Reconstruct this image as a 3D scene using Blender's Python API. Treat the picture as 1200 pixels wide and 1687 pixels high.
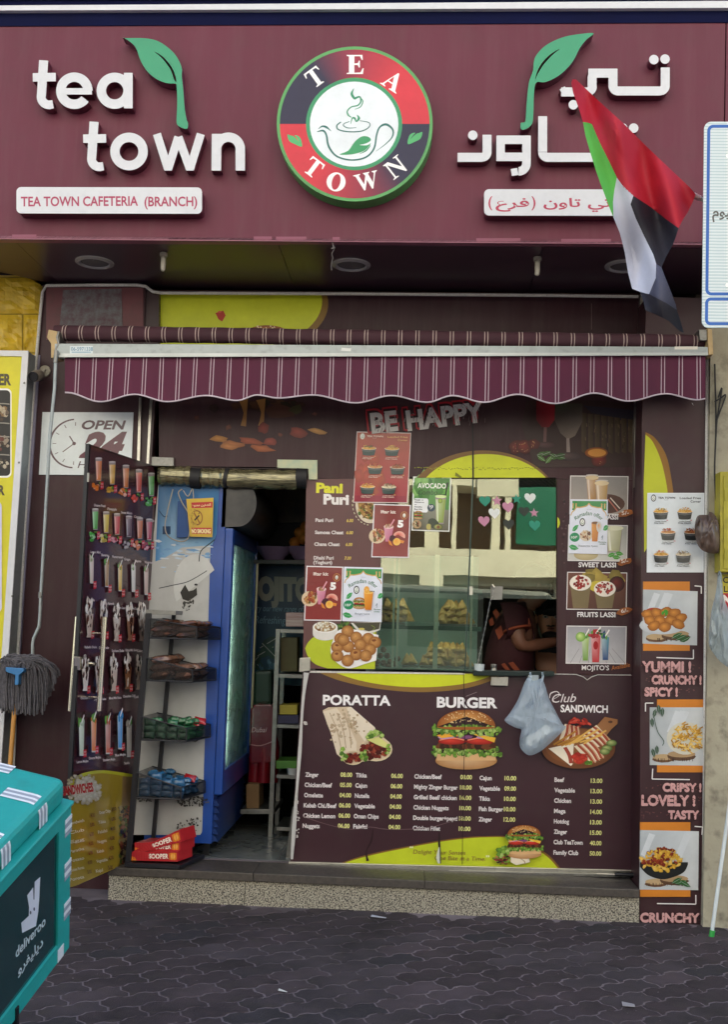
import bpy, bmesh, math, random
import numpy as np
from mathutils import Vector, Matrix, noise
from mathutils.geometry import tessellate_polygon
R = random.Random(7)
S = bpy.context.scene
for o in list(bpy.data.objects): bpy.data.objects.remove(o)
COL = S.collection
# ---------------------------------------------------------------- camera
FOC, CX, CY = 1750.0, 600.0, 843.5            # in pixels of the 1200-wide photograph
yaw, pitch, roll = 0.05416576, 0.10333449, 0.02968997
CAM = Vector((0, -5.6, 1.5))
fw = Vector((-math.sin(yaw)*math.cos(pitch), math.cos(yaw)*math.cos(pitch), math.sin(pitch)))
r0 = Vector((math.cos(yaw), math.sin(yaw), 0)); u0 = r0.cross(fw)
rt = math.cos(roll)*r0 + math.sin(roll)*u0
up = -math.sin(roll)*r0 + math.cos(roll)*u0
cd = bpy.data.cameras.new('camera'); cam = bpy.data.objects.new('camera', cd); COL.objects.link(cam)
m = Matrix((rt, up, -fw)).transposed().to_4x4(); m.translation = CAM; cam.matrix_world = m
cd.sensor_fit = 'HORIZONTAL'; cd.sensor_width = 36; cd.lens = FOC/1200*36
cd.clip_start = 0.05; cd.clip_end = 400
S.camera = cam
# ---------------------------------------------------------------- world, sun, exposure
SUN_EL, SUN_AZ = math.radians(48), math.radians(18)   # the sun stands behind the shop, so the shop front is in open shade
w = bpy.data.worlds.new('World'); S.world = w; w.use_nodes = True
nt = w.node_tree; bg = nt.nodes['Background']; sk = nt.nodes.new('ShaderNodeTexSky')
sk.sky_type = 'NISHITA'; sk.sun_disc = False; sk.sun_elevation = SUN_EL; sk.sun_rotation = SUN_AZ
sk.air_density = 1.0; sk.dust_density = 1.0; sk.ozone_density = 1.0
nt.links.new(sk.outputs[0], bg.inputs[0]); bg.inputs[1].default_value = 0.15
sl = bpy.data.lights.new('sun', 'SUN'); sl.energy = 5.0; sl.angle = math.radians(.5); sl.color = (1, .97, .93)
so = bpy.data.objects.new('sun', sl); COL.objects.link(so)
sd = Vector((math.sin(SUN_AZ)*math.cos(SUN_EL), math.cos(SUN_AZ)*math.cos(SUN_EL), math.sin(SUN_EL)))
so.rotation_euler = sd.to_track_quat('Z', 'Y').to_euler()
S.view_settings.view_transform = 'Standard'; S.view_settings.look = 'None'
S.view_settings.exposure = 1.60; S.view_settings.gamma = 1; S.view_settings.use_curve_mapping = False
S.render.engine = 'CYCLES'
S.cycles.max_bounces = 7; S.cycles.diffuse_bounces = 4; S.cycles.transparent_max_bounces = 12
S.cycles.caustics_reflective = False; S.cycles.caustics_refractive = False
try: S.cycles.use_denoising = True
except Exception: pass

# ---------------------------------------------------------------- helpers
def ray(px, py): return rt*(px-CX) - up*(py-CY) + fw*FOC
def U(px, py, y=0.0):
    d = ray(px, py); return CAM + d*((y-CAM.y)/d.y)
def UZ(px, py, z):
    d = ray(px, py); return CAM + d*((z-CAM.z)/d.z)
def UP(px, py, P, N):
    d = ray(px, py); return CAM + d*((P-CAM).dot(N)/d.dot(N))
def UD(px, py, dist):
    return CAM + ray(px, py)*(dist/FOC)
def lin(h):
    if not isinstance(h, str): return tuple(h)[:3]
    h = h.lstrip('#'); o = []
    for i in (0, 2, 4):
        v = int(h[i:i+2], 16)/255; o.append(v/12.92 if v <= .04045 else ((v+.055)/1.055)**2.4)
    return tuple(o)
def mixc(a, b, t):
    a, b = lin(a), lin(b); return tuple(a[i]*(1-t)+b[i]*t for i in range(3))
MATS = {}
def mat(name, col='#888888', rough=.6, metal=0, var=.12, vs=3.0, bump=0, bs=60, spec=.5, col2=None, emit=0, alpha=1, dirt=0, coat=0, stretch=None, world=False, streak=0):
    if name in MATS: return MATS[name]
    m = bpy.data.materials.new(name); m.use_nodes = True; t = m.node_tree; b = t.nodes['Principled BSDF']
    L = t.links.new; N = t.nodes.new
    tc = N('ShaderNodeTexCoord'); mp = N('ShaderNodeMapping'); PO = N('ShaderNodeNewGeometry').outputs['Position'] if world else tc.outputs['Object']; L(PO, mp.inputs[0])
    if stretch: mp.inputs['Scale'].default_value = stretch
    nz = N('ShaderNodeTexNoise'); nz.inputs['Scale'].default_value = vs; nz.inputs['Detail'].default_value = 8; nz.inputs['Roughness'].default_value = .65
    L(mp.outputs[0], nz.inputs[0])
    c1 = lin(col); c2 = lin(col2) if col2 else tuple(v*(1-2*var) for v in c1)
    mx = N('ShaderNodeMix'); mx.data_type = 'RGBA'
    rp = N('ShaderNodeMapRange'); rp.inputs[1].default_value = .3; rp.inputs[2].default_value = .7
    L(nz.outputs[0], rp.inputs[0]); L(rp.outputs[0], mx.inputs[0])
    mx.inputs[6].default_value = (*c2, 1); mx.inputs[7].default_value = (*c1, 1) if col2 else (*[v*(1+var) for v in c1], 1)
    out = mx.outputs[2]
    if dirt:
        n2 = N('ShaderNodeTexNoise'); n2.inputs['Scale'].default_value = vs*6; n2.inputs['Detail'].default_value = 10
        L(PO, n2.inputs[0]); r2 = N('ShaderNodeMapRange'); r2.inputs[1].default_value = .52; r2.inputs[2].default_value = .75; r2.inputs[4].default_value = dirt
        L(n2.outputs[0], r2.inputs[0]); m2 = N('ShaderNodeMix'); m2.data_type = 'RGBA'; L(r2.outputs[0], m2.inputs[0]); L(out, m2.inputs[6]); m2.inputs[7].default_value = (.06, .05, .04, 1); out = m2.outputs[2]
    if streak:
        m3 = N('ShaderNodeMapping'); m3.inputs['Scale'].default_value = (5, 1, .5); L(PO, m3.inputs[0]); n4 = N('ShaderNodeTexNoise'); n4.inputs['Scale'].default_value = 2.2; n4.inputs['Detail'].default_value = 9; n4.inputs['Roughness'].default_value = .7; L(m3.outputs[0], n4.inputs[0])
        r4 = N('ShaderNodeMapRange'); r4.inputs[1].default_value = .45; r4.inputs[2].default_value = .8; r4.inputs[4].default_value = streak; L(n4.outputs[0], r4.inputs[0])
        m4 = N('ShaderNodeMix'); m4.data_type = 'RGBA'; L(r4.outputs[0], m4.inputs[0]); L(out, m4.inputs[6]); m4.inputs[7].default_value = (.42, .38, .36, 1); out = m4.outputs[2]
    L(out, b.inputs['Base Color'])
    rr = N('ShaderNodeMapRange'); rr.inputs[3].default_value = max(.02, rough*.8); rr.inputs[4].default_value = min(1, rough*1.2+.02); L(nz.outputs[0], rr.inputs[0]); L(rr.outputs[0], b.inputs['Roughness'])
    b.inputs['Metallic'].default_value = metal; b.inputs['Specular IOR Level'].default_value = spec
    if coat: b.inputs['Coat Weight'].default_value = coat; b.inputs['Coat Roughness'].default_value = .08
    if alpha < 1: b.inputs['Alpha'].default_value = alpha
    if emit: b.inputs['Emission Color'].default_value = (*c1, 1); b.inputs['Emission Strength'].default_value = emit
    if bump:
        n3 = N('ShaderNodeTexNoise'); n3.inputs['Scale'].default_value = bs; n3.inputs['Detail'].default_value = 6; L(mp.outputs[0], n3.inputs[0])
        bp = N('ShaderNodeBump'); bp.inputs['Strength'].default_value = bump; bp.inputs['Distance'].default_value = .01
        L(n3.outputs[0], bp.inputs['Height']); L(bp.outputs[0], b.inputs['Normal'])
    MATS[name] = m; return m
def inkmat(name, rough=.4, wear=.0, coat=0):
    m = bpy.data.materials.new(name); m.use_nodes = True; t = m.node_tree; b = t.nodes['Principled BSDF']; L = t.links.new; N = t.nodes.new
    a = N('ShaderNodeAttribute'); a.attribute_name = 'ink'
    tc = N('ShaderNodeTexCoord'); nz = N('ShaderNodeTexNoise'); nz.inputs['Scale'].default_value = 5; nz.inputs['Detail'].default_value = 9; nz.inputs['Roughness'].default_value = .7; L(tc.outputs['Object'], nz.inputs[0])
    mr = N('ShaderNodeMapRange'); mr.inputs[1].default_value = .3; mr.inputs[2].default_value = .7; mr.inputs[3].default_value = .98; mr.inputs[4].default_value = 1.2; L(nz.outputs[0], mr.inputs[0])
    h = N('ShaderNodeVectorMath'); h.operation = 'SCALE'; L(a.outputs['Color'], h.inputs[0]); L(mr.outputs[0], h.inputs['Scale'])
    out = h.outputs[0]
    if wear:
        n2 = N('ShaderNodeTexNoise'); n2.inputs['Scale'].default_value = 26; n2.inputs['Detail'].default_value = 12; n2.inputs['Roughness'].default_value = .75; L(tc.outputs['Object'], n2.inputs[0])
        r2 = N('ShaderNodeMapRange'); r2.inputs[1].default_value = .66; r2.inputs[2].default_value = .74; r2.inputs[4].default_value = wear; L(n2.outputs[0], r2.inputs[0])
        mx = N('ShaderNodeMix'); mx.data_type = 'RGBA'; L(r2.outputs[0], mx.inputs[0]); L(out, mx.inputs[6]); mx.inputs[7].default_value = (.35, .3, .28, 1); out = mx.outputs[2]
    L(out, b.inputs['Base Color']); b.inputs['Roughness'].default_value = rough; b.inputs['Specular IOR Level'].default_value = .35
    rr = N('ShaderNodeMapRange'); rr.inputs[3].default_value = rough*.7; rr.inputs[4].default_value = rough*1.3; L(nz.outputs[0], rr.inputs[0]); L(rr.outputs[0], b.inputs['Roughness'])
    if coat: b.inputs['Coat Weight'].default_value = coat; b.inputs['Coat Roughness'].default_value = .05
    n3 = N('ShaderNodeTexNoise'); n3.inputs['Scale'].default_value = 9; n3.inputs['Detail'].default_value = 3; L(tc.outputs['Object'], n3.inputs[0])
    bp = N('ShaderNodeBump'); bp.inputs['Strength'].default_value = .12; bp.inputs['Distance'].default_value = .004; L(n3.outputs[0], bp.inputs['Height']); L(bp.outputs[0], b.inputs['Normal'])
    MATS[name] = m; return m
def glassmat(name, tint='#e8f2ee', refl=1.0, rough=.0, dust=.04, ior=1.5, fog=False, rtint=(1, 1, 1)):
    m = bpy.data.materials.new(name); m.use_nodes = True; t = m.node_tree; L = t.links.new; N = t.nodes.new
    for n in list(t.nodes): t.nodes.remove(n)
    o = N('ShaderNodeOutputMaterial'); tr = N('ShaderNodeBsdfTransparent'); gl = N('ShaderNodeBsdfGlossy'); fr = N('ShaderNodeFresnel'); mx = N('ShaderNodeMixShader')
    fr.inputs[0].default_value = ior; gl.inputs['Roughness'].default_value = rough; gl.inputs['Color'].default_value = (*rtint, 1); tr.inputs[0].default_value = (*lin(tint), 1)
    ml = N('ShaderNodeMath'); ml.operation = 'MULTIPLY'; ml.inputs[1].default_value = refl; L(fr.outputs[0], ml.inputs[0])
    bn = N('ShaderNodeTexNoise'); bn.inputs['Scale'].default_value = 2.5; bn.inputs['Detail'].default_value = 2; bt = N('ShaderNodeTexCoord'); L(bt.outputs['Object'], bn.inputs[0]); bb_ = N('ShaderNodeBump'); bb_.inputs['Strength'].default_value = .018; bb_.inputs['Distance'].default_value = .02; L(bn.outputs[0], bb_.inputs['Height']); L(bb_.outputs[0], gl.inputs['Normal'])
    L(ml.outputs[0], mx.inputs[0]); L(tr.outputs[0], mx.inputs[1]); L(gl.outputs[0], mx.inputs[2])
    df = N('ShaderNodeBsdfTranslucent' if fog else 'ShaderNodeBsdfDiffuse'); df.inputs[0].default_value = (.75, .88, .82, 1) if fog else (.5, .5, .46, 1); nz = N('ShaderNodeTexNoise'); nz.inputs['Scale'].default_value = 8; nz.inputs['Detail'].default_value = 8
    tc = N('ShaderNodeTexCoord'); L(tc.outputs['Object'], nz.inputs[0]); dm = N('ShaderNodeMath'); dm.operation = 'MULTIPLY'; dm.inputs[1].default_value = dust; L(nz.outputs[0], dm.inputs[0])
    m2 = N('ShaderNodeMixShader'); L(dm.outputs[0], m2.inputs[0]); L(mx.outputs[0], m2.inputs[1]); L(df.outputs[0], m2.inputs[2]); L(m2.outputs[0], o.inputs[0])
    MATS[name] = m; return m
WL = {}
def wloc(o): return WL.get(o.name, Vector((0, 0, 0)))
def tag(o, label=None, cat=None, group=None, kind=None):
    if label: o['label'] = label
    if cat: o['category'] = cat
    if group: o['group'] = group
    if kind: o['kind'] = kind
    return o
def thing(name, label, cat, loc=(0, 0, 0), group=None):
    o = bpy.data.objects.new(name, None); COL.objects.link(o); o.empty_display_size = .05
    o.location = Vector(loc); WL[o.name] = Vector(loc); return tag(o, label, cat, group)
def link(name, me, loc, parent=None):
    o = bpy.data.objects.new(name, me); COL.objects.link(o); WL[o.name] = Vector(loc)
    if parent: o.parent = parent; o.location = Vector(loc)-wloc(parent)
    else: o.location = Vector(loc)
    return o
class MB:
    def __init__(s): s.v = []; s.f = []; s.mi = []; s.col = []; s.cur = 0
    def face(s, pts, col=None):
        i = len(s.v); s.v += [Vector(p) for p in pts]; s.f.append(tuple(range(i, i+len(pts)))); s.mi.append(s.cur)
        if col is not None: s.col += (col if isinstance(col, list) else [col]*len(pts))
    def add(s, vs, fs):
        i = len(s.v); s.v += [Vector(p) for p in vs]; s.f += [tuple(a+i for a in f) for f in fs]; s.mi += [s.cur]*len(fs); return s
    def prism(s, front, off, holes=None):
        """front: list of world points; off: vector to the back"""
        off = Vector(off); loops = [front]+(holes or [])
        allp = [p for l in loops for p in l]; n = len(allp)
        tris = tessellate_polygon([[Vector(p) for p in l] for l in loops]) if (holes or len(front) > 4) else ([(0, 1, 2, 3)] if n == 4 else [(0, 1, 2)])
        fs = [tuple(t) for t in tris]+[tuple(a+n for a in reversed(t)) for t in tris]
        k = 0
        for l in loops:
            m_ = len(l)
            for i in range(m_):
                a, b = k+i, k+(i+1) % m_; fs.append((a, a+n, b+n, b))
            k += m_
        return s.add(list(allp)+[Vector(p)+off for p in allp], fs)
    def box(s, a, b):
        x0, y0, z0 = a; x1, y1, z1 = b
        v = [(x0,y0,z0),(x1,y0,z0),(x1,y1,z0),(x0,y1,z0),(x0,y0,z1),(x1,y0,z1),(x1,y1,z1),(x0,y1,z1)]
        return s.add(v, [(0,3,2,1),(4,5,6,7),(0,1,5,4),(1,2,6,5),(2,3,7,6),(3,0,4,7)])
    def tube(s, pts, r, n=8, cap=True):
        pts = [Vector(p) for p in pts]; rs = r if isinstance(r, (list, tuple)) else [r]*len(pts)
        vs = []; ref = None
        for i, p in enumerate(pts):
            d = (pts[min(i+1, len(pts)-1)]-pts[max(i-1, 0)]).normalized()
            if ref is None: ref = d.orthogonal().normalized()
            a = (ref-d*ref.dot(d)).normalized(); ref = a; b = d.cross(a)
            vs += [p+(a*math.cos(2*math.pi*k/n)+b*math.sin(2*math.pi*k/n))*rs[i] for k in range(n)]
        fs = []
        for i in range(len(pts)-1):
            for k in range(n): fs.append((i*n+k, i*n+(k+1) % n, (i+1)*n+(k+1) % n, (i+1)*n+k))
        if cap: fs += [tuple(reversed(range(n))), tuple(range((len(pts)-1)*n, len(pts)*n))]
        return s.add(vs, fs)
    def lathe(s, prof, c=(0, 0, 0), ax=(0, 0, 1), n=24):
        c = Vector(c); ax = Vector(ax).normalized(); a = ax.orthogonal().normalized(); b = ax.cross(a); vs = []
        for r, h in prof: vs += [c+ax*h+(a*math.cos(2*math.pi*k/n)+b*math.sin(2*math.pi*k/n))*r for k in range(n)]
        fs = []
        for i in range(len(prof)-1):
            for k in range(n): fs.append((i*n+k, i*n+(k+1) % n, (i+1)*n+(k+1) % n, (i+1)*n+k))
        fs += [tuple(reversed(range(n))), tuple(range((len(prof)-1)*n, len(prof)*n))]
        return s.add(vs, fs)
    def build(s, name, mats, parent=None, bevel=0, smooth=False, label=None, seg=2, org=None):
        if not isinstance(mats, (list, tuple)): mats = [mats]
        lo = Vector([min(v[i] for v in s.v) for i in range(3)]); hi = Vector([max(v[i] for v in s.v) for i in range(3)])
        c = Vector(org) if org else Vector(((lo.x+hi.x)/2, (lo.y+hi.y)/2, lo.z))
        me = bpy.data.meshes.new(name); me.from_pydata([v-c for v in s.v], [], s.f)
        for m_ in mats: me.materials.append(m_)
        me.polygons.foreach_set('material_index', s.mi)
        if s.col:
            at = me.color_attributes.new('ink', 'FLOAT_COLOR', 'CORNER')
            cc = []
            for k in s.col: cc += [k[0], k[1], k[2], 1]
            at.data.foreach_set('color', cc)
        if not s.col:
            bm = bmesh.new(); bm.from_mesh(me); bmesh.ops.recalc_face_normals(bm, faces=bm.faces)
            if bevel:
                bmesh.ops.remove_doubles(bm, verts=bm.verts, dist=1e-5)
                es = [e for e in bm.edges if len(e.link_faces) == 2 and e.calc_face_angle(0) > .5]
                try: bmesh.ops.bevel(bm, geom=es, offset=bevel, segments=seg, affect='EDGES', profile=.6, clamp_overlap=True)
                except Exception: pass
            bm.to_mesh(me); bm.free()
        if smooth:
            me.polygons.foreach_set('use_smooth', [True]*len(me.polygons))
            try: me.set_sharp_from_angle(angle=math.radians(40))
            except Exception: pass
        me.update(); o = link(name, me, c, parent)
        if label: o['label'] = label
        return o
def slab(name, pts, y, t, m_, parent=None, bevel=0, label=None, holes=None):
    b = MB(); b.prism([U(px, py, y) for px, py in pts], (0, t, 0), [[U(px, py, y) for px, py in h] for h in holes] if holes else None)
    return b.build(name, m_, parent, bevel, label=label)
def boxo(name, a, b_, m_, parent=None, bevel=0, label=None): return MB().box(a, b_).build(name, m_, parent, bevel, label=label)
def tubeo(name, pts, r, m_, parent=None, n=8, label=None): return MB().tube(pts, r, n).build(name, m_, parent, smooth=True, label=label)
def dup(root, loc, rot=None, label=None, scale=None):
    r = root.copy(); COL.objects.link(r); r.location = loc; WL[r.name] = Vector(loc)
    if rot is not None: r.rotation_euler = rot
    if scale is not None: r.scale = scale
    if label: r['label'] = label
    for ch in list(root.children):
        c = ch.copy(); COL.objects.link(c); c.parent = r
        for g in list(ch.children):
            d = g.copy(); COL.objects.link(d); d.parent = c
    return r
def rect(x0, y0, x1, y1): return [(x0, y0), (x1, y0), (x1, y1), (x0, y1)]
def rrect(x0, y0, x1, y1, r, n=5):
    o = []
    for cx, cy, a0 in ((x1-r, y0+r, -90), (x1-r, y1-r, 0), (x0+r, y1-r, 90), (x0+r, y0+r, 180)):
        for k in range(n+1):
            a = math.radians(a0+90*k/n); o.append((cx+r*math.cos(a), cy+r*math.sin(a)))
    return o
def smoothp(pts, k=6, closed=False):
    P = [Vector((p[0], p[1], p[2] if len(p) > 2 else 0)) for p in pts]; n = len(P); o = []
    for i in range(n if closed else n-1):
        a, b, c, d = (P[(i-1) % n], P[i], P[(i+1) % n], P[(i+2) % n]) if closed else (P[max(i-1, 0)], P[i], P[i+1], P[min(i+2, n-1)])
        for j in range(k):
            t = j/k; o.append(.5*((2*b)+(c-a)*t+(2*a-5*b+4*c-d)*t*t+(3*b-a-3*c+d)*t**3))
    if not closed: o.append(P[-1])
    return o
# signed-field glyphs: unions of strokes turned into clean outlines
def seg_f(x0, y0, x1, y1, w, rnd=0):
    def f(X, Y):
        dx, dy = x1-x0, y1-y0; L = math.hypot(dx, dy); dx /= L; dy /= L
        a = (X-x0)*dx+(Y-y0)*dy; p = (X-x0)*(-dy)+(Y-y0)*dx
        return w/2-np.maximum(np.abs(p), np.abs(a-L/2)-L/2+w/2) if not rnd else w/2-np.hypot(p, a-np.clip(a, 0, L))
    return f
def ring_f(cx, cy, r, w, a0=0, a1=360):
    def f(X, Y):
        d = w/2-np.abs(np.hypot(X-cx, Y-cy)-r)
        if a1-a0 < 360:
            an = np.degrees(np.arctan2(Y-cy, X-cx)); an = (an-a0) % 360
            d = np.where(an <= a1-a0, d, -1)
        return d
    return f
def disc_f(cx, cy, r): return lambda X, Y: r-np.hypot(X-cx, Y-cy)
def outlines(fs, bb, st=.8):
    x0, y0, x1, y1 = bb; xs = np.arange(x0, x1+st, st); ys = np.arange(y0, y1+st, st); X, Y = np.meshgrid(xs, ys)
    F = np.full(X.shape, -9.0)
    for f in fs: F = np.maximum(F, f(X, Y))
    F = np.where(np.abs(F) < 1e-6, 1e-6, F); nx = {}
    def ip(i, j, k, l):
        a, b = F[j, i], F[l, k]; t = a/(a-b); return (round(float(xs[i]+(xs[k]-xs[i])*t), 4), round(float(ys[j]+(ys[l]-ys[j])*t), 4))
    for j in range(len(ys)-1):
        for i in range(len(xs)-1):
            c = (F[j, i] > 0)*1+(F[j, i+1] > 0)*2+(F[j+1, i+1] > 0)*4+(F[j+1, i] > 0)*8
            if c in (0, 15): continue
            T = lambda: ip(i, j, i+1, j); Rr = lambda: ip(i+1, j, i+1, j+1); B = lambda: ip(i, j+1, i+1, j+1); Lf = lambda: ip(i, j, i, j+1)
            tb = {1: [(Lf, T)], 2: [(T, Rr)], 3: [(Lf, Rr)], 4: [(Rr, B)], 5: [(Lf, T), (Rr, B)], 6: [(T, B)], 7: [(Lf, B)], 8: [(B, Lf)], 9: [(B, T)], 10: [(T, Rr), (B, Lf)], 11: [(B, Rr)], 12: [(Rr, Lf)], 13: [(Rr, T)], 14: [(T, Lf)]}
            for a, b in tb[c]: nx[a()] = b()
    loops = []
    while nx:
        a = next(iter(nx)); l = []
        while a in nx: l.append(a); a = nx.pop(a)
        if len(l) > 5:
            q = [l[0]]
            for i in range(1, len(l)-1):
                u, v, w_ = q[-1], l[i], l[i+1]
                if abs((v[0]-u[0])*(w_[1]-u[1])-(v[1]-u[1])*(w_[0]-u[0])) > .06: q.append(v)
            q.append(l[-1]); loops.append(q)
    def area(l): return sum(l[i][0]*l[(i+1) % len(l)][1]-l[(i+1) % len(l)][0]*l[i][1] for i in range(len(l)))/2
    loops.sort(key=lambda l: -abs(area(l))); sg = area(loops[0]) > 0
    outer = [l for l in loops if (area(l) > 0) == sg]; holes = [l for l in loops if (area(l) > 0) != sg]
    return outer, holes
def glyph(name, fs, bb, y, t, mats, parent, st=.8, label=None):
    outer, holes = outlines(fs, bb, st); b = MB()
    for l in outer:
        hs = [h for h in holes if min(p[0] for p in l) < h[0][0] < max(p[0] for p in l) and min(p[1] for p in l) < h[0][1] < max(p[1] for p in l)]
        b.prism([U(p[0], p[1], y) for p in l], (0, t, 0), [[U(p[0], p[1], y) for p in h] for h in hs] or None)
    o = b.build(name, mats, parent, label=label)
    if len(o.data.materials) > 1:
        for p in o.data.polygons: p.material_index = 0 if abs(p.normal.y) > .7 else 1
    return o
# text triangles from the built-in font, cached, in units of cap height with y up
TXT = {}
def text_tris(s, bold=0):
    k = (s, bold)
    if k in TXT: return TXT[k]
    c = bpy.data.curves.new('t', 'FONT'); c.body = s; c.size = 1; c.offset = bold; c.resolution_u = 3
    o = bpy.data.objects.new('t', c); COL.objects.link(o)
    me = o.evaluated_get(bpy.context.evaluated_depsgraph_get()).to_mesh()
    v = [(p.co.x, p.co.y) for p in me.vertices]; f = [tuple(p.vertices) for p in me.polygons]
    o.evaluated_get(bpy.context.evaluated_depsgraph_get()).to_mesh_clear(); bpy.data.objects.remove(o); bpy.data.curves.remove(c)
    TXT[k] = (v, f); return TXT[k]
class Print:
    """flat printed artwork, drawn in photo pixels (or a local frame) and laid on a real surface"""
    def __init__(s, mp, step=.00004, start=.0005): s.mp = mp; s.b = MB(); s.off = start; s.step = step; s.st = []
    def push(s, f): s.st.append(f)
    def pop(s): s.st.pop()
    def at(s, cx, cy, sx, sy=None, rot=0):
        sy = sx if sy is None else sy; c, n = math.cos(math.radians(rot)), math.sin(math.radians(rot))
        s.st.append(lambda x, y: (cx+x*sx*c-y*sy*n, cy+x*sx*n+y*sy*c)); return s
    def quad(s, q):
        """local unit square -> four pixels (tl, tr, br, bl)"""
        s.st.append(lambda x, y: ((q[0][0]*(1-x)+q[1][0]*x)*(1-y)+(q[3][0]*(1-x)+q[2][0]*x)*y, (q[0][1]*(1-x)+q[1][1]*x)*(1-y)+(q[3][1]*(1-x)+q[2][1]*x)*y)); return s
    def __enter__(s): return s
    def __exit__(s, *a): s.st.pop()
    def px(s, x, y):
        for f in reversed(s.st): x, y = f(x, y)
        return x, y
    def W(s, x, y): x, y = s.px(x, y); return s.mp(x, y, s.off)
    def poly(s, pts, col, cols=None):
        s.off += s.step; w_ = [s.W(p[0], p[1]) for p in pts]
        if len(w_) > 4:
            for t in tessellate_polygon([[Vector((p[0], p[1], 0)) for p in pts]]):
                s.b.face([w_[i] for i in t], [lin(cols[i]) if cols else lin(col) for i in t])
        else: s.b.face(w_, [lin(c) for c in cols] if cols else lin(col))
    def rect(s, x0, y0, x1, y1, col, c2=None): s.poly(rect(x0, y0, x1, y1), col, [col, col, c2, c2] if c2 else None)
    def frame(s, x0, y0, x1, y1, w_, col, wy=None):
        wy = wy or w_
        for r in ((x0, y0, x1, y0+wy), (x0, y1-wy, x1, y1), (x0, y0+wy, x0+w_, y1-wy), (x1-w_, y0+wy, x1, y1-wy)): s.rect(*r, col)
    def ell(s, cx, cy, rx, ry=None, col='#ffffff', a0=0, a1=360, n=24, c2=None, hx=-.2, hy=-.3, rin=0):
        """radial fan: col in the middle, c2 at the rim; rin makes it an annulus"""
        ry = rx if ry is None else ry; s.off += s.step; c2 = c2 or col; k = [math.radians(a0+(a1-a0)*i/n) for i in range(n+1)]
        for i in range(n):
            a, b = k[i], k[i+1]
            P = lambda t, q=1: s.W(cx+rx*q*math.cos(t), cy+ry*q*math.sin(t))
            if rin: s.b.face([P(a, rin), P(a), P(b), P(b, rin)], [lin(col), lin(c2), lin(c2), lin(col)])
            else: s.b.face([s.W(cx+rx*hx*(col != c2), cy+ry*hy*(col != c2)), P(a), P(b)], [lin(col), lin(c2), lin(c2)])
    def blob(s, cx, cy, rx, ry, col, j=.18, n=11, rot=0, c2=None):
        s.off += s.step; p = []; ph = R.random()*6; c, q = math.cos(rot), math.sin(rot)
        for i in range(n):
            a = 2*math.pi*i/n; r = 1+R.uniform(-j, j); x, y = rx*r*math.cos(a), ry*r*math.sin(a); p.append(s.W(cx+x*c-y*q, cy+x*q+y*c))
        ctr = s.W(cx-rx*.15, cy-ry*.2)
        for i in range(n): s.b.face([ctr, p[i], p[(i+1) % n]], [lin(col), lin(c2 or col), lin(c2 or col)])
    def spk(s, cx, cy, rx, ry, n, sz, cols, asp=1.0, rot=None, j=.25):
        for i in range(n):
            a = R.uniform(0, 6.283); r = math.sqrt(R.random()); k = R.uniform(.6, 1.2)*sz
            c = R.choice(cols); s.blob(cx+rx*r*math.cos(a), cy+ry*r*math.sin(a), k, k*asp, c, j, 7, R.uniform(0, 3.1) if rot is None else rot+R.uniform(-.3, .3), mixc(c, '#000000', .3))
    def line(s, pts, w_, col, sm=0, closed=False):
        if sm: pts = smoothp(pts, sm, closed)
        n = len(pts); ws = w_ if isinstance(w_, (list, tuple)) else None; L = []; Q = []
        s.off += s.step
        for i in range(n):
            a, b = pts[max(i-1, 0)], pts[min(i+1, n-1)]; dx, dy = b[0]-a[0], b[1]-a[1]; l = math.hypot(dx, dy) or 1
            if ws: t = i/(n-1)*(len(ws)-1); k = min(int(t), len(ws)-2); h = (ws[k]*(1-t+k)+ws[k+1]*(t-k))/2
            else: h = w_/2
            L.append(s.W(pts[i][0]-dy/l*h, pts[i][1]+dx/l*h)); Q.append(s.W(pts[i][0]+dy/l*h, pts[i][1]-dx/l*h))
        for i in range(n-1): s.b.face([L[i], L[i+1], Q[i+1], Q[i]], lin(col))
    def text(s, t, x, y, h, col, al='l', w=None, bold=0, shear=0, rot=0, path=None, cond=1):
        """h = cap height, (x, y) = baseline start; w = total width to fit"""
        v, f = text_tris(t, bold)
        if not f: return
        s.off += s.step; x0 = min(p[0] for p in v); x1 = max(p[0] for p in v); k = h/.69
        kx = (w/(x1-x0)) if w else k*cond; wd = (x1-x0)*kx; ox = {'l': 0, 'c': -wd/2, 'r': -wd}[al]
        c, q = math.cos(math.radians(rot)), math.sin(math.radians(rot)); P = []
        for a, b in v:
            lx = (a-x0)*kx+ox; ly = -b*k; lx -= ly*shear
            if path: X, Y, A = path(lx+x); P.append(s.W(X-math.sin(A)*ly, Y+math.cos(A)*ly))
            else: P.append(s.W(x+lx*c-ly*q, y+lx*q+ly*c))
        C3 = lin(col)
        for t_ in f: s.b.face([P[i] for i in t_], C3)
    def build(s, name, m_, parent=None, label=None): return s.b.build(name, m_, parent, label=label)
def onplane(y): return lambda px, py, off: U(px, py, y-off)
def paper(name, label, cat, q, y, draw, m_, t=.0015, parent=None, group=None, bg='#f2f2ee', bgs=None):
    """a printed sheet: thin real paper with artwork; draw(canvas) works in the unit square of the sheet"""
    c = Print(onplane(y)); w_ = [U(a, b, y) for a, b in q]; k = [Vector((0, t, 0))+p for p in w_]; B = lin(bg)
    c.b.face(w_, [lin(x) for x in bgs] if bgs else B); c.b.face(k[::-1], B)
    for i in range(4): c.b.face([w_[i], k[i], k[(i+1) % 4], w_[(i+1) % 4]], B)
    with c.quad(q): draw(c)
    o = c.build(name, m_, parent)
    if label: tag(o, label, cat, group)
    return o
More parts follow.
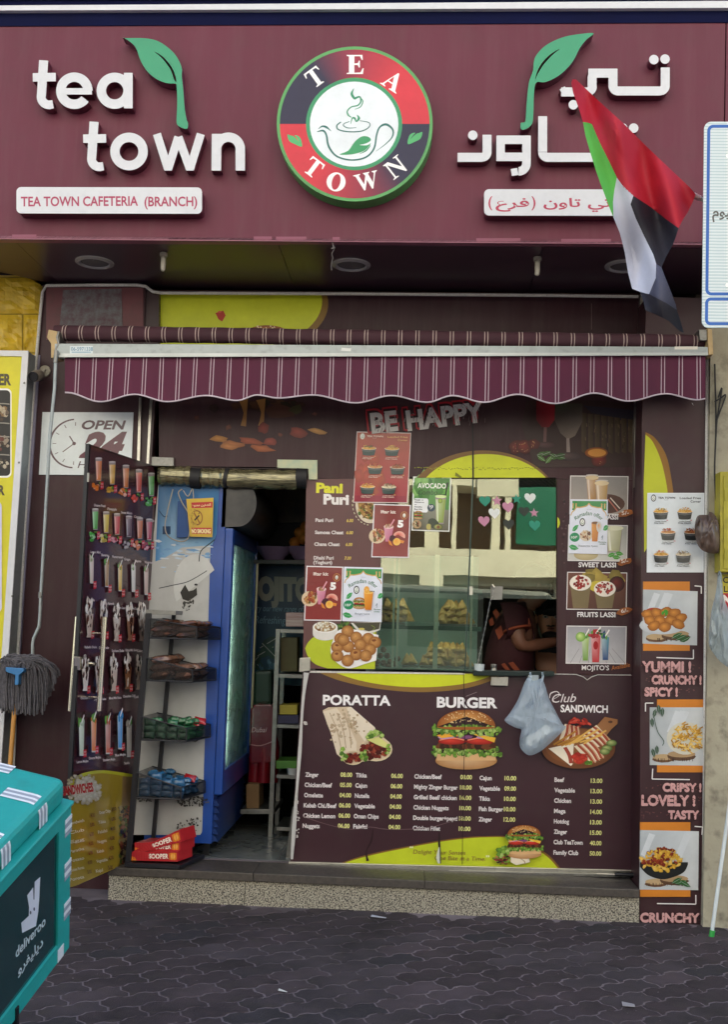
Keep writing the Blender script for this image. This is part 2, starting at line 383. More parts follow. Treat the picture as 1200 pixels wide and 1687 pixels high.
# ---------------------------------------------------------------- materials
M_brown = mat('brown_laminate', '#40242a', .38, spec=.3, streak=.05, var=.1, vs=1.2, bump=.04, bs=8, dirt=.25)
M_fascia = mat('maroon_cladding', '#6a2c3f', .45, spec=.3, streak=.05, var=.07, vs=1.4, bump=.05, bs=6, dirt=.10)
M_soffit = mat('soffit_cladding', '#4a3440', .3, var=.12, vs=2, dirt=.3)
M_white = mat('white_acrylic', '#dadbdf', .35, var=.03, vs=6, dirt=.06)
M_red_side = mat('letter_return', '#5f2738', .4)
M_green = mat('green_acrylic', '#2f9a70', .35, var=.05)
M_green_side = mat('green_return', '#6b3548', .4)
M_navy = mat('navy_strip', '#12163a', .8, spec=.1)
M_navy2 = mat('slate_blue_cladding', '#39465c', .5)
M_steel = mat('brushed_steel', '#c9c6bc', .32, metal=1, var=.1, vs=8, dirt=.2)
M_dsteel = mat('dull_steel', '#8b8a86', .4, metal=.9, var=.15, vs=10, dirt=.3)
M_alu = mat('grey_aluminium', '#a9b1b2', .45, metal=.25, var=.06, vs=5, dirt=.25)
M_wtrim = mat('white_trim', '#d9d6d0', .5, var=.06, vs=20, dirt=.35)
M_lilac = mat('grey_lilac_trunking', '#8f8aa0', .5, var=.05, vs=5, dirt=.25)
M_ink = inkmat('printed_film', .36, wear=.12)
M_paper = inkmat('laminated_paper', .3, coat=.4)
M_yblock = mat('yellow_painted_block', '#e2bc34', .4, var=.15, vs=5, bump=.5, bs=30, dirt=.15)
M_ymort = mat('yellow_joint', '#a58a1e', .7)
M_conc = mat('beige_render', '#b3ad98', .85, col2='#958d79', vs=3, bump=.3, bs=40, dirt=.55)
M_black = mat('black_plastic', '#17161a', .4, var=.2)
M_bmetal = mat('black_powder_coat', '#1c1b22', .45, var=.2)
M_asph = mat('asphalt', '#6a6866', .9, var=.2, vs=20, bump=.4, bs=150)
M_joint = mat('joint_sand', '#85797d', .95, col2='#4a4347', vs=2.2, world=True)
M_wallin = mat('interior_wall', '#4b4038', .7)
# ---------------------------------------------------------------- ground
ZG = 0.10                                   # top of the pavers
def struct(o): o['kind'] = 'structure'; return o
struct(boxo('ground', (-60, -80, -.6), (60, 40, -.13), M_asph))
struct(boxo('pavement', (-30, -7.4, -.12), (30, -.05, ZG-.0016), M_joint))
struct(boxo('kerb', (-30, -7.56, -.12), (30, -7.401, ZG+.001), mat('kerb_concrete', '#77736c', .9, dirt=.3), bevel=.01))
pv_m = [mat('paver_a', '#433a3e', .88, var=.35, vs=3, bump=.35, bs=160, dirt=.35, world=True), mat('paver_b', '#3d3236', .88, var=.35, vs=4, bump=.35, bs=160, dirt=.4, world=True), mat('paver_c', '#4e4246', .88, var=.3, vs=3, bump=.35, bs=160, dirt=.3, world=True), mat('paver_d', '#353035', .85, var=.3, vs=5, bump=.35, bs=160, dirt=.4, world=True)]
LP, WP, AP = .225, .1125, .019
def prof(x):
    t = (x % (LP/2))/(LP/2)
    return AP*(0 if t < .12 else (t-.12)/.2 if t < .32 else 1 if t < .62 else 1-(t-.62)/.2 if t < .82 else 0)
def paver_outline():
    xs = [0, .12, .32, .62, .82, 1, 1.12, 1.32, 1.62, 1.82, 2]; xs = [x*LP/2 for x in xs]
    bot = [(x, prof(x)) for x in xs]; e = [(.009, .3), (-.009, .66)]
    right = [(LP+a, WP*b) for a, b in e]; top = [(x, WP+prof(x)) for x in xs[::-1]]; left = [(a, WP*b) for a, b in e[::-1]]
    p = bot+right+top+left; cx, cy = LP/2, WP/2+AP/2
    return [((x-cx)*.970, (y-cy)*.935) for x, y in p]
po = paver_outline()
def paver_mesh(k, m_):
    n = len(po); v = [(x, y, -.02) for x, y in po]+[(x, y, -.0018) for x, y in po]+[(x*.98, y*.96, 0.0) for x, y in po]
    f = [tuple(2*n+i for i in range(n))]
    for i in range(n): j = (i+1) % n; f += [(i, j, n+j, n+i), (n+i, n+j, 2*n+j, 2*n+i)]
    me = bpy.data.meshes.new('paver'); me.from_pydata(v, [], f); me.materials.append(m_); me.update(); return me
pms = [paver_mesh(i, m_) for i, m_ in enumerate(pv_m)]
ang = math.radians(33); ca, sa = math.cos(ang), math.sin(ang); near = []; rest = MB(); pvroot = thing('block_paving', 'dark brown wavy interlocking paving blocks in front of the shop step', 'paving', (0, -1, ZG))
cells = []
for j in range(-70, 70):
    for i in range(-50, 50):
        x = i*LP+(LP/2 if j % 2 else 0); y = j*WP; wx = x*ca-y*sa-.2; wy = x*sa+y*ca-1.6
        if -4.2 < wx < 4.2 and -4.3 < wy < -.235: cells.append((wx, wy))
def visible(p):
    d = Vector((p[0], p[1], ZG))-CAM; z = d.dot(fw); X = CX+FOC*d.dot(rt)/z; Y = CY-FOC*d.dot(up)/z
    return max(0, -X, X-1200)+max(0, Y-1687)
cells.sort(key=visible)
for n_, (wx, wy) in enumerate(cells):
    k = 0 if noise.noise(Vector((wx*1.5, wy*1.5, 0))) > .1 else 1
    if R.random() < .3: k = R.randrange(4)
    z = ZG+R.uniform(-.0004, .0012); rz = ang+R.uniform(-.012, .012)
    if n_ < 300:
        o = link('paver', pms[k], (wx, wy, z), pvroot); o.rotation_euler = (R.uniform(-.004, .004), R.uniform(-.004, .004), rz)
    else:
        mt = Matrix.Translation((wx, wy, z)) @ Matrix.Rotation(rz, 4, 'Z'); rest.cur = k; me = pms[k]
        rest.add([mt @ v.co for v in me.vertices], [tuple(p.vertices) for p in me.polygons])
rest.build('outer_pavers', pv_m, pvroot)['kind'] = 'stuff'
# ---------------------------------------------------------------- shop building shell
bld = thing('shop_building', 'dark shop building with maroon cladding behind the sign, awning and counter front', 'building', (0, 1, 0))
def bx(n, a, b, m_, bevel=0): return boxo(n, a, b, m_, bld, bevel)
ZF = .262
bx('floor_slab', (-1.62, .0, 0), (2.4, 3.4, ZF-.002), M_joint)
for i in range(7):
    for j in range(6):
        bx('floor_tile', (-1.60+i*.45, .03+j*.45, ZF-.01), (-1.604+(i+1)*.45, .026+(j+1)*.45, ZF), mat('floor_tile', '#6f7372', .18, var=.08, vs=3, dirt=.3))
bx('rear_wall', (-1.8, 2.6, 0), (2.6, 2.8, 3.4), M_wallin)
bx('side_wall', (-1.8, .06, 0), (-1.585, 2.6, 3.4), M_wallin)
bx('side_wall', (1.45, .06, 0), (1.7, 2.6, 3.4), M_wallin)
bx('ceiling', (-1.585, .06, 2.75), (1.45, 2.6, 2.9), mat('dark_ceiling', '#2b2622', .8))
bx('upper_storeys', (-9, -.69, 4.56), (9, 7, 6.6), M_navy2)
bx('lintel', (-9, .02, 3.36), (9, .4, 4.55), M_brown)
bx('party_wall', (-9, .08, 0), (-2.2, 7, 3.36), M_conc)
bx('party_wall', (1.72, .12, 0), (9, 7, 3.36), M_conc)
bx('party_wall', (-9, 2.9, 0), (9, 7, 4.5), M_conc)
# left brown pilaster and jambs
slab('left_pilaster', [(70, 470), (240, 470), (229, 790), (229, 1000), (185, 1484), (0, 1484), (20, 1250), (36, 1060)], -.05, .12, M_brown, bld)
slab('pilaster_head', [(76, 474), (236, 474), (236, 560), (76, 560)], -.056, .005, mat('red_brown_board', '#6d3a40', .5, dirt=.3), bld)
slab('worn_patch', [(104, 478), (200, 476), (202, 545), (97, 547)], -.0595, .003, mat('scraped_patch', '#6f7476', .6, col2='#57303a', vs=22, var=.1), bld)
slab('jamb_reveal', [(238, 472), (262, 480), (262, 560), (247, 800), (229, 800), (236, 560)], -.035, .09, mat('dark_reveal', '#3a2327', .4), bld)
slab('jamb_strip', [(229, 655), (233, 655), (224, 1000), (218, 1000)], -.055, .01, M_steel, bld)
slab('jamb_strip', [(247, 655), (251, 655), (245, 770), (241, 770)], -.04, .01, M_steel, bld)
slab('right_mullion', [(1056, 484), (1066, 484), (1058, 700), (1056, 1440), (1046, 1440), (1046, 700)], -.045, .09, M_steel, bld)
# granite step
M_gran = mat('speckled_granite', '#9c9179', .5, vs=4, var=.1)
t = M_gran.node_tree; L = t.links.new
vo = t.nodes.new('ShaderNodeTexNoise'); vo.inputs['Scale'].default_value = 150; vo.inputs['Detail'].default_value = 3; tc = t.nodes.new('ShaderNodeTexCoord'); L(tc.outputs['Object'], vo.inputs[0])
cr = t.nodes.new('ShaderNodeValToRGB'); cr.color_ramp.interpolation = 'LINEAR'; e = cr.color_ramp.elements
e[0].position = .40; e[0].color = (.05, .045, .042, 1); e[1].position = .47; e[1].color = (.2, .18, .145, 1)
for p_, c_ in ((.53, (.36, .33, .26, 1)), (.64, (.46, .43, .35, 1))): q = e.new(p_); q.color = c_
L(vo.outputs[0], cr.inputs[0]); L(cr.outputs[0], t.nodes['Principled BSDF'].inputs['Base Color'])
M_grand = mat('worn_granite_top', '#3d3835', .45, col2='#57504a', vs=60, dirt=.6)
step = thing('entrance_step', 'speckled beige granite entrance step under the shop front', 'step', (0, -.12, 0))
ZS = .258
def X(px, py, y): return U(px, py, y).x
xs = [X(178, 1470, -.24), X(403, 1480, -.24), X(630, 1485, -.24), X(855, 1490, -.24), X(1054, 1490, -.24)]
for a, b in zip(xs, xs[1:]): boxo('riser_slab', (a+.001, -.24, -.1), (b-.001, -.215, ZS-.042), M_gran, step, .002)
xt = [X(178, 1440, -.24), X(418, 1440, -.24), X(700, 1440, -.24), X(1054, 1440, -.24)]
for a, b in zip(xt, xt[1:]): boxo('tread_slab', (a+.001, -.255, ZS-.04), (b-.001, .028, ZS), M_grand, step, .004)
boxo('step_core', (xs[0]+.01, -.214, -.1), (xs[-1]-.01, 0, ZS-.041), M_joint, step)
# soffit
sf = thing('soffit', 'dark glossy soffit panels under the sign box with recessed lights', 'soffit', (0, -.35, 3.3))
xj = [-2.02, -.72, .55, 1.9, 3.2]
zs = 3.302
for a, b in zip(xj, xj[1:]): boxo('soffit_panel', (a+.0015, -.66, zs), (b-.0015, .03, zs+.03), M_soffit, sf)
b_ = MB(); P = [U(70, 470, 0)+Vector((0, .02, 0)), U(-30, 404, 0)+Vector((0, .02, 0)), U(-30, 392, -.66), U(20, 392, -.66)]
q = [Vector((xj[0], .03, zs)), Vector((xj[0], -.66, zs)), Vector((-2.9, -.66, zs+.02)), Vector((-2.9, .03, zs+.27))]
b_.prism([q[0], q[3], q[2], q[1]], (0, 0, .03)); b_.build('sloped_panel', M_soffit, sf)
slab('edge_cap', [(-40, 388.5), (1240, 400), (1240, 404), (-40, 394)], -.70, .05, mat('edge_cap', '#93566a', .4), sf)
c = Print(onplane(-.70), start=.0012)
for x0, x1 in ((455, 505), (418, 448), (548, 560), (785, 858), (925, 1007), (20, 60)): c = Print(onplane(-.70), start=.0012); c.rect(x0, 386.5+x0*.008, x1, 391.8+x0*.008, '#8a4c60'); c.build('tape_strip', M_ink, sf)
# recessed downlights and lamp holders
M_lens = mat('dull_lens', '#6a6768', .25, var=.1); M_rim = mat('grey_rim', '#a3a0a0', .4)
def downlight(px, py, label):
    c = UZ(px, py, zs); r = .098
    t = thing('recessed_light', label, 'ceiling light', (c.x, c.y, zs), 'recessed lights in the soffit')
    MB().lathe([(r, 0), (r, -.006), (r*.8, -.012), (r*.74, -.004), (r*.74, .0)], c, (0, 0, 1), 40).build('rim', M_rim, t, smooth=True)
    MB().lathe([(r*.73, -.002), (r*.3, -.006), (.001, -.007)], c, (0, 0, 1), 32).build('lens', M_lens, t, smooth=True)
downlight(156, 432, 'round unlit recessed ceiling light nearest the yellow block wall')
downlight(579, 436, 'round unlit recessed ceiling light behind the dangling thread, middle of the soffit')
downlight(1030, 438, 'round unlit recessed ceiling light partly hidden behind the flag')
def bulb(px, py, px2, py2, label):
    c = UZ(px, py, zs); l = .1
    t = thing('lamp_holder', label, 'bulb', (c.x, c.y, zs), 'bare lamps hanging from the soffit')
    MB().lathe([(.013, 0), (.02, -.005), (.02, -.022), (.013, -.026), (.013, -.034)], c, (0, 0, 1), 14).build('socket', mat('old_porcelain', '#8d877c', .5), t, smooth=True)
    MB().lathe([(.012, -.033), (.013, -.06), (.011, -.092), (.004, -.098)], c, (0, 0, 1), 14).build('glass_tube', mat('frosted_tube', '#b9b2a2', .25), t, smooth=True)
bulb(270, 416, 270, 447, 'small bare lamp hanging from the soffit right of the leftmost recessed light')
bulb(886, 423, 886, 454, 'small bare lamp hanging from the soffit left of the flag')
b = MB(); p0 = U(549, 392, -.695); pts = [p0]
for k in range(1, 9): pts.append(Vector((p0.x+R.uniform(-.006, .006), p0.y, p0.z-k*.02)))
b.tube(pts, .0013, 5)
b.tube([p0+Vector((0, 0, -.04)), p0+Vector((.012, 0, -.05)), p0+Vector((-.008, 0, -.055)), p0+Vector((.006, 0, -.045))], .003, 5)
tag(b.build('thread', mat('thread', '#8a8480', .8)), 'frayed thread dangling from the sign edge above the awning', 'thread')
# ---------------------------------------------------------------- fascia sign
YF = -.70
fs = thing('fascia_sign', 'wide maroon shop sign with raised white lettering and round cup emblem', 'sign', (0, YF, 3.3))
slab('fascia_panel', [(-60, 30), (1196, 30), (1190, 402), (-60, 392)], YF, .04, M_fascia, fs)
slab('fascia_panel', [(1198, 30), (1500, 30), (1500, 404), (1192, 402)], YF, .04, M_fascia, fs)
slab('top_channel', [(-60, 16), (1500, 6), (1500, 36), (-60, 44)], YF-.005, .04, M_navy, fs)
slab('white_edge_rail', [(-60, 10), (1500, 0), (1500, 12.5), (-60, 18)], YF-.03, .06, M_white, fs)
bx('sign_box_return', (-3, -.655, zs+.04), (3, -.02, 4.55), M_navy)
YL = -.755; DL = .05; LM = [M_white, M_red_side]
W16 = 15.5
def letter(fsn, bb, st=.8, nm='letter'): return glyph(nm, fsn, bb, YL, DL, LM, fs, st)
letter([seg_f(72, 100, 68, 160, 15), seg_f(54, 128, 92, 127.5, 14), ring_f(81, 160, 13.2, 14.5, 80, 185), seg_f(79, 173.6, 87.5, 172.2, 14)], (48, 94, 96, 188))
letter([ring_f(122.5, 150, 22.3, W16, 38, 360), seg_f(100, 151, 151.5, 151, 10.5)], (90, 116, 156, 186))
letter([ring_f(189, 150, 22, W16), seg_f(211.4, 120.5, 211.4, 179, 14.5)], (155, 116, 222, 186))
letter([seg_f(155, 201, 151, 262, 15), seg_f(137, 229, 175, 228.5, 14), ring_f(164, 262, 13.2, 14.5, 80, 185), seg_f(162, 275.6, 170.5, 274.2, 14)], (130, 194, 180, 290))
letter([ring_f(212.6, 250, 23.2, W16)], (178, 214, 248, 288))
letter([seg_f(258.5, 221, 277, 279, 13.5), seg_f(277, 279, 294, 226, 13.5), seg_f(294, 226, 313, 279, 13.5), seg_f(313, 279, 331, 221, 13.5), seg_f(271, 275.5, 283, 275.5, 12), seg_f(307, 275.5, 319, 275.5, 12)], (248, 216, 342, 288))
letter([seg_f(357, 221, 356.5, 281.5, 16), ring_f(376.5, 246, 19.5, 15.5, 180, 360), seg_f(396, 245, 396, 281.5, 15.5)], (344, 214, 410, 288))
# arabic letters (zoomed frame: x/2.553+730, y/2.553)
A = lambda x, y: (x/2.553+730, y/2.553)
def sg(x0, y0, x1, y1, w_=38, r=0): a, b = A(x0, y0), A(x1, y1); return seg_f(*a, *b, w_/2.553, r)
def dc(x, y, r=20): a = A(x, y); return disc_f(*a, r/2.553)
def rg(x, y, r, w_, a0, a1): a = A(x, y); return ring_f(*a, r/2.553, w_/2.553, a0, a1)
def bbz(x0, y0, x1, y1): return (*A(x0, y0), *A(x1, y1))
letter([sg(936, 285, 936, 362), rg(914, 361, 22, 38, 0, 90), sg(916, 384, 738, 384), rg(738, 362, 22, 38, 90, 180), sg(716, 364, 716, 292), sg(612, 309, 735, 309), rg(650, 331, 22, 38, 180, 270), sg(628, 330, 628, 365), rg(606, 365, 23, 38, 0, 90), sg(608, 388, 498, 388), sg(498, 389, 520, 375, 26)], bbz(485, 275, 965, 415), .7)
for x, y in ((888, 252), (935, 250), (549, 442), (604, 446)): letter([dc(x, y)], bbz(x-30, y-30, x+30, y+30), .7, 'letter_dot')
letter([sg(420, 490, 420, 640), rg(442, 641, 22, 38, 90, 180), sg(440, 663, 780, 663), sg(780, 680, 780, 585)], bbz(390, 480, 810, 690), .7)
for x, y in ((757, 540), (803, 540)): letter([dc(x, y)], bbz(x-30, y-30, x+30, y+30), .7, 'letter_dot')
letter([sg(226, 589, 370, 589, 36), sg(243, 575, 243, 679, 36), sg(226, 661, 366, 661, 36), sg(352, 571, 352, 690, 36), rg(318, 688, 34, 36, 0, 88), sg(316, 722, 288, 727, 30)], bbz(215, 560, 385, 750), .7)
letter([sg(186, 568, 186, 642), rg(165, 641, 21, 38, 0, 90), sg(166, 663, 62, 663), ], bbz(50, 560, 215, 690), .7)
letter([dc(126, 570)], bbz(96, 540, 156, 600), .7, 'letter_dot')
def zl(pts, ox, oy, s): return [(x/s+ox, y/s+oy) for x, y in pts]
def leaf(name, out, slit, y=-.765):
    o = [(p.x, p.y) for p in smoothp(out, 4, True)]; h = [(p.x, p.y) for p in smoothp(slit, 3, True)]
    b = MB(); b.prism([U(*p, y) for p in o], (0, .06, 0), [[U(*p, y) for p in h]])
    ob = b.build(name, [M_green, M_green_side], fs)
    for p in ob.data.polygons: p.material_index = 0 if abs(p.normal.y) > .7 else 1
leaf('leaf_emblem', zl([(545,168),(548,169),(640,170),(700,185),(755,225),(785,265),(800,305),(799,335),(806,400),(812,480),(822,532),(826,538),(824,566),(800,563),(780,550),(776,528),(779,450),(776,380),(770,369),(735,367),(690,350),(650,318),(620,272),(597,212),(572,186)], 0, 0, 2.667),
     zl([(678,228),(715,250),(752,292),(771,335),(775,362),(765,350),(748,305),(712,257)], 0, 0, 2.667))
leaf('leaf_emblem', zl([(634,141),(560,147),(500,160),(440,188),(402,222),(384,255),(379,300),(362,350),(353,430),(348,505),(342,516),(328,519),(330,545),(352,543),(375,522),(381,480),(384,390),(394,348),(430,347),(480,325),(520,292),(552,252),(577,203),(605,168)], 730, 0, 2.553),
     zl([(493,207),(455,228),(420,262),(398,300),(388,338),(400,312),(425,272),(462,232)], 730, 0, 2.553))
def rplate(name, x0, y0, x1, y1, tilt=0):
    c = [(x, y+(x-x0)*tilt) for x, y in rrect(x0, y0, x1, y1, 8)]
    ob = MB().prism([U(*p, -.765) for p in c], (0, .06, 0)).build(name, [M_white, M_red_side], fs)
    for p in ob.data.polygons: p.material_index = 0 if abs(p.normal.y) > .7 else 1
    return ob
np1 = rplate('name_plate', 27, 308.5, 333, 352, .002)
c = Print(onplane(-.765)); c.text('TEA TOWN CAFETERIA', 34.5, 340, 15.2, '#a8405e', w=193, bold=.022, rot=-.3); c.build('lettering', M_ink, np1); c = Print(onplane(-.765)); c.text('(BRANCH)', 238, 340, 15.2, '#a8405e', w=87, bold=.022, rot=-.2); c.build('lettering', M_ink, np1)
np2 = rplate('name_plate', 798, 312, 1030, 355.5, .002)
c = Print(onplane(-.765)); RED = '#b23a55'
c.text('\uFEE5\uFEED\uFE8E\uFE97', 896, 341, 13.6, RED, w=61, bold=.018); c.text('\uFEF2\uFE97', 969, 341, 13.6, RED, w=38, bold=.018)
c.text('(', 805, 341, 17, RED, bold=.01); c.text('\uFEC9\uFEAE\uFED3', 817, 341, 13.6, RED, w=55, bold=.018); c.text(')', 876, 341, 17, RED, bold=.01)
c.build('lettering', M_ink, np2)
# round emblem
rc = U(584.7, 204.7, -.79); k_ = 1
RDY = -.79
b = MB(); el = [(584.7+128.5*math.cos(a), 204.7+127.5*math.sin(a)) for a in [2*math.pi*i/72 for i in range(72)]]
b.prism([U(*p, RDY) for p in el], (0, .09, 0)); rd = b.build('round_emblem', mat('emblem_green', '#58a45c', .35), fs)
c = Print(onplane(RDY))
NV, RD = '#2c2a44', '#cf3644'
def ringcol(a):
    a %= 360
    if a < 180:   # lower half on screen (y down): 0 = right
        t = 0 if a < 50 else min(1, (a-50)/75); return mixc(NV, RD, t)
    t = min(1, max(0, (a-235)/75)); return mixc(NV, RD, t)
c.off += .0001; n = 72
for i in range(n):
    a, b2 = 360*i/n, 360*(i+1)/n
    f = lambda A_, r_: c.mp(584.7+r_*math.cos(math.radians(A_)), 204.7+r_*.992*math.sin(math.radians(A_)), c.off)
    k1, k2 = ringcol(a+.01), ringcol(b2-.01); c.b.face([f(a, 77), f(a, 123.5), f(b2, 123.5), f(b2, 77)], [k1, k1, k2, k2])
c.ell(583.7, 205, 79.5, 75.5, '#3c9467', n=48); c.ell(583.7, 205, 73, 70, '#e4eaee', n=48)
c.push(lambda x, y: (x/3.75+430, y/3.75+50))
# serif capitals from polygons on a unit grid
def ser(ch, cx, cy, h, rot):
    with c.at(cx, cy, h, h, rot):
        P = lambda pts: c.poly(pts, '#f3f0ee')
        if ch == 'T': P([(-.42,-.5),(.42,-.5),(.45,-.22),(.4,-.22),(.33,-.4),(.12,-.42),(.12,.4),(.25,.45),(.25,.5),(-.25,.5),(-.25,.45),(-.12,.4),(-.12,-.42),(-.33,-.4),(-.4,-.22),(-.45,-.22)])
        if ch == 'E': P([(-.42,-.5),(.4,-.5),(.42,-.24),(.37,-.24),(.28,-.43),(-.02,-.43),(-.02,-.05),(.16,-.07),(.22,-.2),(.27,-.2),(.27,.16),(.22,.16),(.16,.03),(-.02,.02),(-.02,.43),(.3,.42),(.42,.2),(.47,.2),(.43,.5),(-.42,.5),(-.42,.45),(-.3,.42),(-.3,-.42),(-.42,-.45)])
        if ch == 'A': P([(.02,-.52),(.1,-.52),(.42,.4),(.55,.46),(.55,.5),(.06,.5),(.06,.46),(.17,.4),(.09,.17),(-.22,.17),(-.3,.4),(-.18,.46),(-.18,.5),(-.52,.5),(-.52,.46),(-.4,.4)]); c.poly([(-.2,.1),(.06,.1),(-.065,-.24)], ringcol(-55))
        if ch == 'O': c.ell(0, 0, .5, .5, '#f3f0ee', n=26); c.ell(0, 0, .22, .42, ringcol(105), n=20)
        if ch == 'N': P([(-.52,-.5),(-.2,-.5),(.28,.18),(.28,-.42),(.16,-.46),(.16,-.5),(.52,-.5),(.52,-.46),(.38,-.42),(.38,.52),(.3,.52),(-.32,-.36),(-.32,.42),(-.18,.46),(-.18,.5),(-.54,.5),(-.54,.46),(-.42,.42),(-.42,-.4),(-.52,-.46)])
        if ch == 'W': P([(-.72,-.5),(-.3,-.5),(-.3,-.46),(-.4,-.4),(-.2,.16),(-.02,-.32),(-.1,-.46),(-.16,-.5),(.26,-.5),(.26,-.46),(.16,-.4),(.34,.16),(.52,-.38),(.4,-.46),(.4,-.5),(.72,-.5),(.72,-.46),(.6,-.38),(.28,.52),(.2,.52),(.02,-.05),(-.2,.52),(-.28,.52),(-.6,-.4),(-.72,-.46)])
ser('T', 335, 292, 112, -36); ser('E', 580, 213, 118, 0); ser('A', 815, 314, 112, 33)
ser('T', 326, 850, 112, 37); ser('O', 465, 938, 118, 14); ser('W', 655, 932, 104, -13); ser('N', 835, 846, 112, -38)
GR, GD = '#35906a', '#2c6d66'
for p, w_ in (([(575,360),(562,395),(580,425)], [1, 16, 14]), ([(578,425),(610,412),(618,440),(600,465),(560,475),(535,500),(540,525),(560,540)], [14, 9, 9, 8, 7, 8, 10, 4]), ([(612,415),(630,440),(615,475),(580,490)], [3, 7, 6, 2]), ([(595,525),(606,545),(590,565),(580,545),(565,545),(555,580)], [3, 16, 6, 12, 8, 2]),
              ([(495,568),(470,590),(480,615),(540,628),(620,625),(668,600),(668,572),(610,560)], [6, 9, 8, 7, 7, 6, 5, 3]), ([(548,565),(515,578),(512,592),(540,605),(590,603)], [4, 5, 6, 5, 3]),
              ([(348,628),(385,622),(405,650),(420,720),(470,780),(560,803),(650,785),(700,730),(715,650),(735,600),(775,583),(815,615),(812,660),(770,705),(710,750)], [4, 12, 10, 12, 10, 9, 10, 10, 10, 10, 14, 11, 8, 5, 1]),
              ([(355,612),(378,595),(405,600),(435,625)], [2, 9, 13, 1]), ([(610,765),(650,745),(678,712)], [1, 8, 3])):
    c.line(p, w_, GD if p[0][0] in (495, 348, 355, 548) else GR, 5)
c.poly([(p.x, p.y) for p in smoothp([(485,768),(540,745),(580,690),(625,657),(665,660),(680,680),(650,700),(610,710),(655,712),(680,700),(640,745),(560,768)], 3, True)], '#3f9a66')
for x, y, s_, f in ((210, 675, 1, 1), (952, 660, -1, 1)):
    with c.at(x, y, s_, 1):
        c.poly([(p.x, p.y) for p in smoothp([(-46,-30),(-20,-22),(10,-25),(35,-5),(44,45),(0,30),(-35,10)], 3, True)], '#55b070'); c.line([(-25,-35),(5,-12),(25,12)], [10, 6, 1], ringcol(150 if s_ > 0 else 20), 3)
c.pop(); c.build('emblem_face', M_ink, rd)
# ---------------------------------------------------------------- awning
YA = -.33
aw = thing('awning', 'rolled burgundy striped awning with scalloped white edged valance', 'awning', U(630, 600, YA))
def stripe_mat(name, base, dark, P, x0):
    m = mat(name, base, .8, var=.1, vs=2, bump=.1, bs=300); t = m.node_tree; b = t.nodes['Principled BSDF']; L = t.links.new; N = t.nodes.new
    src = b.inputs['Base Color'].links[0].from_socket; g = N('ShaderNodeNewGeometry'); sp = N('ShaderNodeSeparateXYZ'); L(g.outputs['Position'], sp.inputs[0])
    def mth(op, a, v): n = N('ShaderNodeMath'); n.operation = op; L(a, n.inputs[0]); (L(v, n.inputs[1]) if not isinstance(v, float) else setattr(n.inputs[1], 'default_value', v)); return n.outputs[0]
    f = mth('FRACT', mth('DIVIDE', mth('SUBTRACT', sp.outputs[0], float(x0)), float(P)), 0.0)
    l1 = mth('MULTIPLY', mth('GREATER_THAN', f, .09), mth('LESS_THAN', f, .14)); l2 = mth('MULTIPLY', mth('GREATER_THAN', f, .27), mth('LESS_THAN', f, .32))
    s_ = mth('MULTIPLY', mth('ADD', l1, l2), .85)
    mx = N('ShaderNodeMix'); mx.data_type = 'RGBA'; L(s_, mx.inputs[0]); L(src, mx.inputs[6]); mx.inputs[7].default_value = (*lin(dark), 1); L(mx.outputs[2], b.inputs['Base Color']); return m
PA = 29.05*(abs(YA-CAM.y)/FOC)*1.0; x0s = X(119.5, 640, YA)
xa, xb = X(92, 555, -.25), X(1158, 560, -.25)
M_str = stripe_mat('striped_canvas', '#58203a', '#cbb8c2', PA, x0s); M_str2 = stripe_mat('dusty_striped_canvas', '#472832', '#c9b6ae', PA, x0s-.006)
b = MB(); n = 26; k = 90; zr = U(630, 557, -.26).z; vs = []
for i in range(k+1):
    x = xa+(xb-xa)*i/k
    for j in range(n):
        a = 2*math.pi*j/n; r = .041+.0022*noise.noise(Vector((x*5, math.cos(a)*2, math.sin(a)*2)))+.001*math.sin(x*40); vs.append((x, -.26+r*math.cos(a), zr+r*math.sin(a)))
fs_ = [(i*n+j, i*n+(j+1) % n, (i+1)*n+(j+1) % n, (i+1)*n+j) for i in range(k) for j in range(n)]+[tuple(range(n)), tuple(range(k*n, k*n+n))]
b.add(vs, fs_); b.build('fabric_roll', M_str2, aw, smooth=True)
slab('front_bar', [(90, 566), (1167, 571.5), (1167, 585), (90, 588)], YA-.012, .045, M_alu, aw, .004)
slab('bar_lip', [(90, 582.5), (1167, 581), (1167, 585.5), (90, 588.5)], YA-.016, .004, mat('bar_lip', '#c6cbc9', .4, metal=.2), aw)
HK = [(100, 646), (110, 647), (166, 662), (222, 650), (276, 662), (340, 652), (391, 660), (424, 651), (459, 656), (515, 651), (587, 664), (645, 652), (704, 663), (746, 652), (798, 663), (853, 650), (915, 665), (980, 648), (1036, 661), (1097, 649), (1150, 659), (1170, 656)]
def vy(px):
    for (a, ya), (b, yb) in zip(HK, HK[1:]):
        if a <= px <= b: return ya+(yb-ya)*(1-math.cos(math.pi*(px-a)/(b-a)))/2
    return 655
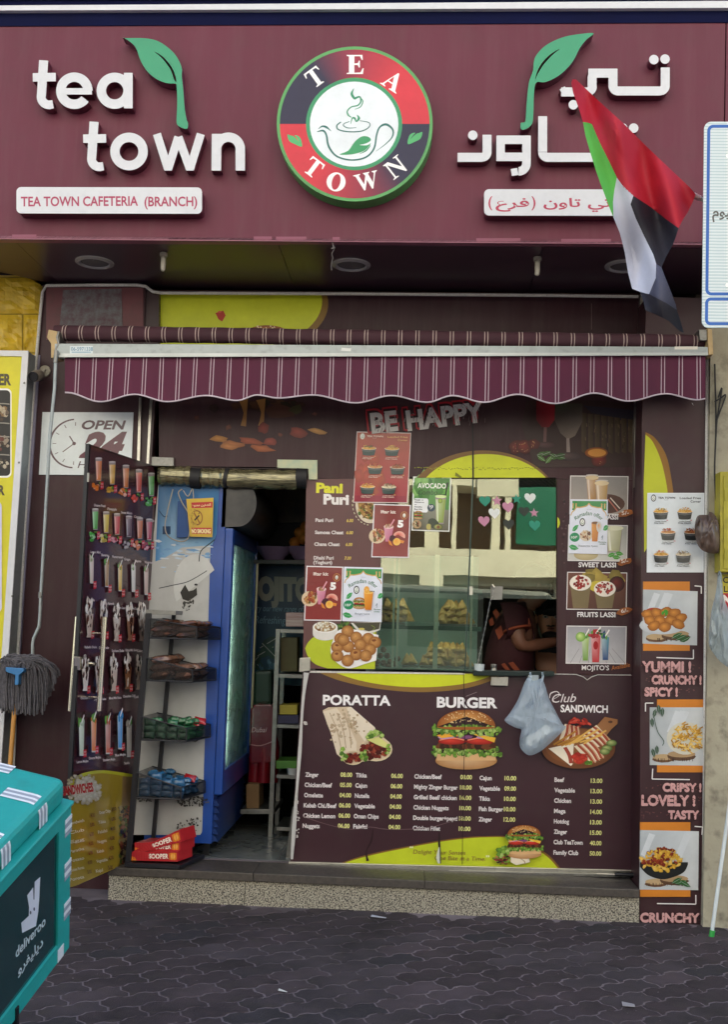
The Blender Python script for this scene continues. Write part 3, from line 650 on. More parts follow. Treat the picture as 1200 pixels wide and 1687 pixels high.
# valance cloth: wavy sheet with scalloped hem
nx, ny = 420, 9; vs = []; hem = []
for i in range(nx+1):
    px = 107+(1163-107)*i/nx; yb = vy(px)
    for j in range(ny+1):
        t_ = j/ny; py = 586+(yb-586)*t_; yy = YA+.004+.007*t_*math.sin(px*.046+1.3)+.004*t_*math.sin(px*.17); p = U(px, py, yy); vs.append(p)
        if j == ny: hem.append(p)
fs_ = [(i*(ny+1)+j, i*(ny+1)+j+1, (i+1)*(ny+1)+j+1, (i+1)*(ny+1)+j) for i in range(nx) for j in range(ny)]
MB().add(vs, fs_).build('valance', M_str, aw, smooth=True)
MB().tube([p+Vector((0, -.001, 0)) for p in hem[::2]], .0042, 6).build('hem_piping', mat('white_piping', '#cdbfca', .7), aw, smooth=True)
M_cream = mat('cream_bracket', '#c5a878', .5, dirt=.3)
for sx, p, q_ in ((1, [(80, 543), (94, 546), (95, 588), (84, 590), (84, 566), (77, 556)], [(88, 546), (98, 546), (98, 566), (90, 572)]), (-1, [(1166, 540), (1174, 543), (1176, 584), (1168, 585)], [(1152, 543), (1166, 543), (1166, 561), (1154, 561)])):
    slab('end_bracket', p, -.34, .1, M_cream, aw, .003); slab('roller_cap', q_, -.33, .1, M_dsteel, aw, .003)
c = Print(onplane(YA-.0125)); c.rect(115, 570, 153, 583.5, '#c3cfd3'); c.text('06-5971338', 117, 578, 6, '#4d7ea0', w=36, bold=.01, rot=.3); c.rect(118, 579.5, 150, 581.5, '#8fa9ba')
c.build('bar_sticker', M_paper, aw); c = Print(onplane(YA-.0125)); c.poly([(563, 573), (579, 574), (578, 579), (562, 578)], '#d3d6d3'); c.build('bar_sticker', M_paper, aw); c = Print(onplane(YA-.0125)); c.rect(1112, 571, 1150, 576, '#ddd9cf'); c.build('bar_sticker', M_paper, aw)
b = MB(); b.tube([U(x, y, -.34) for x, y in ((97, 548), (94, 556), (97, 566), (92, 576), (91, 590))], .006, 8); b.build('crank_eye', M_dsteel, aw, smooth=True)
# crank handle hanging
ck = thing('awning_crank', 'long thin grey steel crank rod hanging from the left end of the awning', 'crank', U(54, 1094, -.25))
tubeo('rod', [U(x, y, -.36+.0002*(y-585)) for x, y in ((92, 588), (90, 640), (82, 720), (75, 850), (67.6, 979), (66, 1015), (64.5, 1032), (60, 1042), (55.5, 1052), (54, 1062), (54, 1094))], .0085, M_alu, ck, 10)
tubeo('joint_sleeve', [U(x, y, -.36) for x, y in ((93, 578), (91.5, 598))], .011, M_dsteel, ck, 10)
MB().lathe([(.011, 0), (.011, .03)], U(66.5, 985, -.28), (0, 0, 1), 10).build('coupling', M_dsteel, ck, smooth=True)
# ---------------------------------------------------------------- printed food art (all in a local frame -.5 .. .5)
GRN = ['#6f9a38', '#8fb54a', '#557c2c', '#b4cc72']
def a_lettuce(c, y, h, w_=1.0, n=26):
    for i in range(n*3):
        t = i/(n*3-1)-.5; g = R.choice(GRN); c.blob(t*w_+R.uniform(-.02, .02), y+R.uniform(-h, h)*.55, .03, h*.34, g, .5, 8, R.uniform(-.9, .9), mixc(g, '#34561a', R.uniform(.3, .9)))
def a_burger(c, cx, cy, w_, h_=None):
    with c.at(cx, cy, w_, h_ or w_*.95):
        c.ell(0, .36, .44, .15, '#d9b48a', n=26, c2='#a9794b'); c.rect(-.42, .24, .42, .36, '#d2a877')
        a_lettuce(c, .2, .12, .94)
        for i in range(22): c.blob(-.38+.76*i/21, .12+R.uniform(-.02, .02), .05, .05, R.choice(['#4c2a1a', '#6b3a22', '#3b2016']), .3)
        for x in (-.2, .2): c.ell(x, .04, .2, .055, '#d5402f', n=18, c2='#8e1c18'); c.line([(x-.18, .02), (x, -.015), (x+.18, .02)], .02, '#e98a6b', 4)
        for x in (-.28, -.02, .25): c.blob(x, -.03, .12, .03, R.choice(['#b58fb0', '#7b4b73', '#cdd58a']), .2)
        c.poly([(.05, -.1), (.42, -.02), (.4, .06), (.3, .02)], '#e6b13c'); c.poly([(-.42, -.06), (-.2, -.12), (-.1, -.05), (-.35, -.01)], '#e0a133')
        a_lettuce(c, -.14, .13, .92, 24)
        p = [(-.4, -.19)]+[(.4*math.cos(math.radians(a))*1.03, -.2+.29*math.sin(math.radians(a))) for a in range(180, 361, 12)]+[(.4, -.19), (.3, -.15), (-.3, -.15)]
        c.ell(0, -.2, .415, .285, '#d59a55', 180, 360, 26, '#8f4f22', 0, -.6); c.ell(0, -.2, .415, .05, '#9c5b2a', 0, 180, 16)
        for i in range(60):
            a = R.uniform(3.5, 5.9); r = math.sqrt(R.uniform(.1, .95)); c.blob(.39*r*math.cos(a), -.21+.26*r*math.sin(a), .013, .008, '#f4dfb4', .2, 6, R.uniform(0, 3), '#c9a56c')
def a_bowl(c, cx, cy, w_, fill, top, bowl='#22282a', h_=None):
    """paper bowl of loaded fries"""
    with c.at(cx, cy, w_, h_ or w_*.8):
        c.poly([(-.46, -.1), (.46, -.1), (.36, .46), (.2, .5), (-.2, .5), (-.36, .46)], bowl); c.ell(0, -.1, .47, .13, '#e9dcc8', n=26); c.ell(0, -.11, .43, .11, fill[0])
        c.poly([(-.44, 0), (-.3, .05), (0, .07), (.3, .05), (.44, 0), (.41, .12), (0, .2), (-.41, .12)], mixc(bowl, '#808080', .35))
        c.spk(0, -.19, .38, .19, 26, .07, fill, .35); c.spk(0, -.27, .27, .12, 20, .045, top, .7)
def a_glass(c, cx, cy, w_, h_, col, kind=0, col2=None):
    with c.at(cx, cy, w_, h_):
        g = mixc(col, '#ffffff', .35)
        if kind == 0:      # tall tapered juice glass
            c.poly([(-.42, -.5), (.42, -.5), (.3, .48), (-.3, .48)], '#9a8d8c'); c.poly([(-.38, -.38), (.38, -.38), (.26, .44), (-.26, .44)], col, [g, mixc(col, '#000000', .12), mixc(col, '#000000', .3), col]); c.line([(-.26, -.34), (-.17, .4)], .1, mixc(col, '#ffffff', .5)); c.ell(0, -.5, .42, .035, '#c9c0bd')
        elif kind == 1:    # milkshake
            c.poly([(-.34, -.15), (.34, -.15), (.2, .42), (.3, .5), (-.3, .5), (-.2, .42)], col, None); c.spk(0, -.3, .3, .2, 14, .14, ['#efe6df', '#d8cabf', '#fbf6f0'], .8); c.spk(0, -.1, .25, .45, 16, .07, ['#3a2018', '#5a3020', '#e6d8cc'], 1.4, rot=.4)
        elif kind == 2:    # slim mojito
            c.poly([(-.32, -.42), (.32, -.42), (.24, .5), (-.24, .5)], '#b9b5b4'); c.poly([(-.28, -.36), (.28, -.36), (.2, .46), (-.2, .46)], col, [mixc(col, '#ffffff', .4), col, col2 or col, col2 or col]); c.spk(0, -.42, .3, .06, 8, .12, [col2 or col, '#6aa84f'], .8)
            c.line([(.0, -.4), (.3, -.62)], .07, '#e9e5e0')
def a_fruit(c, cx, cy, r, col, col2):
    c.ell(cx, cy, r, r*.9, col2, n=14, c2=col); c.ell(cx, cy, r*.8, r*.72, col, n=14)
    for k in range(7): a = k*.9; c.line([(cx, cy), (cx+r*.75*math.cos(a), cy+r*.68*math.sin(a))], r*.09, col2)
def a_leaf(c, cx, cy, l, w_, rot, col, vein='#ffffff'):
    with c.at(cx, cy, l, w_, rot):
        c.poly([(-.5, 0), (-.2, -.42), (.15, -.4), (.5, 0), (.15, .4), (-.2, .42)], col); c.line([(-.5, 0), (.4, 0)], .06, mixc(col, vein, .35))
def a_emb(c, cx, cy, r, dark='#2a2a33'):
    c.ell(cx, cy, r, r, dark, n=20); c.ell(cx, cy, r*.72, r*.72, '#e8e8e4', n=18); c.line([(cx-r*.4, cy), (cx-r*.2, cy+r*.35), (cx+r*.25, cy+r*.35), (cx+r*.4, cy)], r*.14, '#3d7a4c', 3); c.line([(cx, cy-r*.5), (cx+r*.15, cy-r*.25), (cx-r*.05, cy-r*.05)], r*.12, '#3d7a4c', 3)
# ---------------------------------------------------------------- the glazed shop front
sfn = thing('shop_front', 'glazed counter front with brown printed menu film and yellow curves', 'shop front', U(760, 1440, 0))
# frosted fascia (transom) above
tp = slab('transom_panel', [(261, 478), (1058, 484), (1052, 790), (917, 789), (917, 787), (660, 786), (655, 790), (505, 788), (505, 770), (262, 768)], 0, .02, M_brown, sfn)
c = Print(onplane(0)); YEL, YED = '#c9d02a', '#8a6428'
def curve(c, cx, cy, rx, ry, col, y0, a0=0, a1=360, n=40, inv=False):
    c.ell(cx, cy, rx, ry, col, a0, a1, n)
def clipell(c, cx, cy, rx, ry, x0, y0, x1, y1, col, n=72):
    p = [(cx+rx*math.cos(2*math.pi*i/n), cy+ry*math.sin(2*math.pi*i/n)) for i in range(n)]
    for ax, lim, sg_ in ((0, x0, 1), (0, x1, -1), (1, y0, 1), (1, y1, -1)):
        o_ = []
        for i in range(len(p)):
            a, b = p[i-1], p[i]; ia, ib = (a[ax]-lim)*sg_ >= 0, (b[ax]-lim)*sg_ >= 0
            if ia != ib: t = (lim-a[ax])/(b[ax]-a[ax]); o_.append((a[0]+(b[0]-a[0])*t, a[1]+(b[1]-a[1])*t))
            if ib: o_.append(b)
        p = o_
    c.off += c.step; ctr = (sum(q[0] for q in p)/len(p), sum(q[1] for q in p)/len(p)); k = c.W(*ctr)
    for i in range(len(p)): c.b.face([k, c.W(*p[i-1]), c.W(*p[i])], lin(col))
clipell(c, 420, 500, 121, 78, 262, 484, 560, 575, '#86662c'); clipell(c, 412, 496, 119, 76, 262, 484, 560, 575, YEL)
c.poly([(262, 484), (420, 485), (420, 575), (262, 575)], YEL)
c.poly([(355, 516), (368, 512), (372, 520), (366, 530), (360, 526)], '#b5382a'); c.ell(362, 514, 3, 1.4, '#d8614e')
c.ell(440, 552, 38, 16, '#c58a4e', n=26, c2='#8a4d24'); c.spk(440, 543, 30, 6, 26, 1.6, ['#f0dcae'])
# falling burger pieces under the valance
c.spk(440, 667, 60, 8, 26, 10, ['#3b2118', '#51301d', '#2c2417'], .6, rot=.1)
for x in (401, 430): c.line([(x, 658), (x+3, 680), (x, 702)], [16, 5, 9], '#8f6434', 4)
c.blob(461, 678, 26, 12, '#4a2a20', .15); c.blob(489, 675, 12, 8, '#3e3a20', .3)
for x, y, rx, ry, q in ((361, 723, 16, 5, '#b87b38'), (384, 732, 20, 6, '#a8663a'), (378, 736, 16, 5, '#b9763f'), (412, 727, 18, 5, '#9c4b33'), (432, 739, 20, 6, '#a65b35'), (445, 728, 10, 7, '#8f3a30'), (435, 706, 8, 9, '#7e2c24'), (492, 712, 14, 8, '#8a3b31'), (522, 710, 15, 5, '#c08b4a'), (324, 688, 5, 4, '#5a2c22'), (376, 704, 5, 5, '#6b382a'), (519, 682, 4, 3, '#6b3a32'), (352, 672, 8, 7, '#33201c'), (462, 716, 4, 3, '#70392e')):
    c.blob(x, y, rx, ry, q, .28, 10, .15, mixc(q, '#1a0c08', .45))
# drinks art under the right of the awning
c.poly([(868, 660), (990, 660), (1054, 668), (1054, 770), (880, 770), (860, 700)], '#35211f')
c.poly([(962, 668), (1050, 676), (1050, 720), (1020, 690), (975, 680)], '#2a2330')
for i in range(9): x = 958+i*11; c.poly([(x, 680+i*1.5), (x+9, 681+i*1.5), (x+8.5, 748), (x+1, 744)], '#53422f', ['#53422f', '#41331f', '#3a2c1c', '#4b3a28'])
for i in range(40):
    x, y = 962+R.uniform(0, 92), R.uniform(692, 735); c.line([(x, y), (x+R.uniform(-1, 1), y+6)], 1, R.choice(['#6b563c', '#2c2014']))
c.poly([(884, 660), (915, 660), (914, 692), (905, 704), (893, 704), (884, 692)], '#7c1420', ['#5e0f18', '#8c1824', '#8c1824', '#7c1420', '#5e0f18', '#5e0f18']); c.line([(899, 704), (898, 728)], 5, '#6a4a48'); c.ell(899, 733, 15, 5, '#5a3c3c', c2='#3c2426')
c.poly([(916, 665), (960, 665), (960, 695), (948, 718), (936, 724), (924, 714), (914, 692)], '#5d5149', ['#333b28', '#3b3328', '#5d5149', '#78695e', '#78695e', '#5d5149', '#463a34']); c.line([(936, 722), (937, 748)], [5, 3, 6], '#8c7d78'); c.ell(937, 752, 22, 7, '#54403f', c2='#2f2022')
for x, y, r, q in ((852, 737, 13, '#6e241e'), (864, 736, 14, '#7d2c22'), (880, 732, 10, '#5c201c'), (987, 757, 13, '#7c231c')): c.blob(x, y, r, r*.85, q, .12, 14, 0, '#451310'); c.spk(x, y, r*.7, r*.6, 12, .8, ['#b07a50'])
c.ell(983, 746, 19, 9, '#b4692a', n=20, c2='#7a4218'); c.ell(984, 746, 15, 6.5, '#c98a3c', n=18)
for i in range(9): a_leaf(c, 888+R.uniform(0, 42), 752+R.uniform(-7, 8), 17, 8, R.uniform(-60, 60), R.choice(['#3c5a28', '#4f7434', '#2f4a22']))
# big yellow disc
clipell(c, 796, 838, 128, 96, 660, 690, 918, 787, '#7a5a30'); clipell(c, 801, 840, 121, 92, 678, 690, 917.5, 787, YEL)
for i in range(60): c.blob(685+i*3.4+R.uniform(-1, 1), 772+R.uniform(-2, 2), 1.2, .8, '#8f9422')
c.poly([(751, 778), (762, 786), (758, 787), (750, 784)], '#777c1e')
# seams
c.line([(779, 667), (780, 787)], 2.6, '#1d1216'); c.line([(262, 770), (505, 773)], 1.2, '#2c1a1e'); c.line([(975, 500), (975, 543)], 1, '#6f5a58')
# BE HAPPY
for t_, x, y, w_, h_, s_ in (('BE', 612, 711, 44, 32, -6.5), ('HAPPY', 671, 707, 128, 32, -7)):
    [c.text(t_, x-4+a, y+b, h_, '#a3202c', w=w_+5, bold=.03, rot=s_) for a, b in ((-1.5, -3.5), (2, -4), (-2, 1), (1, 2.5))]; c.text(t_, x-3.5, y-1, h_, '#2c1418', w=w_+4, bold=.03, rot=s_); c.text(t_, x+1, y+2, h_-1, '#c9c5c2', w=w_, bold=.04, rot=s_)
for i in range(90): x = R.uniform(612, 800); y = 700-(x-612)*.115+R.uniform(-20, 12); c.line([(x, y), (x+R.uniform(-3, 3), y+R.uniform(2, 9))], .8, R.choice(['#6b5a5a', '#4a3034', '#8c8080']))
c.build('transom_film', M_ink, tp)
# lower menu panel
lp = slab('menu_panel', [(499, 1104), (1050, 1113), (1047, 1433), (478, 1419)], .0, .012, mat('brown_menu_board', '#40262d', .33, var=.08, vs=1.5, dirt=.2), sfn)
c = Print(onplane(0))
def band(top, bot, col, k=24):
    for i in range(k): pass
    c.poly([(p[0], p[1]) for p in top]+[(p[0], p[1]) for p in bot[::-1]], col)
s3 = lambda pts: [(p.x, p.y) for p in smoothp(pts, 6)]
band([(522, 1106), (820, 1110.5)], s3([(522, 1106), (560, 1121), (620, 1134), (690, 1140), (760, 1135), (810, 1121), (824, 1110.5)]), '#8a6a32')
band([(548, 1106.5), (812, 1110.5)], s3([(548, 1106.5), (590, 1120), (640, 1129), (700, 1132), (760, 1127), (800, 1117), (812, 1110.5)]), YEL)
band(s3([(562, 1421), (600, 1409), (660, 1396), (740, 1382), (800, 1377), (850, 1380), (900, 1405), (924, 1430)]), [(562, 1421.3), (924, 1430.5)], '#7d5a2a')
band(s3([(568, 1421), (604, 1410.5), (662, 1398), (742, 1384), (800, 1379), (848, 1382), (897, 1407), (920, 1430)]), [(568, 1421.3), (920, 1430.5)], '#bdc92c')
c.text('PORATTA', 532, 1160.5, 15.5, '#eeebec', w=112, bold=.035, rot=.6); c.text('BURGER', 720, 1164.5, 16, '#eeebec', w=100, bold=.04, rot=.8)
c.text('Club', 908, 1157.5, 14, '#e5dfe0', w=40, shear=-.35 if 0 else .35, rot=-2); c.text('SANDWICH', 924, 1172.5, 11.5, '#eeebec', w=78, bold=.03, rot=1)
c.line([(906, 1150), (908, 1142), (918, 1139), (922, 1145), (912, 1152)], [1, 2, 1.5, 1, .5], '#e5dfe0', 4); c.line([(768, 1147), (786, 1140)], .8, '#8f7f82')
WH, YP = '#d9d2d3', '#d6d488'
def rows(names, xn, yn, xp, yp, dy, dxr=-.85):
    for i, (a, p_, w_) in enumerate(names):
        c.text(a, xn+dxr*i, yn+dy*i, 6.8, WH, bold=.034, rot=1.2, w=w_)
        if p_: c.text(p_, xp+dxr*i, yp+dy*i, 6.8, YP, 'r', bold=.034, rot=1.2, w=19.3)
rows([('Zinger', '08.00', 22), ('Chicken/Beef', '05.00', 45), ('Omelette', '04.00', 31), ('Kebab Chi./Beef', '06.00', 54), ('Chicken Lemon', '06.00', 53), ('Nuggets', '06.00', 28)], 503, 1279, 580.5, 1279.5, 16.85)
rows([('Tikka', '06.00', 18), ('Cajun', '06.00', 19.5), ('Nutella', '04.00', 24), ('Vegetable', '04.00', 34), ('Oman Chips', '04.00', 41), ('Falafel', '04.00', 23)], 586.5, 1280, 664, 1281.5, 16.85)
rows([('Chicken/Beef', '08.00', 45), ('Mighty Zinger Burger', '18.00', 72), ('Grilled Beef/ chicken', '16.00', 71), ('Chicken Nuggets', '10.00', 58), ('Double burger+pepsi', '18.00', 73), ('Chicken Fillet', '10.00', 45)], 683, 1282, 778, 1283.5, 17, -.5)
rows([('Cajun', '10.00', 20), ('Vegetable', '09.00', 34), ('Tikka', '10.00', 18), ('Fish Burger', '10.00', 40), ('Zinger', '12.00', 22)], 790.5, 1284.5, 851, 1285.3, 17, -.4)
rows([('Beef', '13.00', 16), ('Vegetable', '13.00', 34), ('Chicken', '13.00', 28), ('Mega', '14.00', 19), ('Hotdog', '13.00', 25), ('Zinger', '15.00', 22), ('Club TeaTown', '40.00', 48), ('Family Club', '50.00', 41)], 914, 1287.5, 993, 1289.5, 17.1, -.25)
c.text('Delight Your Senses', 681, 1406, 7, '#8a6a3a', w=86, shear=.15, rot=1.3); c.text('One Bite at a Time.', 716, 1416, 7, '#8a6a3a', w=84, shear=.15, rot=1.3)
c.text('“', 675, 1401, 7, '#e8ecc0', w=6, bold=.03); c.text('”', 801, 1416, 7, '#e8ecc0', w=6, bold=.03)
# wrap
with c.at(590, 1212, 116, 100):
    WR = ['#d9c9b4', '#c7b39a', '#e6d9c6']
    c.poly([(-.5, -.42), (-.42, -.47), (-.12, -.48), (.02, -.3), (.22, -.12), (.44, .1), (.48, .28), (.3, .38), (0, .44), (-.22, .4), (-.33, .1), (-.44, -.2)], '#cdb99e')
    c.poly([(-.5, -.4), (-.3, -.46), (-.14, -.2), (-.02, .1), (-.02, .34), (-.18, .42), (-.3, .3), (-.4, -.1)], '#dccdb8'); c.poly([(-.16, -.46), (-.1, -.48), (.24, -.14), (.28, 0), (.1, .1), (-.08, -.2)], '#e2d5c2')
    c.spk(-.22, -.12, .2, .32, 50, .02, ['#c8b498', '#bda486', '#cdb99e'], 1.4); [c.line([(-.4+k*.1, -.38), (-.3+k*.09, -.1), (-.24+k*.07, .2)], .012, '#b39c80', 4) for k in range(3)]; c.spk(.02, -.2, .12, .16, 12, .016, ['#c0a888', '#bba27f'])
    c.ell(.26, .22, .23, .2, '#7b2c1e', n=20, c2='#d8c7a8'); c.ell(-.07, .36, .15, .12, '#6d241a', n=20, c2='#d8c7a8')
    c.spk(.25, .24, .19, .14, 44, .04, ['#6d2018', '#8c3424', '#a34a34', '#4c140f', '#752a1c']); c.spk(-.07, .36, .12, .07, 26, .035, ['#6d2018', '#8c3424', '#a34a34', '#4c140f'])
    c.spk(.24, .0, .12, .09, 26, .035, GRN); c.poly([(.12, .06), (.3, .02), (.42, .12), (.4, .2), (.3, .16)], '#d2cf82'); c.spk(-.2, .3, .04, .12, 14, .03, GRN); c.spk(.09, .34, .05, .1, 14, .03, GRN); c.spk(.43, .24, .03, .1, 8, .025, GRN)
a_burger(c, 768.5, 1217, 116, 99)
# club sandwiches on a board
with c.at(956, 1222, 124, 88):
    c.poly([(.22, -.3), (.33, -.47), (.5, -.42), (.5, -.34), (.42, -.24), (.34, -.1)], '#9c6a42'); c.ell(.405, -.375, .03, .025, '#5b3a28'); c.ell(-.02, .12, .49, .38, '#8a5734', n=36, c2='#6b4026', hx=0); c.ell(-.02, .09, .44, .33, '#8f5d38', n=30, c2='#7d4c2c')
    c.spk(.0, -.36, .13, .1, 26, .045, ['#c33a2a', '#a3261c', '#d85642'], .5)
    def sw(pts, n=3):
        c.poly(pts, '#e4d6be'); a, b, d, e_ = pts
        for k in range(n):
            t = (k+.7)/n*.9; L1 = [(a[0]+(b[0]-a[0])*t, a[1]+(b[1]-a[1])*t), (e_[0]+(d[0]-e_[0])*t, e_[1]+(d[1]-e_[1])*t)]; M_ = ((L1[0][0]+L1[1][0])/2+.02, (L1[0][1]+L1[1][1])/2)
            c.line([L1[0], M_, L1[1]], .035, R.choice(['#8e3a28', '#a5472f']), 4); c.line([(L1[0][0]+.03, L1[0][1]), (M_[0]+.03, M_[1]), (L1[1][0]+.03, L1[1][1])], .016, '#c79a78', 4)
    sw([(-.2, -.34), (-.02, -.28), (-.02, .0), (-.28, -.02)]); sw([(.02, -.12), (.22, -.32), (.42, -.02), (.24, .1)]); sw([(-.08, .08), (.18, -.02), (.32, .28), (.14, .42)])
    c.poly([(-.42, .12), (-.08, .02), (-.1, .42), (-.12, .45)], '#e6dccb'); c.line([(-.2, .1), (-.14, .25), (-.12, .4)], .05, '#9c4030', 4)
    for i in range(9): c.line([(-.35+i*.05, .05+R.uniform(-.05, .03)), (-.05+i*.05, -.18+R.uniform(-.08, .08))], .03, R.choice(['#cf9a45', '#dcae5a', '#b57d30']))
    for x, y in ((.36, .12), (.42, .02), (.33, .18)): c.ell(x, y, .07, .06, '#b7c07c', n=16, c2='#4c6a30')
    c.spk(.0, .3, .09, .08, 16, .05, ['#c53a2a', '#d8523c', '#a92c20']); c.spk(.1, .4, .05, .03, 8, .03, GRN)
# small burger, salad and wrap
with c.at(845, 1411, 60, 30):
    c.spk(-.28, .1, .25, .32, 70, .06, ['#4f7a26', '#7aa83a', '#8c3a34', '#3c1c1c', '#d08a5a', '#6b4a2a']); c.poly([(-.05, -.2), (.42, -.1), (.48, .3), (.1, .46), (-.05, .3)], '#d8cbb4'); c.line([(0, -.1), (.3, .2), (.34, .4)], .04, '#a9977c', 4)
a_burger(c, 864, 1386, 66, 56)
c.spk(828, 1404, 10, 8, 20, 3.4, GRN)
# cracks and scrapes in the glass behind the film
c.line([(764, 1106), (766, 1200), (763, 1330), (762, 1424)], 1.1, '#1b1013', 3)
c.line([(500, 1345), (540, 1358), (580, 1366), (610, 1362), (640, 1366), (700, 1364), (740, 1354), (764, 1345)], 1, '#6d5558', 3)
c.line([(615, 1366), (612, 1385), (604, 1402), (606, 1418)], [1, 3, 1.5, 5], '#2a1a1c', 4); c.line([(724, 1371), (724, 1390), (725, 1405), (724, 1422)], [2, 4, 3, 6], '#2a1f20', 4); c.line([(724, 1395), (722, 1412), (724, 1422)], [1, 6, 3], '#c9ccc0', 4)
for pts in ([(505, 1108), (499, 1160), (494, 1240), (487, 1330), (481, 1415)],): c.line(pts, [9, 5, 4, 6, 4, 7, 4], '#b9b8b6', 8)
c.spk(503, 1192, 4, 3, 6, 1.6, ['#cfcac6']); c.spk(490, 1345, 3, 40, 20, 1.6, ['#c6c2be'])
c.build('menu_film', M_ink, lp)
slab('top_edge_strip', [(512, 1105), (766, 1108.5), (766, 1111), (510, 1108)], -.004, .01, M_wtrim, sfn)
slab('bottom_rail', [(476, 1419.5), (1048, 1433.5), (1048, 1441), (475, 1428)], -.014, .03, M_steel, sfn, .002)
slab('sill_strip', [(474, 1428.5), (1050, 1441.5), (1050, 1445), (474, 1434)], -.03, .04, M_dsteel, sfn)
b = MB(); pts = [(905, 1110), (950, 1111), (962, 1115), (968, 1120), (975, 1115), (985, 1111.5), (1040, 1112)]
b.tube([U(*p, -.003) for p in pts], .0022, 6); b.build('torn_edge', M_wtrim, sfn)
# right menu column
rp = slab('drinks_panel', [(917.5, 789.5), (1052, 790.5), (1050, 1112), (917.5, 1110)], 0, .012, M_brown, sfn)
c = Print(onplane(0))
def photo(x0, y0, x1, y1, bg, bg2=None, tilt=.012):
    d = (x1-x0)*tilt; q = [(x0+1, y0), (x1, y0+d), (x1-1.2, y1+d), (x0-.5, y1)]; c.poly(q, '#e8e4e2'); i = 1.3
    c.poly([(q[0][0]+i, q[0][1]+i), (q[1][0]-i, q[1][1]+i), (q[2][0]-i, q[2][1]-i), (q[3][0]+i, q[3][1]-i)], bg, [bg, bg, bg2 or bg, bg2 or bg])
photo(939, 783.5, 1036, 847, '#8e8a88', '#a59a90'); c.ell(1000, 830, 30, 16, '#3a2622', n=24, c2='#5a3a30'); a_glass(c, 976, 805, 24, 44, '#b98a4e'); a_glass(c, 992, 815, 26, 46, '#c39a58'); c.ell(976, 787, 11, 3.5, '#d9c49c'); c.ell(992, 796, 12, 4, '#ddc9a4'); c.line([(1002, 822), (1018, 842)], 2, '#b56a5a'); c.line([(1006, 820), (1022, 838)], 1.6, '#e3d6c8')
photo(936, 864, 1035, 924, '#a7a59c', '#cfcdc6'); a_glass(c, 1012, 889, 34, 44, '#c9c79a'); c.ell(1013, 870, 15, 4, '#dedcc0'); c.ell(966, 914, 20, 9, '#cfc19a', c2='#b5a57c')
for x, y in ((1008, 914), (1016, 918), (1021, 912)): a_leaf(c, x, y, 14, 8, R.uniform(-30, 30), '#4c9a34')
photo(934, 942, 1034, 1004, '#6e4436', '#57362c'); c.spk(1000, 955, 34, 10, 10, 14, ['#b9a04a', '#8c7a38']); c.ell(1017, 962, 13, 13, '#6e2420', n=18, c2='#2c0e10'); c.ell(985, 966, 14, 9, '#c9b43c')
for x, y, w_ in ((957, 975, 34), (997, 985, 34)):
    c.poly([(x-w_/2, y-12), (x+w_/2, y-12), (x+w_*.36, min(y+30, 1002)), (x-w_*.36, min(y+30, 1002))], '#7a6a4a'); c.ell(x, y-15, w_*.53, 13, '#ece2d6', n=22); c.spk(x, y-16, w_*.42, 10, 30, 2.4, ['#a3302c', '#c04a40', '#7d1f1c'])
photo(933, 1030.5, 1033, 1093, '#9c9aa0', '#c3c0c2'); 
for i in range(7): c.line([(940+i*15, 1092), (955+i*9, 1068)], .6, '#7d7a7c')
a_glass(c, 965, 1066, 21, 48, '#a9c06a', 2, '#6f9a3c'); a_glass(c, 998, 1066, 22, 46, '#3f8a9c', 2, '#22447a'); a_glass(c, 982, 1066, 28, 54, '#c8474a', 2, '#c02a30'); c.ell(957, 1049, 8, 8, '#cfdf92', c2='#6fa33c'); c.spk(982, 1046, 11, 4, 14, 2.6, ['#a02430', '#c23c44']); c.spk(990, 1041, 6, 4, 6, 2, ['#2f5a2c']); c.ell(982, 1063, 4, 7, '#a3141c')
c.text('SWEET LASSI', 953.5, 934, 7.6, '#e9e4e4', w=62, bold=.03, rot=.5); c.text('FRUITS LASSI', 951.5, 1016, 7.8, '#e9e4e4', w=63, bold=.03, rot=.5); c.text('MOJITO’S', 959, 1103.5, 7.6, '#e9e4e4', w=45, bold=.015, rot=.5); c.text('LASSI', 997, 855.5, 7.4, '#e9e4e4', w=22, bold=.03, rot=.5)
c.text('Available', 1008, 1104, 7, '#b8703c', w=31, bold=.01, shear=.2, rot=-11)
for x, y, t_ in ((1031, 846, '5/-'), (1030, 925, '5/-'), (1030, 1007, '6/-')):
    c.blob(x, y, 12, 5.5, '#a9622f', .22, 12, -.25); c.blob(x-2, y+1, 11, 4, '#94552c', .3, 12, -.2); c.text(t_, x-6, y+2.5, 6, '#eadfd6', w=12, bold=.015, rot=-6)
c.line([(919, 791), (919, 1100)], 1.2, '#33201f'); c.spk(930, 870, 4, 60, 16, 2, ['#2e1c20', '#5d4246'])
clipell(c, 905, 861, 18, 15, 919, 840, 960, 880, YEL)
c.build('drinks_film', M_ink, rp)
# pani puri film at the left of the window
lf = slab('snack_menu_panel', [(505, 789), (634, 789), (618, 1103), (499, 1101)], 0, .012, mat('brown_snack_board', '#664140', .36, var=.06, vs=2, dirt=.2), sfn)
c = Print(onplane(0))
c.text('Pani', 521, 811, 15, '#dcd83c', w=44, bold=.05, rot=1); c.text('Puri', 533, 830, 15.5, '#e9e4e2', w=42, bold=.05, rot=1)
for t_, x, y, w_, p_, px_ in (('Pani Puri', 520, 859.5, 29, '6.00', 571), ('Samosa Chaat', 519, 879.5, 47, '6.00', 570.5), ('Chana Chaat', 518, 899, 42, '6.00', 569.5), ('Dhahi Puri', 517, 921.5, 33, '7.00', 567.5), ('(Yoghurt)', 516.5, 929, 31, None, 0)):
    c.text(t_, x, y, 5.4, '#d8cfcd', w=w_, bold=.04, rot=.6)
    if p_: c.text(p_, px_, y+.4, 5, '#d6b85a', w=11, bold=.03, rot=.6, shear=.15)
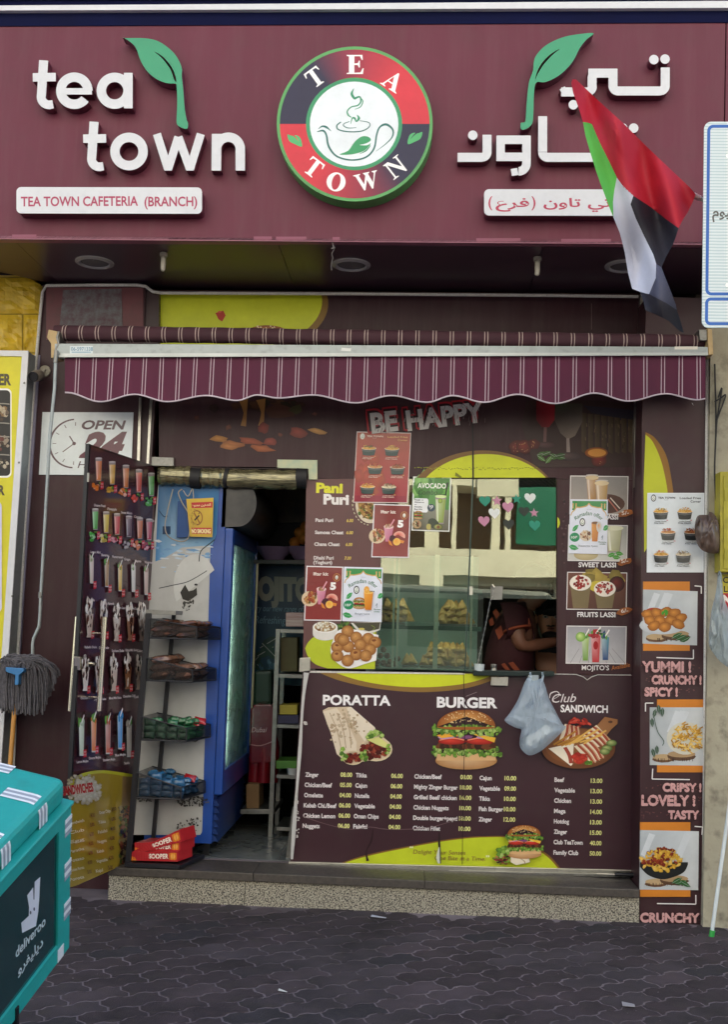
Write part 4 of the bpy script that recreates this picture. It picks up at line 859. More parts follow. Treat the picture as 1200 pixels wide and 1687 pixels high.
c.ell(610, 831, 24, 31, '#d9cbb4', 20, 200, 22); c.ell(611, 829, 21, 27, '#a37a40', 10, 200, 20); c.spk(606, 840, 15, 14, 60, 2.6, ['#8a5a2a', '#c9a05a', '#6b3c1e', '#5a6b2a', '#d9b878'])
for i in range(10): a = math.radians(95+i*11); c.line([(610+29*math.cos(a), 829+36*math.sin(a)), (610+29*math.cos(a+.1), 829+36*math.sin(a+.1))], 1.3, '#cfc7a8')
c.poly(s3([(503, 1068), (508, 1058), (520, 1048), (545, 1042), (620, 1040)])+[(618, 1102)]+s3([(540, 1101), (520, 1094), (508, 1082), (503, 1068)]), '#b4c02c')
c.spk(568, 1032, 14, 8, 40, 3, ['#2f4a1c', '#466b2a', '#1f3314', '#6b8a3c'])
c.ell(536, 1044, 20.5, 11, '#d8d4ce', n=24); c.rect(515.5, 1033, 556.5, 1044, '#d8d4ce'); c.ell(536, 1033, 20.5, 9.5, '#e6e3de', n=24); c.ell(536, 1033, 17.5, 7.5, '#a9885a'); c.spk(536, 1032, 16, 7, 50, 2.4, ['#e8dfca', '#c9b088', '#8c6238', '#f0ebdc'])
c.poly([(578, 1026), (628, 1024), (626, 1038), (610, 1044), (590, 1040)], '#cfccc4'); c.poly([(582, 1026), (627, 1025), (625, 1036), (608, 1040), (592, 1036)], '#4a4636'); c.blob(596, 1036, 5, 2, '#c9b85a'); c.line([(612, 1030), (618, 1034), (614, 1038)], 1, '#7a8a3c', 3)
c.poly(s3([(545, 1066), (556, 1040), (575, 1036), (600, 1040), (624, 1046)])+[(620, 1088)]+s3([(600, 1094), (575, 1101), (556, 1092), (546, 1078), (545, 1066)]), '#e9e6e4')
for x, y in ((573, 1040), (561, 1052), (587, 1050), (607, 1052), (556, 1066), (618, 1058), (574, 1065), (594, 1062), (610, 1070), (556, 1080), (587, 1078), (603, 1080), (573, 1088), (566, 1054)):
    c.ell(x, y, 10.3, 9.8, '#cf9a5a', n=20, c2='#8a5426'); 
    for _ in range(5): c.blob(x+R.uniform(-6, 6), y+R.uniform(-6, 6), 1.2, 1.2, '#b57f44')
    if R.random() < .35: c.blob(x+R.uniform(-2, 2), y-3, 3.2, 2.2, '#7c4422', .3)
c.build('snack_film', M_ink, lf)
# glass
G = glassmat('window_glass', '#dfeee8', 1.5, 0, .05, ior=1.9, rtint=(1, .92, .68))
slab('window_pane', [(635, 789), (778.5, 789), (765, 1104), (619, 1102)], .002, .008, G, sfn)
slab('window_pane', [(781, 789), (916.5, 789), (916.5, 987), (797, 985), (794, 1106), (768, 1106)], .002, .008, G, sfn)
for p in ([(778.6, 789), (780.8, 789), (767.6, 1106), (765.4, 1106)],): slab('pane_joint', p, 0, .012, mat('glass_edge', '#2e4a44', .3), sfn)
slab('pane_bracket', [(774, 966), (779, 966), (779, 980), (774, 980)], -.01, .03, M_steel, sfn); slab('pane_bracket', [(809, 966), (829, 966), (828, 988), (809, 988)], -.006, .02, M_dsteel, sfn, .001)
slab('slide_rail', [(780, 1104), (914, 1106), (914, 1114), (780, 1113)], -.05, .09, mat('dark_rail', '#23302e', .3, metal=.3), sfn, .003)
slab('rail_clamp', [(810, 1115), (838, 1115), (837, 1130), (809, 1129)], -.03, .05, M_steel, sfn, .002); slab('rail_clamp', [(870, 1115), (886, 1115), (886, 1128), (870, 1128)], -.02, .03, mat('frosted_clamp', '#a9b3b3', .5), sfn)
slab('glass_clamp', [(494, 1084), (511, 1083), (511, 1105), (493, 1107)], -.012, .03, M_steel, sfn, .002)
slab('corner_patch', [(457, 757), (523, 758), (523, 790), (509, 790), (508, 772), (457, 771)], -.014, .02, mat('pale_patch_fitting', '#b8b594', .3, metal=.3, col2='#8ca394', vs=14), sfn, .001)
b = MB(); pts = [U(813, 966+i*5.2, -.02) + Vector((-.0014*i*(1 if i > 3 else .2)*2.3, 0, 0)) for i in range(27)]
for i in range(26):
    a, d = pts[i], pts[i+1]; m_ = (a+d)/2; o_ = Vector((.004, 0, 0)) if i % 2 else Vector((0, .004, 0)); b.tube([a, m_+o_, d, m_-o_, a], .0012, 5)
b.tube([U(811, 963, -.02), U(815, 968, -.02)], .006, 8); tag(b.build('chain', M_steel), 'thin metal chain hanging down the left edge of the serving hatch', 'chain')
b = MB(); b.lathe([(.0, 0), (.016, 0), (.016, .012), (.013, .014), (.016, .018), (.016, .034), (.0, .036)], U(814, 1105, -.02), (0, 0, 1), 18); tag(b.build('hinge_knob', M_steel, smooth=True), 'round polished metal knob on the left end of the hatch rail', 'knob')
tag(MB().lathe([(.0, 0), (.024, 0), (.028, .035), (.0, .035)], U(790, 1105, -.03), (0, 0, 1), 18).build('white_cup', mat('milky_plastic', '#cdd8da', .4), smooth=True), 'small milky plastic cup at the left end of the hatch rail', 'cup')
# screwdriver on the sill
sc_ = thing('screwdriver', 'screwdriver with dark handle lying on the sill strip beside the right steel post', 'screwdriver', U(1020, 1442, -.06))
tubeo('shaft', [U(984, 1439, -.06), U(1014, 1440, -.06)], .003, M_steel, sc_); MB().tube([U(1013, 1440, -.06), U(1018, 1440, -.06), U(1030, 1440.5, -.06), U(1044, 1441, -.06), U(1048, 1441, -.06)], [.006, .011, .009, .013, .010], 12).build('handle', M_black, sc_, smooth=True)
# ---------------------------------------------------------------- hearts and stars stuck on the glass
def sticker(kind, px, py, s_, col, label):
    if kind == 'heart': pts = [(0, .45), (-.42, .05), (-.5, -.18), (-.42, -.38), (-.22, -.45), (-.05, -.36), (0, -.22), (.05, -.36), (.22, -.45), (.42, -.38), (.5, -.18), (.42, .05)]
    else: pts = [((.5 if i % 2 == 0 else .22)*math.sin(i*math.pi/5), -(.5 if i % 2 == 0 else .22)*math.cos(i*math.pi/5)) for i in range(10)]
    b = MB(); b.prism([U(px+x*s_+y*s_*.08, py+y*s_, -.0022) for x, y in pts], (0, .0022, 0))
    tag(b.build(kind+'_sticker', mat('foam_'+col.strip('#'), col, .6, var=.03)), label, 'sticker', 'hearts and stars stuck on the window')
TQ, PK, WHT, DK = '#2c9078', '#c98aa6', '#e9ecea', '#2f352e'
for a in (('heart', 799.5, 826, 19, TQ, 'turquoise heart sticker, upper leftmost of those on the window'), ('star', 819.5, 825, 18, PK, 'pink star sticker between the two upper turquoise stickers'), ('heart', 837.5, 836, 19, PK, 'pink heart sticker in the middle of the group under the pink star'),
          ('star', 851.5, 822, 17, TQ, 'turquoise star sticker on the window'), ('heart', 874, 821, 19, WHT, 'white heart sticker at the upper right of the group'), ('heart', 815, 846, 19, WHT, 'white heart sticker below the pink star, left of the pink heart'),
          ('heart', 798, 859, 19, PK, 'pink heart sticker, lower leftmost of those on the window'), ('heart', 838.5, 864, 19, DK, 'dark heart sticker, lowest in the middle of the group'), ('heart', 864, 843, 18, DK, 'dark heart sticker left of the right pink star'),
          ('star', 880.5, 845, 16, PK, 'pink star sticker at the right of the group'), ('heart', 881.5, 866, 19, TQ, 'turquoise heart sticker at the lower right of the group')): sticker(*a)
# ---------------------------------------------------------------- posters
def d_iftar(c):
    c.rect(.03, .02, .97, .98, '#7c2b28', '#8a3230'); c.text('Iftar kit', .2, .17, .055, '#ecdcd4', w=.4, bold=.03); c.ell(.83, .2, .1, .075, '#b5793e', n=20); c.ell(.83, .2, .085, .062, '#7c2b28'); a_emb(c, .83, .2, .05, '#b5793e')
    c.text('5', .66, .42, .12, '#f4f0ee', w=.16, bold=.06)
    c.ell(.13, .6, .22, .14, '#d8c0a0'); c.spk(.14, .58, .16, .11, 40, .04, ['#a8482a', '#c47a3c', '#8c3420', '#6a5a24', '#d09a5a'], .8)
    c.poly([(.3, .42), (.56, .42), (.5, .7), (.36, .7)], '#cf7f9a', ['#dfa2b6', '#cf7f9a', '#b8607e', '#cf7f9a']); c.ell(.43, .42, .13, .04, '#e8c6c4'); c.spk(.43, .41, .1, .03, 12, .025, ['#8c4a3c', '#c49a70']); c.line([(.46, .42), (.57, .28)], .03, '#e6a2b0')
    c.ell(.72, .6, .16, .1, '#c9402f', 180, 380, 16, '#e8b0a0'); c.blob(.54, .64, .09, .06, '#4a1f2c'); c.ell(.66, .7, .1, .07, '#e29a2c', n=16, c2='#f0c060'); c.poly([(.42, .66), (.5, .7), (.56, .78), (.47, .76)], '#d9873a'); c.poly([(.74, .66), (.86, .68), (.84, .73), (.76, .72)], '#d9873a')
def d_ramadan(burger=True):
    def f(c):
        c.rect(.0, .0, 1, 1, '#dfe3f0'); c.rect(.06, .03, .97, .2, '#2f8c46')
        for sx in (-1, 1):
            p = [(.5+sx*a, b) for a, b in ((0, .07), (.06, .12), (.17, .14), (.25, .15), (.33, .15), (.38, .2), (.44, .24), (.47, .3))]
            c.poly([(.5+sx*0, .32), (.5+sx*0, .07), (.5+sx*.06, .12), (.5+sx*.17, .14), (.5+sx*.25, .15), (.5+sx*.33, .15), (.5+sx*.38, .2), (.5+sx*.44, .24), (.5+sx*.475, .3)][::sx], '#dfe3f0')
            c.line(p, .022, '#c9a460', 4)
            for x in (.34, .42): c.line([(.5+sx*x, .17), (.5+sx*x, .1)], .03, '#d8b978'); c.ell(.5+sx*x, .09, .022, .018, '#c9a460')
        pth = lambda lx: (.5+math.sin((lx-.5)*2.0)*.47, .62-math.cos((lx-.5)*2.0)*.33, (lx-.5)*1.7)
        c.text('Ramadan offer', .1, 0, .075, '#2c6b50', w=.8, bold=.01, path=lambda lx: pth(lx))
        c.text('Tea Town', .45, .19, .012, '#555555', w=.12); a_emb(c, .34, .42, .075)
        c.ell(.15, .7, .13, .085, '#1f8a5a', n=20); c.text('10Đ'[:2]+'Đ', .06, .725, .045, '#e9f4ee', w=.17, bold=.02)
        a_leaf(c, .16, .53, .2, .1, -35, '#2f9a50'); a_leaf(c, .13, .89, .26, .11, 10, '#2f9a50'); a_leaf(c, .95, .52, .16, .11, 150, '#2f9a50')
        if burger:
            a_burger(c, .42, .66, .34, .22); c.poly([(.53, .46), (.77, .46), (.73, .78), (.57, .78)], '#e08a1c', ['#f0a840', '#e08a1c', '#c8700c', '#e08a1c']); c.ell(.65, .46, .12, .03, '#f4c060'); a_fruit(c, .6, .41, .07, '#e8a030', '#f4d080'); c.text('Juice', .68, .45, .03, '#333333', w=.12, bold=.03)
            c.text('Burger+juice', .32, .87, .035, '#4c5560', w=.37); c.text('Burger', .8, .78, .026, '#2c6b50', w=.17, bold=.02); c.text('combo', .8, .82, .026, '#2c6b50', w=.15, bold=.02)
        else:
            c.ell(.44, .67, .16, .1, '#d8c8b0'); c.spk(.44, .66, .13, .08, 40, .03, ['#a86a3a', '#d8a870', '#6a3a20', '#e8d0b0'], .6); c.poly([(.58, .43), (.78, .43), (.74, .77), (.6, .77)], '#c87828', ['#e0a050', '#c87828', '#b86818', '#c87828']); c.ell(.68, .43, .1, .025, '#7a4a20'); c.ell(.78, .5, .07, .1, '#d89038', c2='#c8d8e0')
            c.text('Shawarma +juice', .25, .87, .033, '#4c5560', w=.5); c.text('Shawarma', .77, .79, .024, '#2c6b50', w=.2, bold=.02); c.text('combo', .8, .825, .024, '#2c6b50', w=.15, bold=.02)
        c.line([(.84, .7), (.88, .66), (.86, .74)], .012, '#667788', 3)
    return f
def d_avocado(c):
    c.rect(0, 0, 1, 1, '#e9ece6'); c.rect(.04, .02, .97, .98, '#5a9a4a', '#4a7a3c'); c.spk(.5, .2, .44, .2, 22, .12, ['#6fb04e', '#4c8a3a', '#8cc46a', '#3c7a34'])
    c.rect(.04, .6, .97, .98, '#7f8070', '#64604f')
    c.text('AVOCADO', .13, .21, .09, '#f0f2ea', w=.74, bold=.02); c.text('Combo', .14, .33, .09, '#23331f', w=.5, shear=.2); c.poly([(.88, .1), (.94, .1), (.88, .34), (.68, .34), (.68, .32), (.85, .32)], '#23331f')
    c.poly(rrect(.04, .4, .42, .66, .05), '#e6e8ea')
    for i, t_ in enumerate(('Burger or', 'Shawarma', 'or', 'Paratha', 'Burrito')): c.text(t_, .06, .44+i*.043, .022, '#2c2f3a', w=(.24, .25, .06, .2, .21)[i], bold=.03)
    c.ell(.5, .57, .1, .07, '#1f3a4a', n=20); c.text('10', .45, .565, .04, '#f0f0f0', w=.1, bold=.03); c.text('Đ', .47, .61, .035, '#f0f0f0', w=.06, bold=.02)
    a_glass(c, .74, .61, .34, .52, '#9ab04a'); c.ell(.74, .36, .145, .03, '#cfe0a0'); c.ell(.73, .44, .06, .045, '#6a7a34'); c.ell(.73, .44, .045, .034, '#9ab04a')
    c.blob(.58, .86, .16, .09, '#26331c', .06, 16, .3); c.ell(.7, .92, .12, .055, '#c9c46a', n=18, c2='#3a4a20'); c.ell(.7, .92, .045, .03, '#7a4a28'); c.blob(.45, .92, .06, .06, '#b5a85a', .15)
    a_burger(c, .17, .71, .26, .16); c.ell(.14, .88, .12, .08, '#d8c4a0', c2='#a88a60'); c.spk(.14, .88, .08, .05, 16, .02, ['#6a3a20', '#3c5a24', '#a85a3a'])
FN = ['#d9a040', '#e8bc5c', '#c98a30', '#f0d080']
def d_loaded(bg1, bg2, ink, red):
    def f(c):
        c.rect(0, 0, 1, 1, '#cfc0bc' if red else '#dde2e6'); c.rect(.015, .012, .985, .988, bg1, bg2)
        if red: c.spk(.25, .6, .2, .3, 12, .12, ['#b4482e', '#a83e2c']); c.rect(.03, .9, .97, .985, '#8c1a34')
        a_emb(c, .11, .065, .045, '#2a2a30' if not red else '#c9c0b4'); c.text('TEA TOWN', .19, .073, .022, ink, w=.3, bold=.045); c.text('Restaurant', .3, .092, .01, ink, w=.07)
        c.text('Loaded Fries', .57, .078, .026, ink if not red else '#d8a860', w=.37, bold=.02); c.text('Corner', .76, .122, .028, ink if not red else '#d8a860', w=.18, bold=.02)
        tops = [['#6a8a3c', '#3c2a1c', '#e0b050'], ['#e0a850', '#d09040', '#e8c070'], ['#b8342c', '#d0503c', '#8c241c'], ['#5a2c20', '#8c4a30', '#c0402c'], ['#c04a34', '#e0b050', '#d8785a'], ['#e8e0d0', '#3c3028', '#b89c78']]
        for i, (x, y) in enumerate(((.24, .25), (.66, .25), (.37, .51), (.78, .51), (.25, .79), (.64, .79))):
            a_bowl(c, x, y, .29, [FN, FN, ['#c98a50', '#b86a3c', '#d8a868'], ['#9c5a34', '#c08850'], FN, ['#d8c8a8', '#a88a60']][i], tops[i], '#1f3a38' if red else '#2a2c2c', .17)
            c.text('Loaded Cheese', x-.1, y+.115, .013, ink, w=.2, bold=.02); c.text('Fries Classic', x-.11, y+.135, .013, ink, w=.22 if i % 2 else .17, bold=.03)
            c.text('12', x+.1, y+.1, .012, '#e8c070' if red else '#c03040', w=.03, bold=.04)
    return f
sheet = lambda *a, **k: paper(*a, **k)
paper('poster', 'red loaded fries poster with six green bowls taped below the BE HAPPY lettering', 'poster', [(588, 711), (678, 713), (672, 829), (582, 828)], -.004, d_loaded('#a84a34', '#9c2236', '#e6cdbd', True), M_paper, group='posters taped to the window')
paper('poster', 'red Iftar kit poster with pink drink, taped under the red loaded fries poster', 'poster', [(616, 830), (677.5, 832), (674, 919), (612, 918)], -.006, d_iftar, M_paper, group='posters taped to the window', bg='#e6e0e4')
paper('poster', 'green avocado combo poster with tall green drink taped to the clear window', 'poster', [(681, 785), (744, 786), (741, 876), (678, 874)], -.004, d_avocado, M_paper, group='posters taped to the window')
paper('poster', 'red Iftar kit poster with pink drink, at the lower left below the Dhahi Puri line', 'poster', [(505, 932), (566, 933.5), (563, 1023), (501, 1022)], -.004, d_iftar, M_paper, group='posters taped to the window', bg='#e6e0e4')
paper('poster', 'white and green Ramadan offer poster with burger and orange juice, left part of the window', 'poster', [(567, 933.5), (631, 935), (629, 1025), (564, 1023)], -.0045, d_ramadan(True), M_paper, group='posters taped to the window', bg='#e6eaf6')
paper('poster', 'white and green Ramadan offer poster over the lassi photos on the right menu column', 'poster', [(940, 822.5), (1002, 823), (1001, 913), (937, 911.5)], -.006, d_ramadan(False), M_paper, group='posters taped to the window', bg='#e6eaf6')
# ---------------------------------------------------------------- open door with printed drinks menu
HP = Vector((-1.44, 0, 0)); HD = Vector((-.15, -.64, 0)).normalized(); HN = Vector((-HD.y, HD.x, 0))   # HN points to the camera side
dmap = lambda px, py, off: UP(px, py, HP+HN*off, HN)
door = thing('glass_door', 'open glass door covered in brown drinks menu film with yellow foot', 'door', HP)
DQ = [(148.5, 732), (262, 770), (215, 1421), (109, 1466)]
b = MB(); b.prism([dmap(*p, 0) for p in DQ], -HN*.012); b.build('door_leaf', mat('brown_door_film', '#44262d', .16, var=.08, vs=2, coat=.6), door)
M_gloss = inkmat('glossy_door_film', .14, coat=.7)
c = Print(dmap); DB = '#3f2229'
c.line([(150, 734), (262, 772)], 3, '#2a1a1e')
ROW = [([(162.7, 774, '#e0762c'), (185, 780, '#e0a838'), (207.5, 786, '#d8742e'), (229, 793, '#dd4a36'), (249.5, 799, '#5fb04e')], 10, 38, 34, 0, ['Orange Fresh', 'Pineapple', 'Sweet Melon', 'Carrot', 'Avocado'], 62),
       ([(157, 856, '#52b04a'), (175, 861, '#dcc040'), (193, 864, '#c8204a'), (212.5, 868, '#6b4a56'), (230.5, 871, '#d8703a'), (246, 873, '#c42a50')], 9.5, 35, 30, 0, ['Lemon Mint', 'Banana', 'Pomegranate', 'Grape', 'Mango', 'Watermelon'], 57),
       ([(151, 938, '#cbb8ac'), (176, 944, '#a5793a'), (198, 951, '#d0a83c'), (220, 952, '#c8c4c0'), (241, 957, '#c0a098')], 9, 46, 22, 2, ['Falooda', 'Mango Falooda', 'Mango Lassi', 'Sweet Lassi', 'Avil Milk'], 54),
       ([(147.6, 1020, '#b8a49a'), (171, 1021, '#b09c92'), (192.6, 1026, '#bca89c'), (215, 1025, '#8c6450'), (234, 1026, '#9a8478')], 14, 60, 26, 1, ['Rafaello Shake', 'Oreo Shake', 'Snickers Shake', 'Kitkat Milk Shake', 'Galaxy Shake'], 50),
       ([(141, 1110, '#d8ccc4'), (163, 1112, '#bca89c'), (188, 1110, '#c4b0a4'), (211, 1107, '#7a5238'), (229, 1108, '#a08a7c')], 13, 56, 22, 1, ['Chocolate Shake', 'Dry Fruit Shake', 'Mixed Milk Shake', 'Chocolate Chill', 'Cold Coffee'], 44),
       ([(134.5, 1215, '#b8c4b0'), (154.5, 1209, '#d87830'), (178, 1212, '#b07068'), (198, 1204, '#3a8ccc'), (213, 1217, '#b8b0a8')], 11, 60, 18, 2, ['Lemon Mojito', 'Orange Mojito', 'Strawberry Mojito', 'Blue Mojito', 'Soda'], 44)]
for items, w_, h_, fr, kind, names, dn in ROW:
    for (x, y, q), nm in zip(items, names):
        a_glass(c, x, y, w_*1.3, h_, q, kind, '#c05a40' if q == '#b07068' else None)
        if kind == 0: c.spk(x-5, y+27, 5, 7, 9, 3, [q, mixc(q, '#ffffff', .3), mixc(q, '#203010', .4)]); c.spk(x+1, y+22, 3, 2, 3, 2, ['#5a8a30'])
        c.poly([(x+3, y+20), (x+8, y+19), (x+8, y+31), (x+3, y+33)], '#b02430')
        c.text('AED', x+3.6, y+24.5, 2.6, '#e4c4c4', w=4); c.text(str(R.randint(8, 18)), x+3.6, y+29.5, 3.4, '#e4c4c4', w=3.6)
        c.text(nm, x-8, y+dn-2, 4.1, '#cfc4c4', w=min(20, 3.2+len(nm)*1.35), rot=5-(y-774)*.025, bold=.02)
# a mustard foot with torn white title
tp_ = s3([(114, 1300), (124, 1284), (140, 1275), (170, 1271), (214, 1277), (225, 1279)])
c.poly(tp_+[(212, 1419), (188, 1431), (127, 1458), (110, 1463)], '#8c7424'); c.line(tp_, 5, '#a8a428')
c.poly([(202, 1279), (226, 1279), (213, 1420), (197, 1427)], '#7c6440')
for i in range(90): c.blob(R.uniform(198, 214), R.uniform(1330, 1424), 3, 4, R.choice(['#4c5a2c', '#5a2c24', '#8c7a50', '#3c3024', '#7a4430']), .3)
c.spk(138, 1299, 30, 24, 150, 3.2, ['#b5a890', '#c2b8a4', '#a89a7a']); c.spk(138, 1300, 24, 18, 60, 5, ['#bdb4a4'])
c.text('SANDWICHES', 104, 1310, 14, '#9c2a2c', w=51, bold=.05, rot=-8)
for i, (a, p_) in enumerate((('Sandwich', '4.00'), ('Club', '5.00'), ('Egg', '6.00'), ('Paratha', '4.00'), ('Potato', '6.00'), ('Chicken Porota', '6.00'), ('Porota', '5.00'))):
    y = 1344+i*15.5; c.text(a, 139, y+9, 4.8, '#c8bca0', 'r', w=24, rot=-13, bold=.01); c.text(p_, 150-i*.9, y+2, 6, '#5a3420', w=7, rot=-10, bold=.02)
for i, (a, p_) in enumerate((('Oman Chips', '3.50'), ('Tikka', '6.00'), ('Falafel', '4.00'), ('Nuggets', '6.00'), ('Kebab', '4.00'), ('Vegetable', '4.00'), ('Kajul', '5.00'))):
    y = 1341+i*16; c.text(a, 164-i*.9, y, 5, '#c8bca0', w=min(19, 3+len(a)*1.7), rot=-11, bold=.01); c.text(p_, 184.5-i*.9, y-5, 6, '#5a3420', w=7.5, rot=-10, bold=.02)
c.poly([(143.8, 779), (147, 779), (146.5, 794), (143.2, 794)], '#d8d4c4')
c.build('door_film', M_gloss, door)
b = MB(); b.prism([dmap(x, y, .003) for x, y in ((147, 731), (149.5, 732), (110, 1466), (107.5, 1466))], -HN*.02); b.build('edge_strip', M_black, door)
M_chrome = mat('polished_steel', '#d8d2c4', .12, metal=1, var=.05)
for off, p0, p1 in ((.075, (172.5, 1016), (163, 1171)), (-.075, (128, 1016), (116, 1171))):
    a, d = dmap(*p0, off), dmap(*p1, off); h = MB(); h.tube([a, d], .0125, 14)
    for t_ in (.18, .86): q = a.lerp(d, t_); h.tube([q, q-HN*(off-(0 if off > 0 else -.012))], .006, 8)
    h.build('pull_handle', M_chrome, door, smooth=True)
h = MB(); 
for (x0, y0, x1, y1, o_) in ((132, 1082, 146, 1104, .018), (146, 1088, 152, 1099, .03)): h.prism([dmap(*p, o_) for p in rect(x0, y0, x1, y1)], -HN*(o_+.014))
h.build('lock', M_chrome, door, bevel=.001)
h = MB(); a = dmap(148, 1093, .02); h.tube([a, a+HN*.03], .009, 12); h.build('key_cylinder', M_chrome, door, smooth=True)
slab('pivot_patch', [(237, 752), (286, 754), (286, 768), (240, 767)], -.03, .045, M_dsteel, door, .002); tubeo('pivot_pin', [U(246, 766, -.01), U(246, 780, -.01)], .008, M_chrome, door)
# ---------------------------------------------------------------- OPEN 24 HOURS plate
def d_open(c):
    c.rect(0, 0, 1, 1, '#d3dadd')
    K = '#4c2c36'
    c.line([(.37+.27*math.cos(math.radians(a)), .5+.385*math.sin(math.radians(a))) for a in range(92, 271, 6)], .022, K)
    for a in range(90, 271, 30): q, w_ = math.cos(math.radians(a)), math.sin(math.radians(a)); c.line([(.37+.24*q, .5+.34*w_), (.37+.2*q, .5+.285*w_)], .008, K)
    c.line([(.365, .5), (.31, .38)], .014, K); c.line([(.365, .5), (.245, .635)], .012, K); c.ell(.365, .5, .02, .028, K)
    c.text('OPEN', .425, .268, .135, K, w=.47, bold=.03, shear=.2); c.text('24', .43, .70, .36, '#5c2c38', w=.44, bold=.06, shear=.25); c.text('HOURS', .415, .89, .11, K, w=.45, bold=.0, shear=.2)
paper('wall_plate', 'white OPEN 24 HOURS plate with clock on the left brown pilaster', 'sign', [(70, 679), (220, 679.5), (216, 783), (64, 782)], -.058, d_open, M_paper, t=.003, bg='#d3dadd')
# ---------------------------------------------------------------- small white cable trim running round the frame
tr = MB(); pts = [(22, 1262), (29, 1080), (48, 740), (59, 600), (66, 520), (70, 482), (76, 471), (150, 470), (225, 470), (240, 472), (252, 481), (265, 483), (600, 484.5), (900, 487), (1052, 489)]
tr.tube([U(*p, -.065) for p in pts], .0085, 8); tg = thing('cable_duct', 'thin white cable cover running up the left wall and along under the soffit', 'cable cover', U(22, 1262, -.065)); tr.build('duct_run', M_wtrim, tg, smooth=True)
slab('trunking', [(52, 585), (66, 585), (20, 1262), (4, 1262)], -.06, .03, M_lilac, tg)
# ---------------------------------------------------------------- left: yellow block wall and yellow light box
yw = thing('block_wall', 'yellow painted rough block wall at the left edge beyond the brown pilaster', 'wall', U(30, 560, -.02))
b = MB(); b.prism([U(x, y, .0) for x, y in ((-200, 330), (70, 472), (60, 640), (20, 1300), (10, 1480), (-200, 1480))], (0, .15, 0)); b.build('wall_core', M_ymort, yw)
def rough_block(x0, y0, x1, y1, clip=None):
    nx_, ny_ = 16, 8; vs = []; 
    for i in range(nx_+1):
        for j in range(ny_+1):
            px, py = x0+(x1-x0)*i/nx_, y0+(y1-y0)*j/ny_
            if clip: py = max(py, clip(px))
            e = min(i, nx_-i, j, ny_-j); d = 0 if e == 0 else .012+.016*noise.noise(Vector((px*.05, py*.07, 3)))+.012*noise.noise(Vector((px*.15, py*.2, 9)))
            vs.append(U(px, py, -.004-max(d, 0)))
    fs_ = [(i*(ny_+1)+j, (i+1)*(ny_+1)+j, (i+1)*(ny_+1)+j+1, i*(ny_+1)+j+1) for i in range(nx_) for j in range(ny_)]
    b = MB(); b.add(vs, fs_); b.build('block', M_yblock, yw)
cl = lambda px: 424+(px-0)*46/70+1.5
rough_block(-90, 396, 70, 456, cl); rough_block(-90, 458, 67, 517, cl)
rough_block(-90, 519, 36, 580); rough_block(38.5, 519, 66, 580); rough_block(-90, 583, 58, 640)
lb = thing('light_box', 'yellow restaurant light box in a white metal frame, cut off at the left edge', 'sign', U(0, 1290, -.2))
LBQ = [(-150, 575), (45, 578), (-3, 1300), (-190, 1300)]
slab('box_body', LBQ, -.2, .12, M_alu, lb)
lbf = lambda o_: [(-150+o_, 575+o_), (45-o_, 578+o_), (-3-o_, 1300-o_), (-190+o_, 1300-o_)]
b = MB(); b.prism([U(*p, -.212) for p in [(-150, 575), (47, 578), (-1, 1300), (-190, 1300)]], (0, .012, 0), [[U(*p, -.212) for p in lbf(9)]]); b.build('frame', M_white, lb)
c = Print(onplane(-.203)); c.poly(lbf(8), '#cfc62f'); c.text('OVER', 18.5, 634, 17, '#4a4430', 'r', w=46, bold=.05, cond=1); c.text('DINNER', 8, 815, 15, '#4a4430', 'r', w=60, bold=.05)
c.poly(rrect(-90, 640, 19, 787, 8), '#ebe9e0'); c.poly(rrect(-90, 643, 17, 784, 7), '#2a2827'); c.spk(-2, 680, 16, 12, 40, 4, ['#8a6a4a', '#b5a58c', '#4a3a30', '#6a5a4c']); c.spk(-2, 730, 16, 14, 40, 4, ['#6a3a34', '#4a3a30', '#9a8a78']); c.spk(0, 765, 14, 10, 24, 3, ['#b8ac98', '#4a4038'])
for y in (668, 700, 722, 752): c.line([(-20, y), (0, y-3), (16, y-2)], 2, '#8c867c', 3)
c.poly(rrect(-90, 825, 3, 1010, 10), '#c9c8dc'); c.build('box_face', M_ink, lb)
for p in ((40, 631), (31, 762), (20, 982)): MB().lathe([(.0, 0), (.006, 0), (.004, .004), (0, .004)], U(*p, -.213), (0, -1, 0), 8).build('screw', M_dsteel, lb)
# ---------------------------------------------------------------- cameras
cc = thing('security_camera', 'small grey bullet security camera on the left pilaster beside the light box', 'camera', U(75, 614, -.06))
MB().lathe([(0, 0), (.032, 0), (.03, .012), (.012, .02), (.012, .035), (0, .035)], U(74.5, 612, -.055), (0, -1, 0), 20).build('base', mat('cream_plastic', '#bdb6a4', .4), cc, smooth=True)
p = U(66, 618, -.13); q_ = U(58, 620, -.19); ax = (q_-p).normalized(); MB().lathe([(0, 0), (.026, 0), (.03, .01), (.03, .07), (.027, .08), (0, .08)], p, ax, 20).build('body', mat('greige_plastic', '#8d8378', .4), cc, smooth=True)
MB().lathe([(0, .081), (.026, .081), (.026, .095), (.022, .095), (.020, .088), (0, .088)], p, ax, 20).build('lens_hood', M_black, cc, smooth=True)
cc = thing('security_camera', 'white bullet security camera under the right end of the awning', 'camera', U(1145, 665, -.1))
a, d = U(1163, 655, -.08), U(1135, 670, -.2); MB().tube([a, a.lerp(d, .7), d], [.018, .03, .028], 16).build('body', M_white, cc, smooth=True); MB().tube([d, d+(d-a).normalized()*.006], .022, 14).build('lens', M_black, cc, smooth=True); MB().tube([a, a+Vector((.02, .1, .02))], .012, 8).build('arm', M_white, cc)
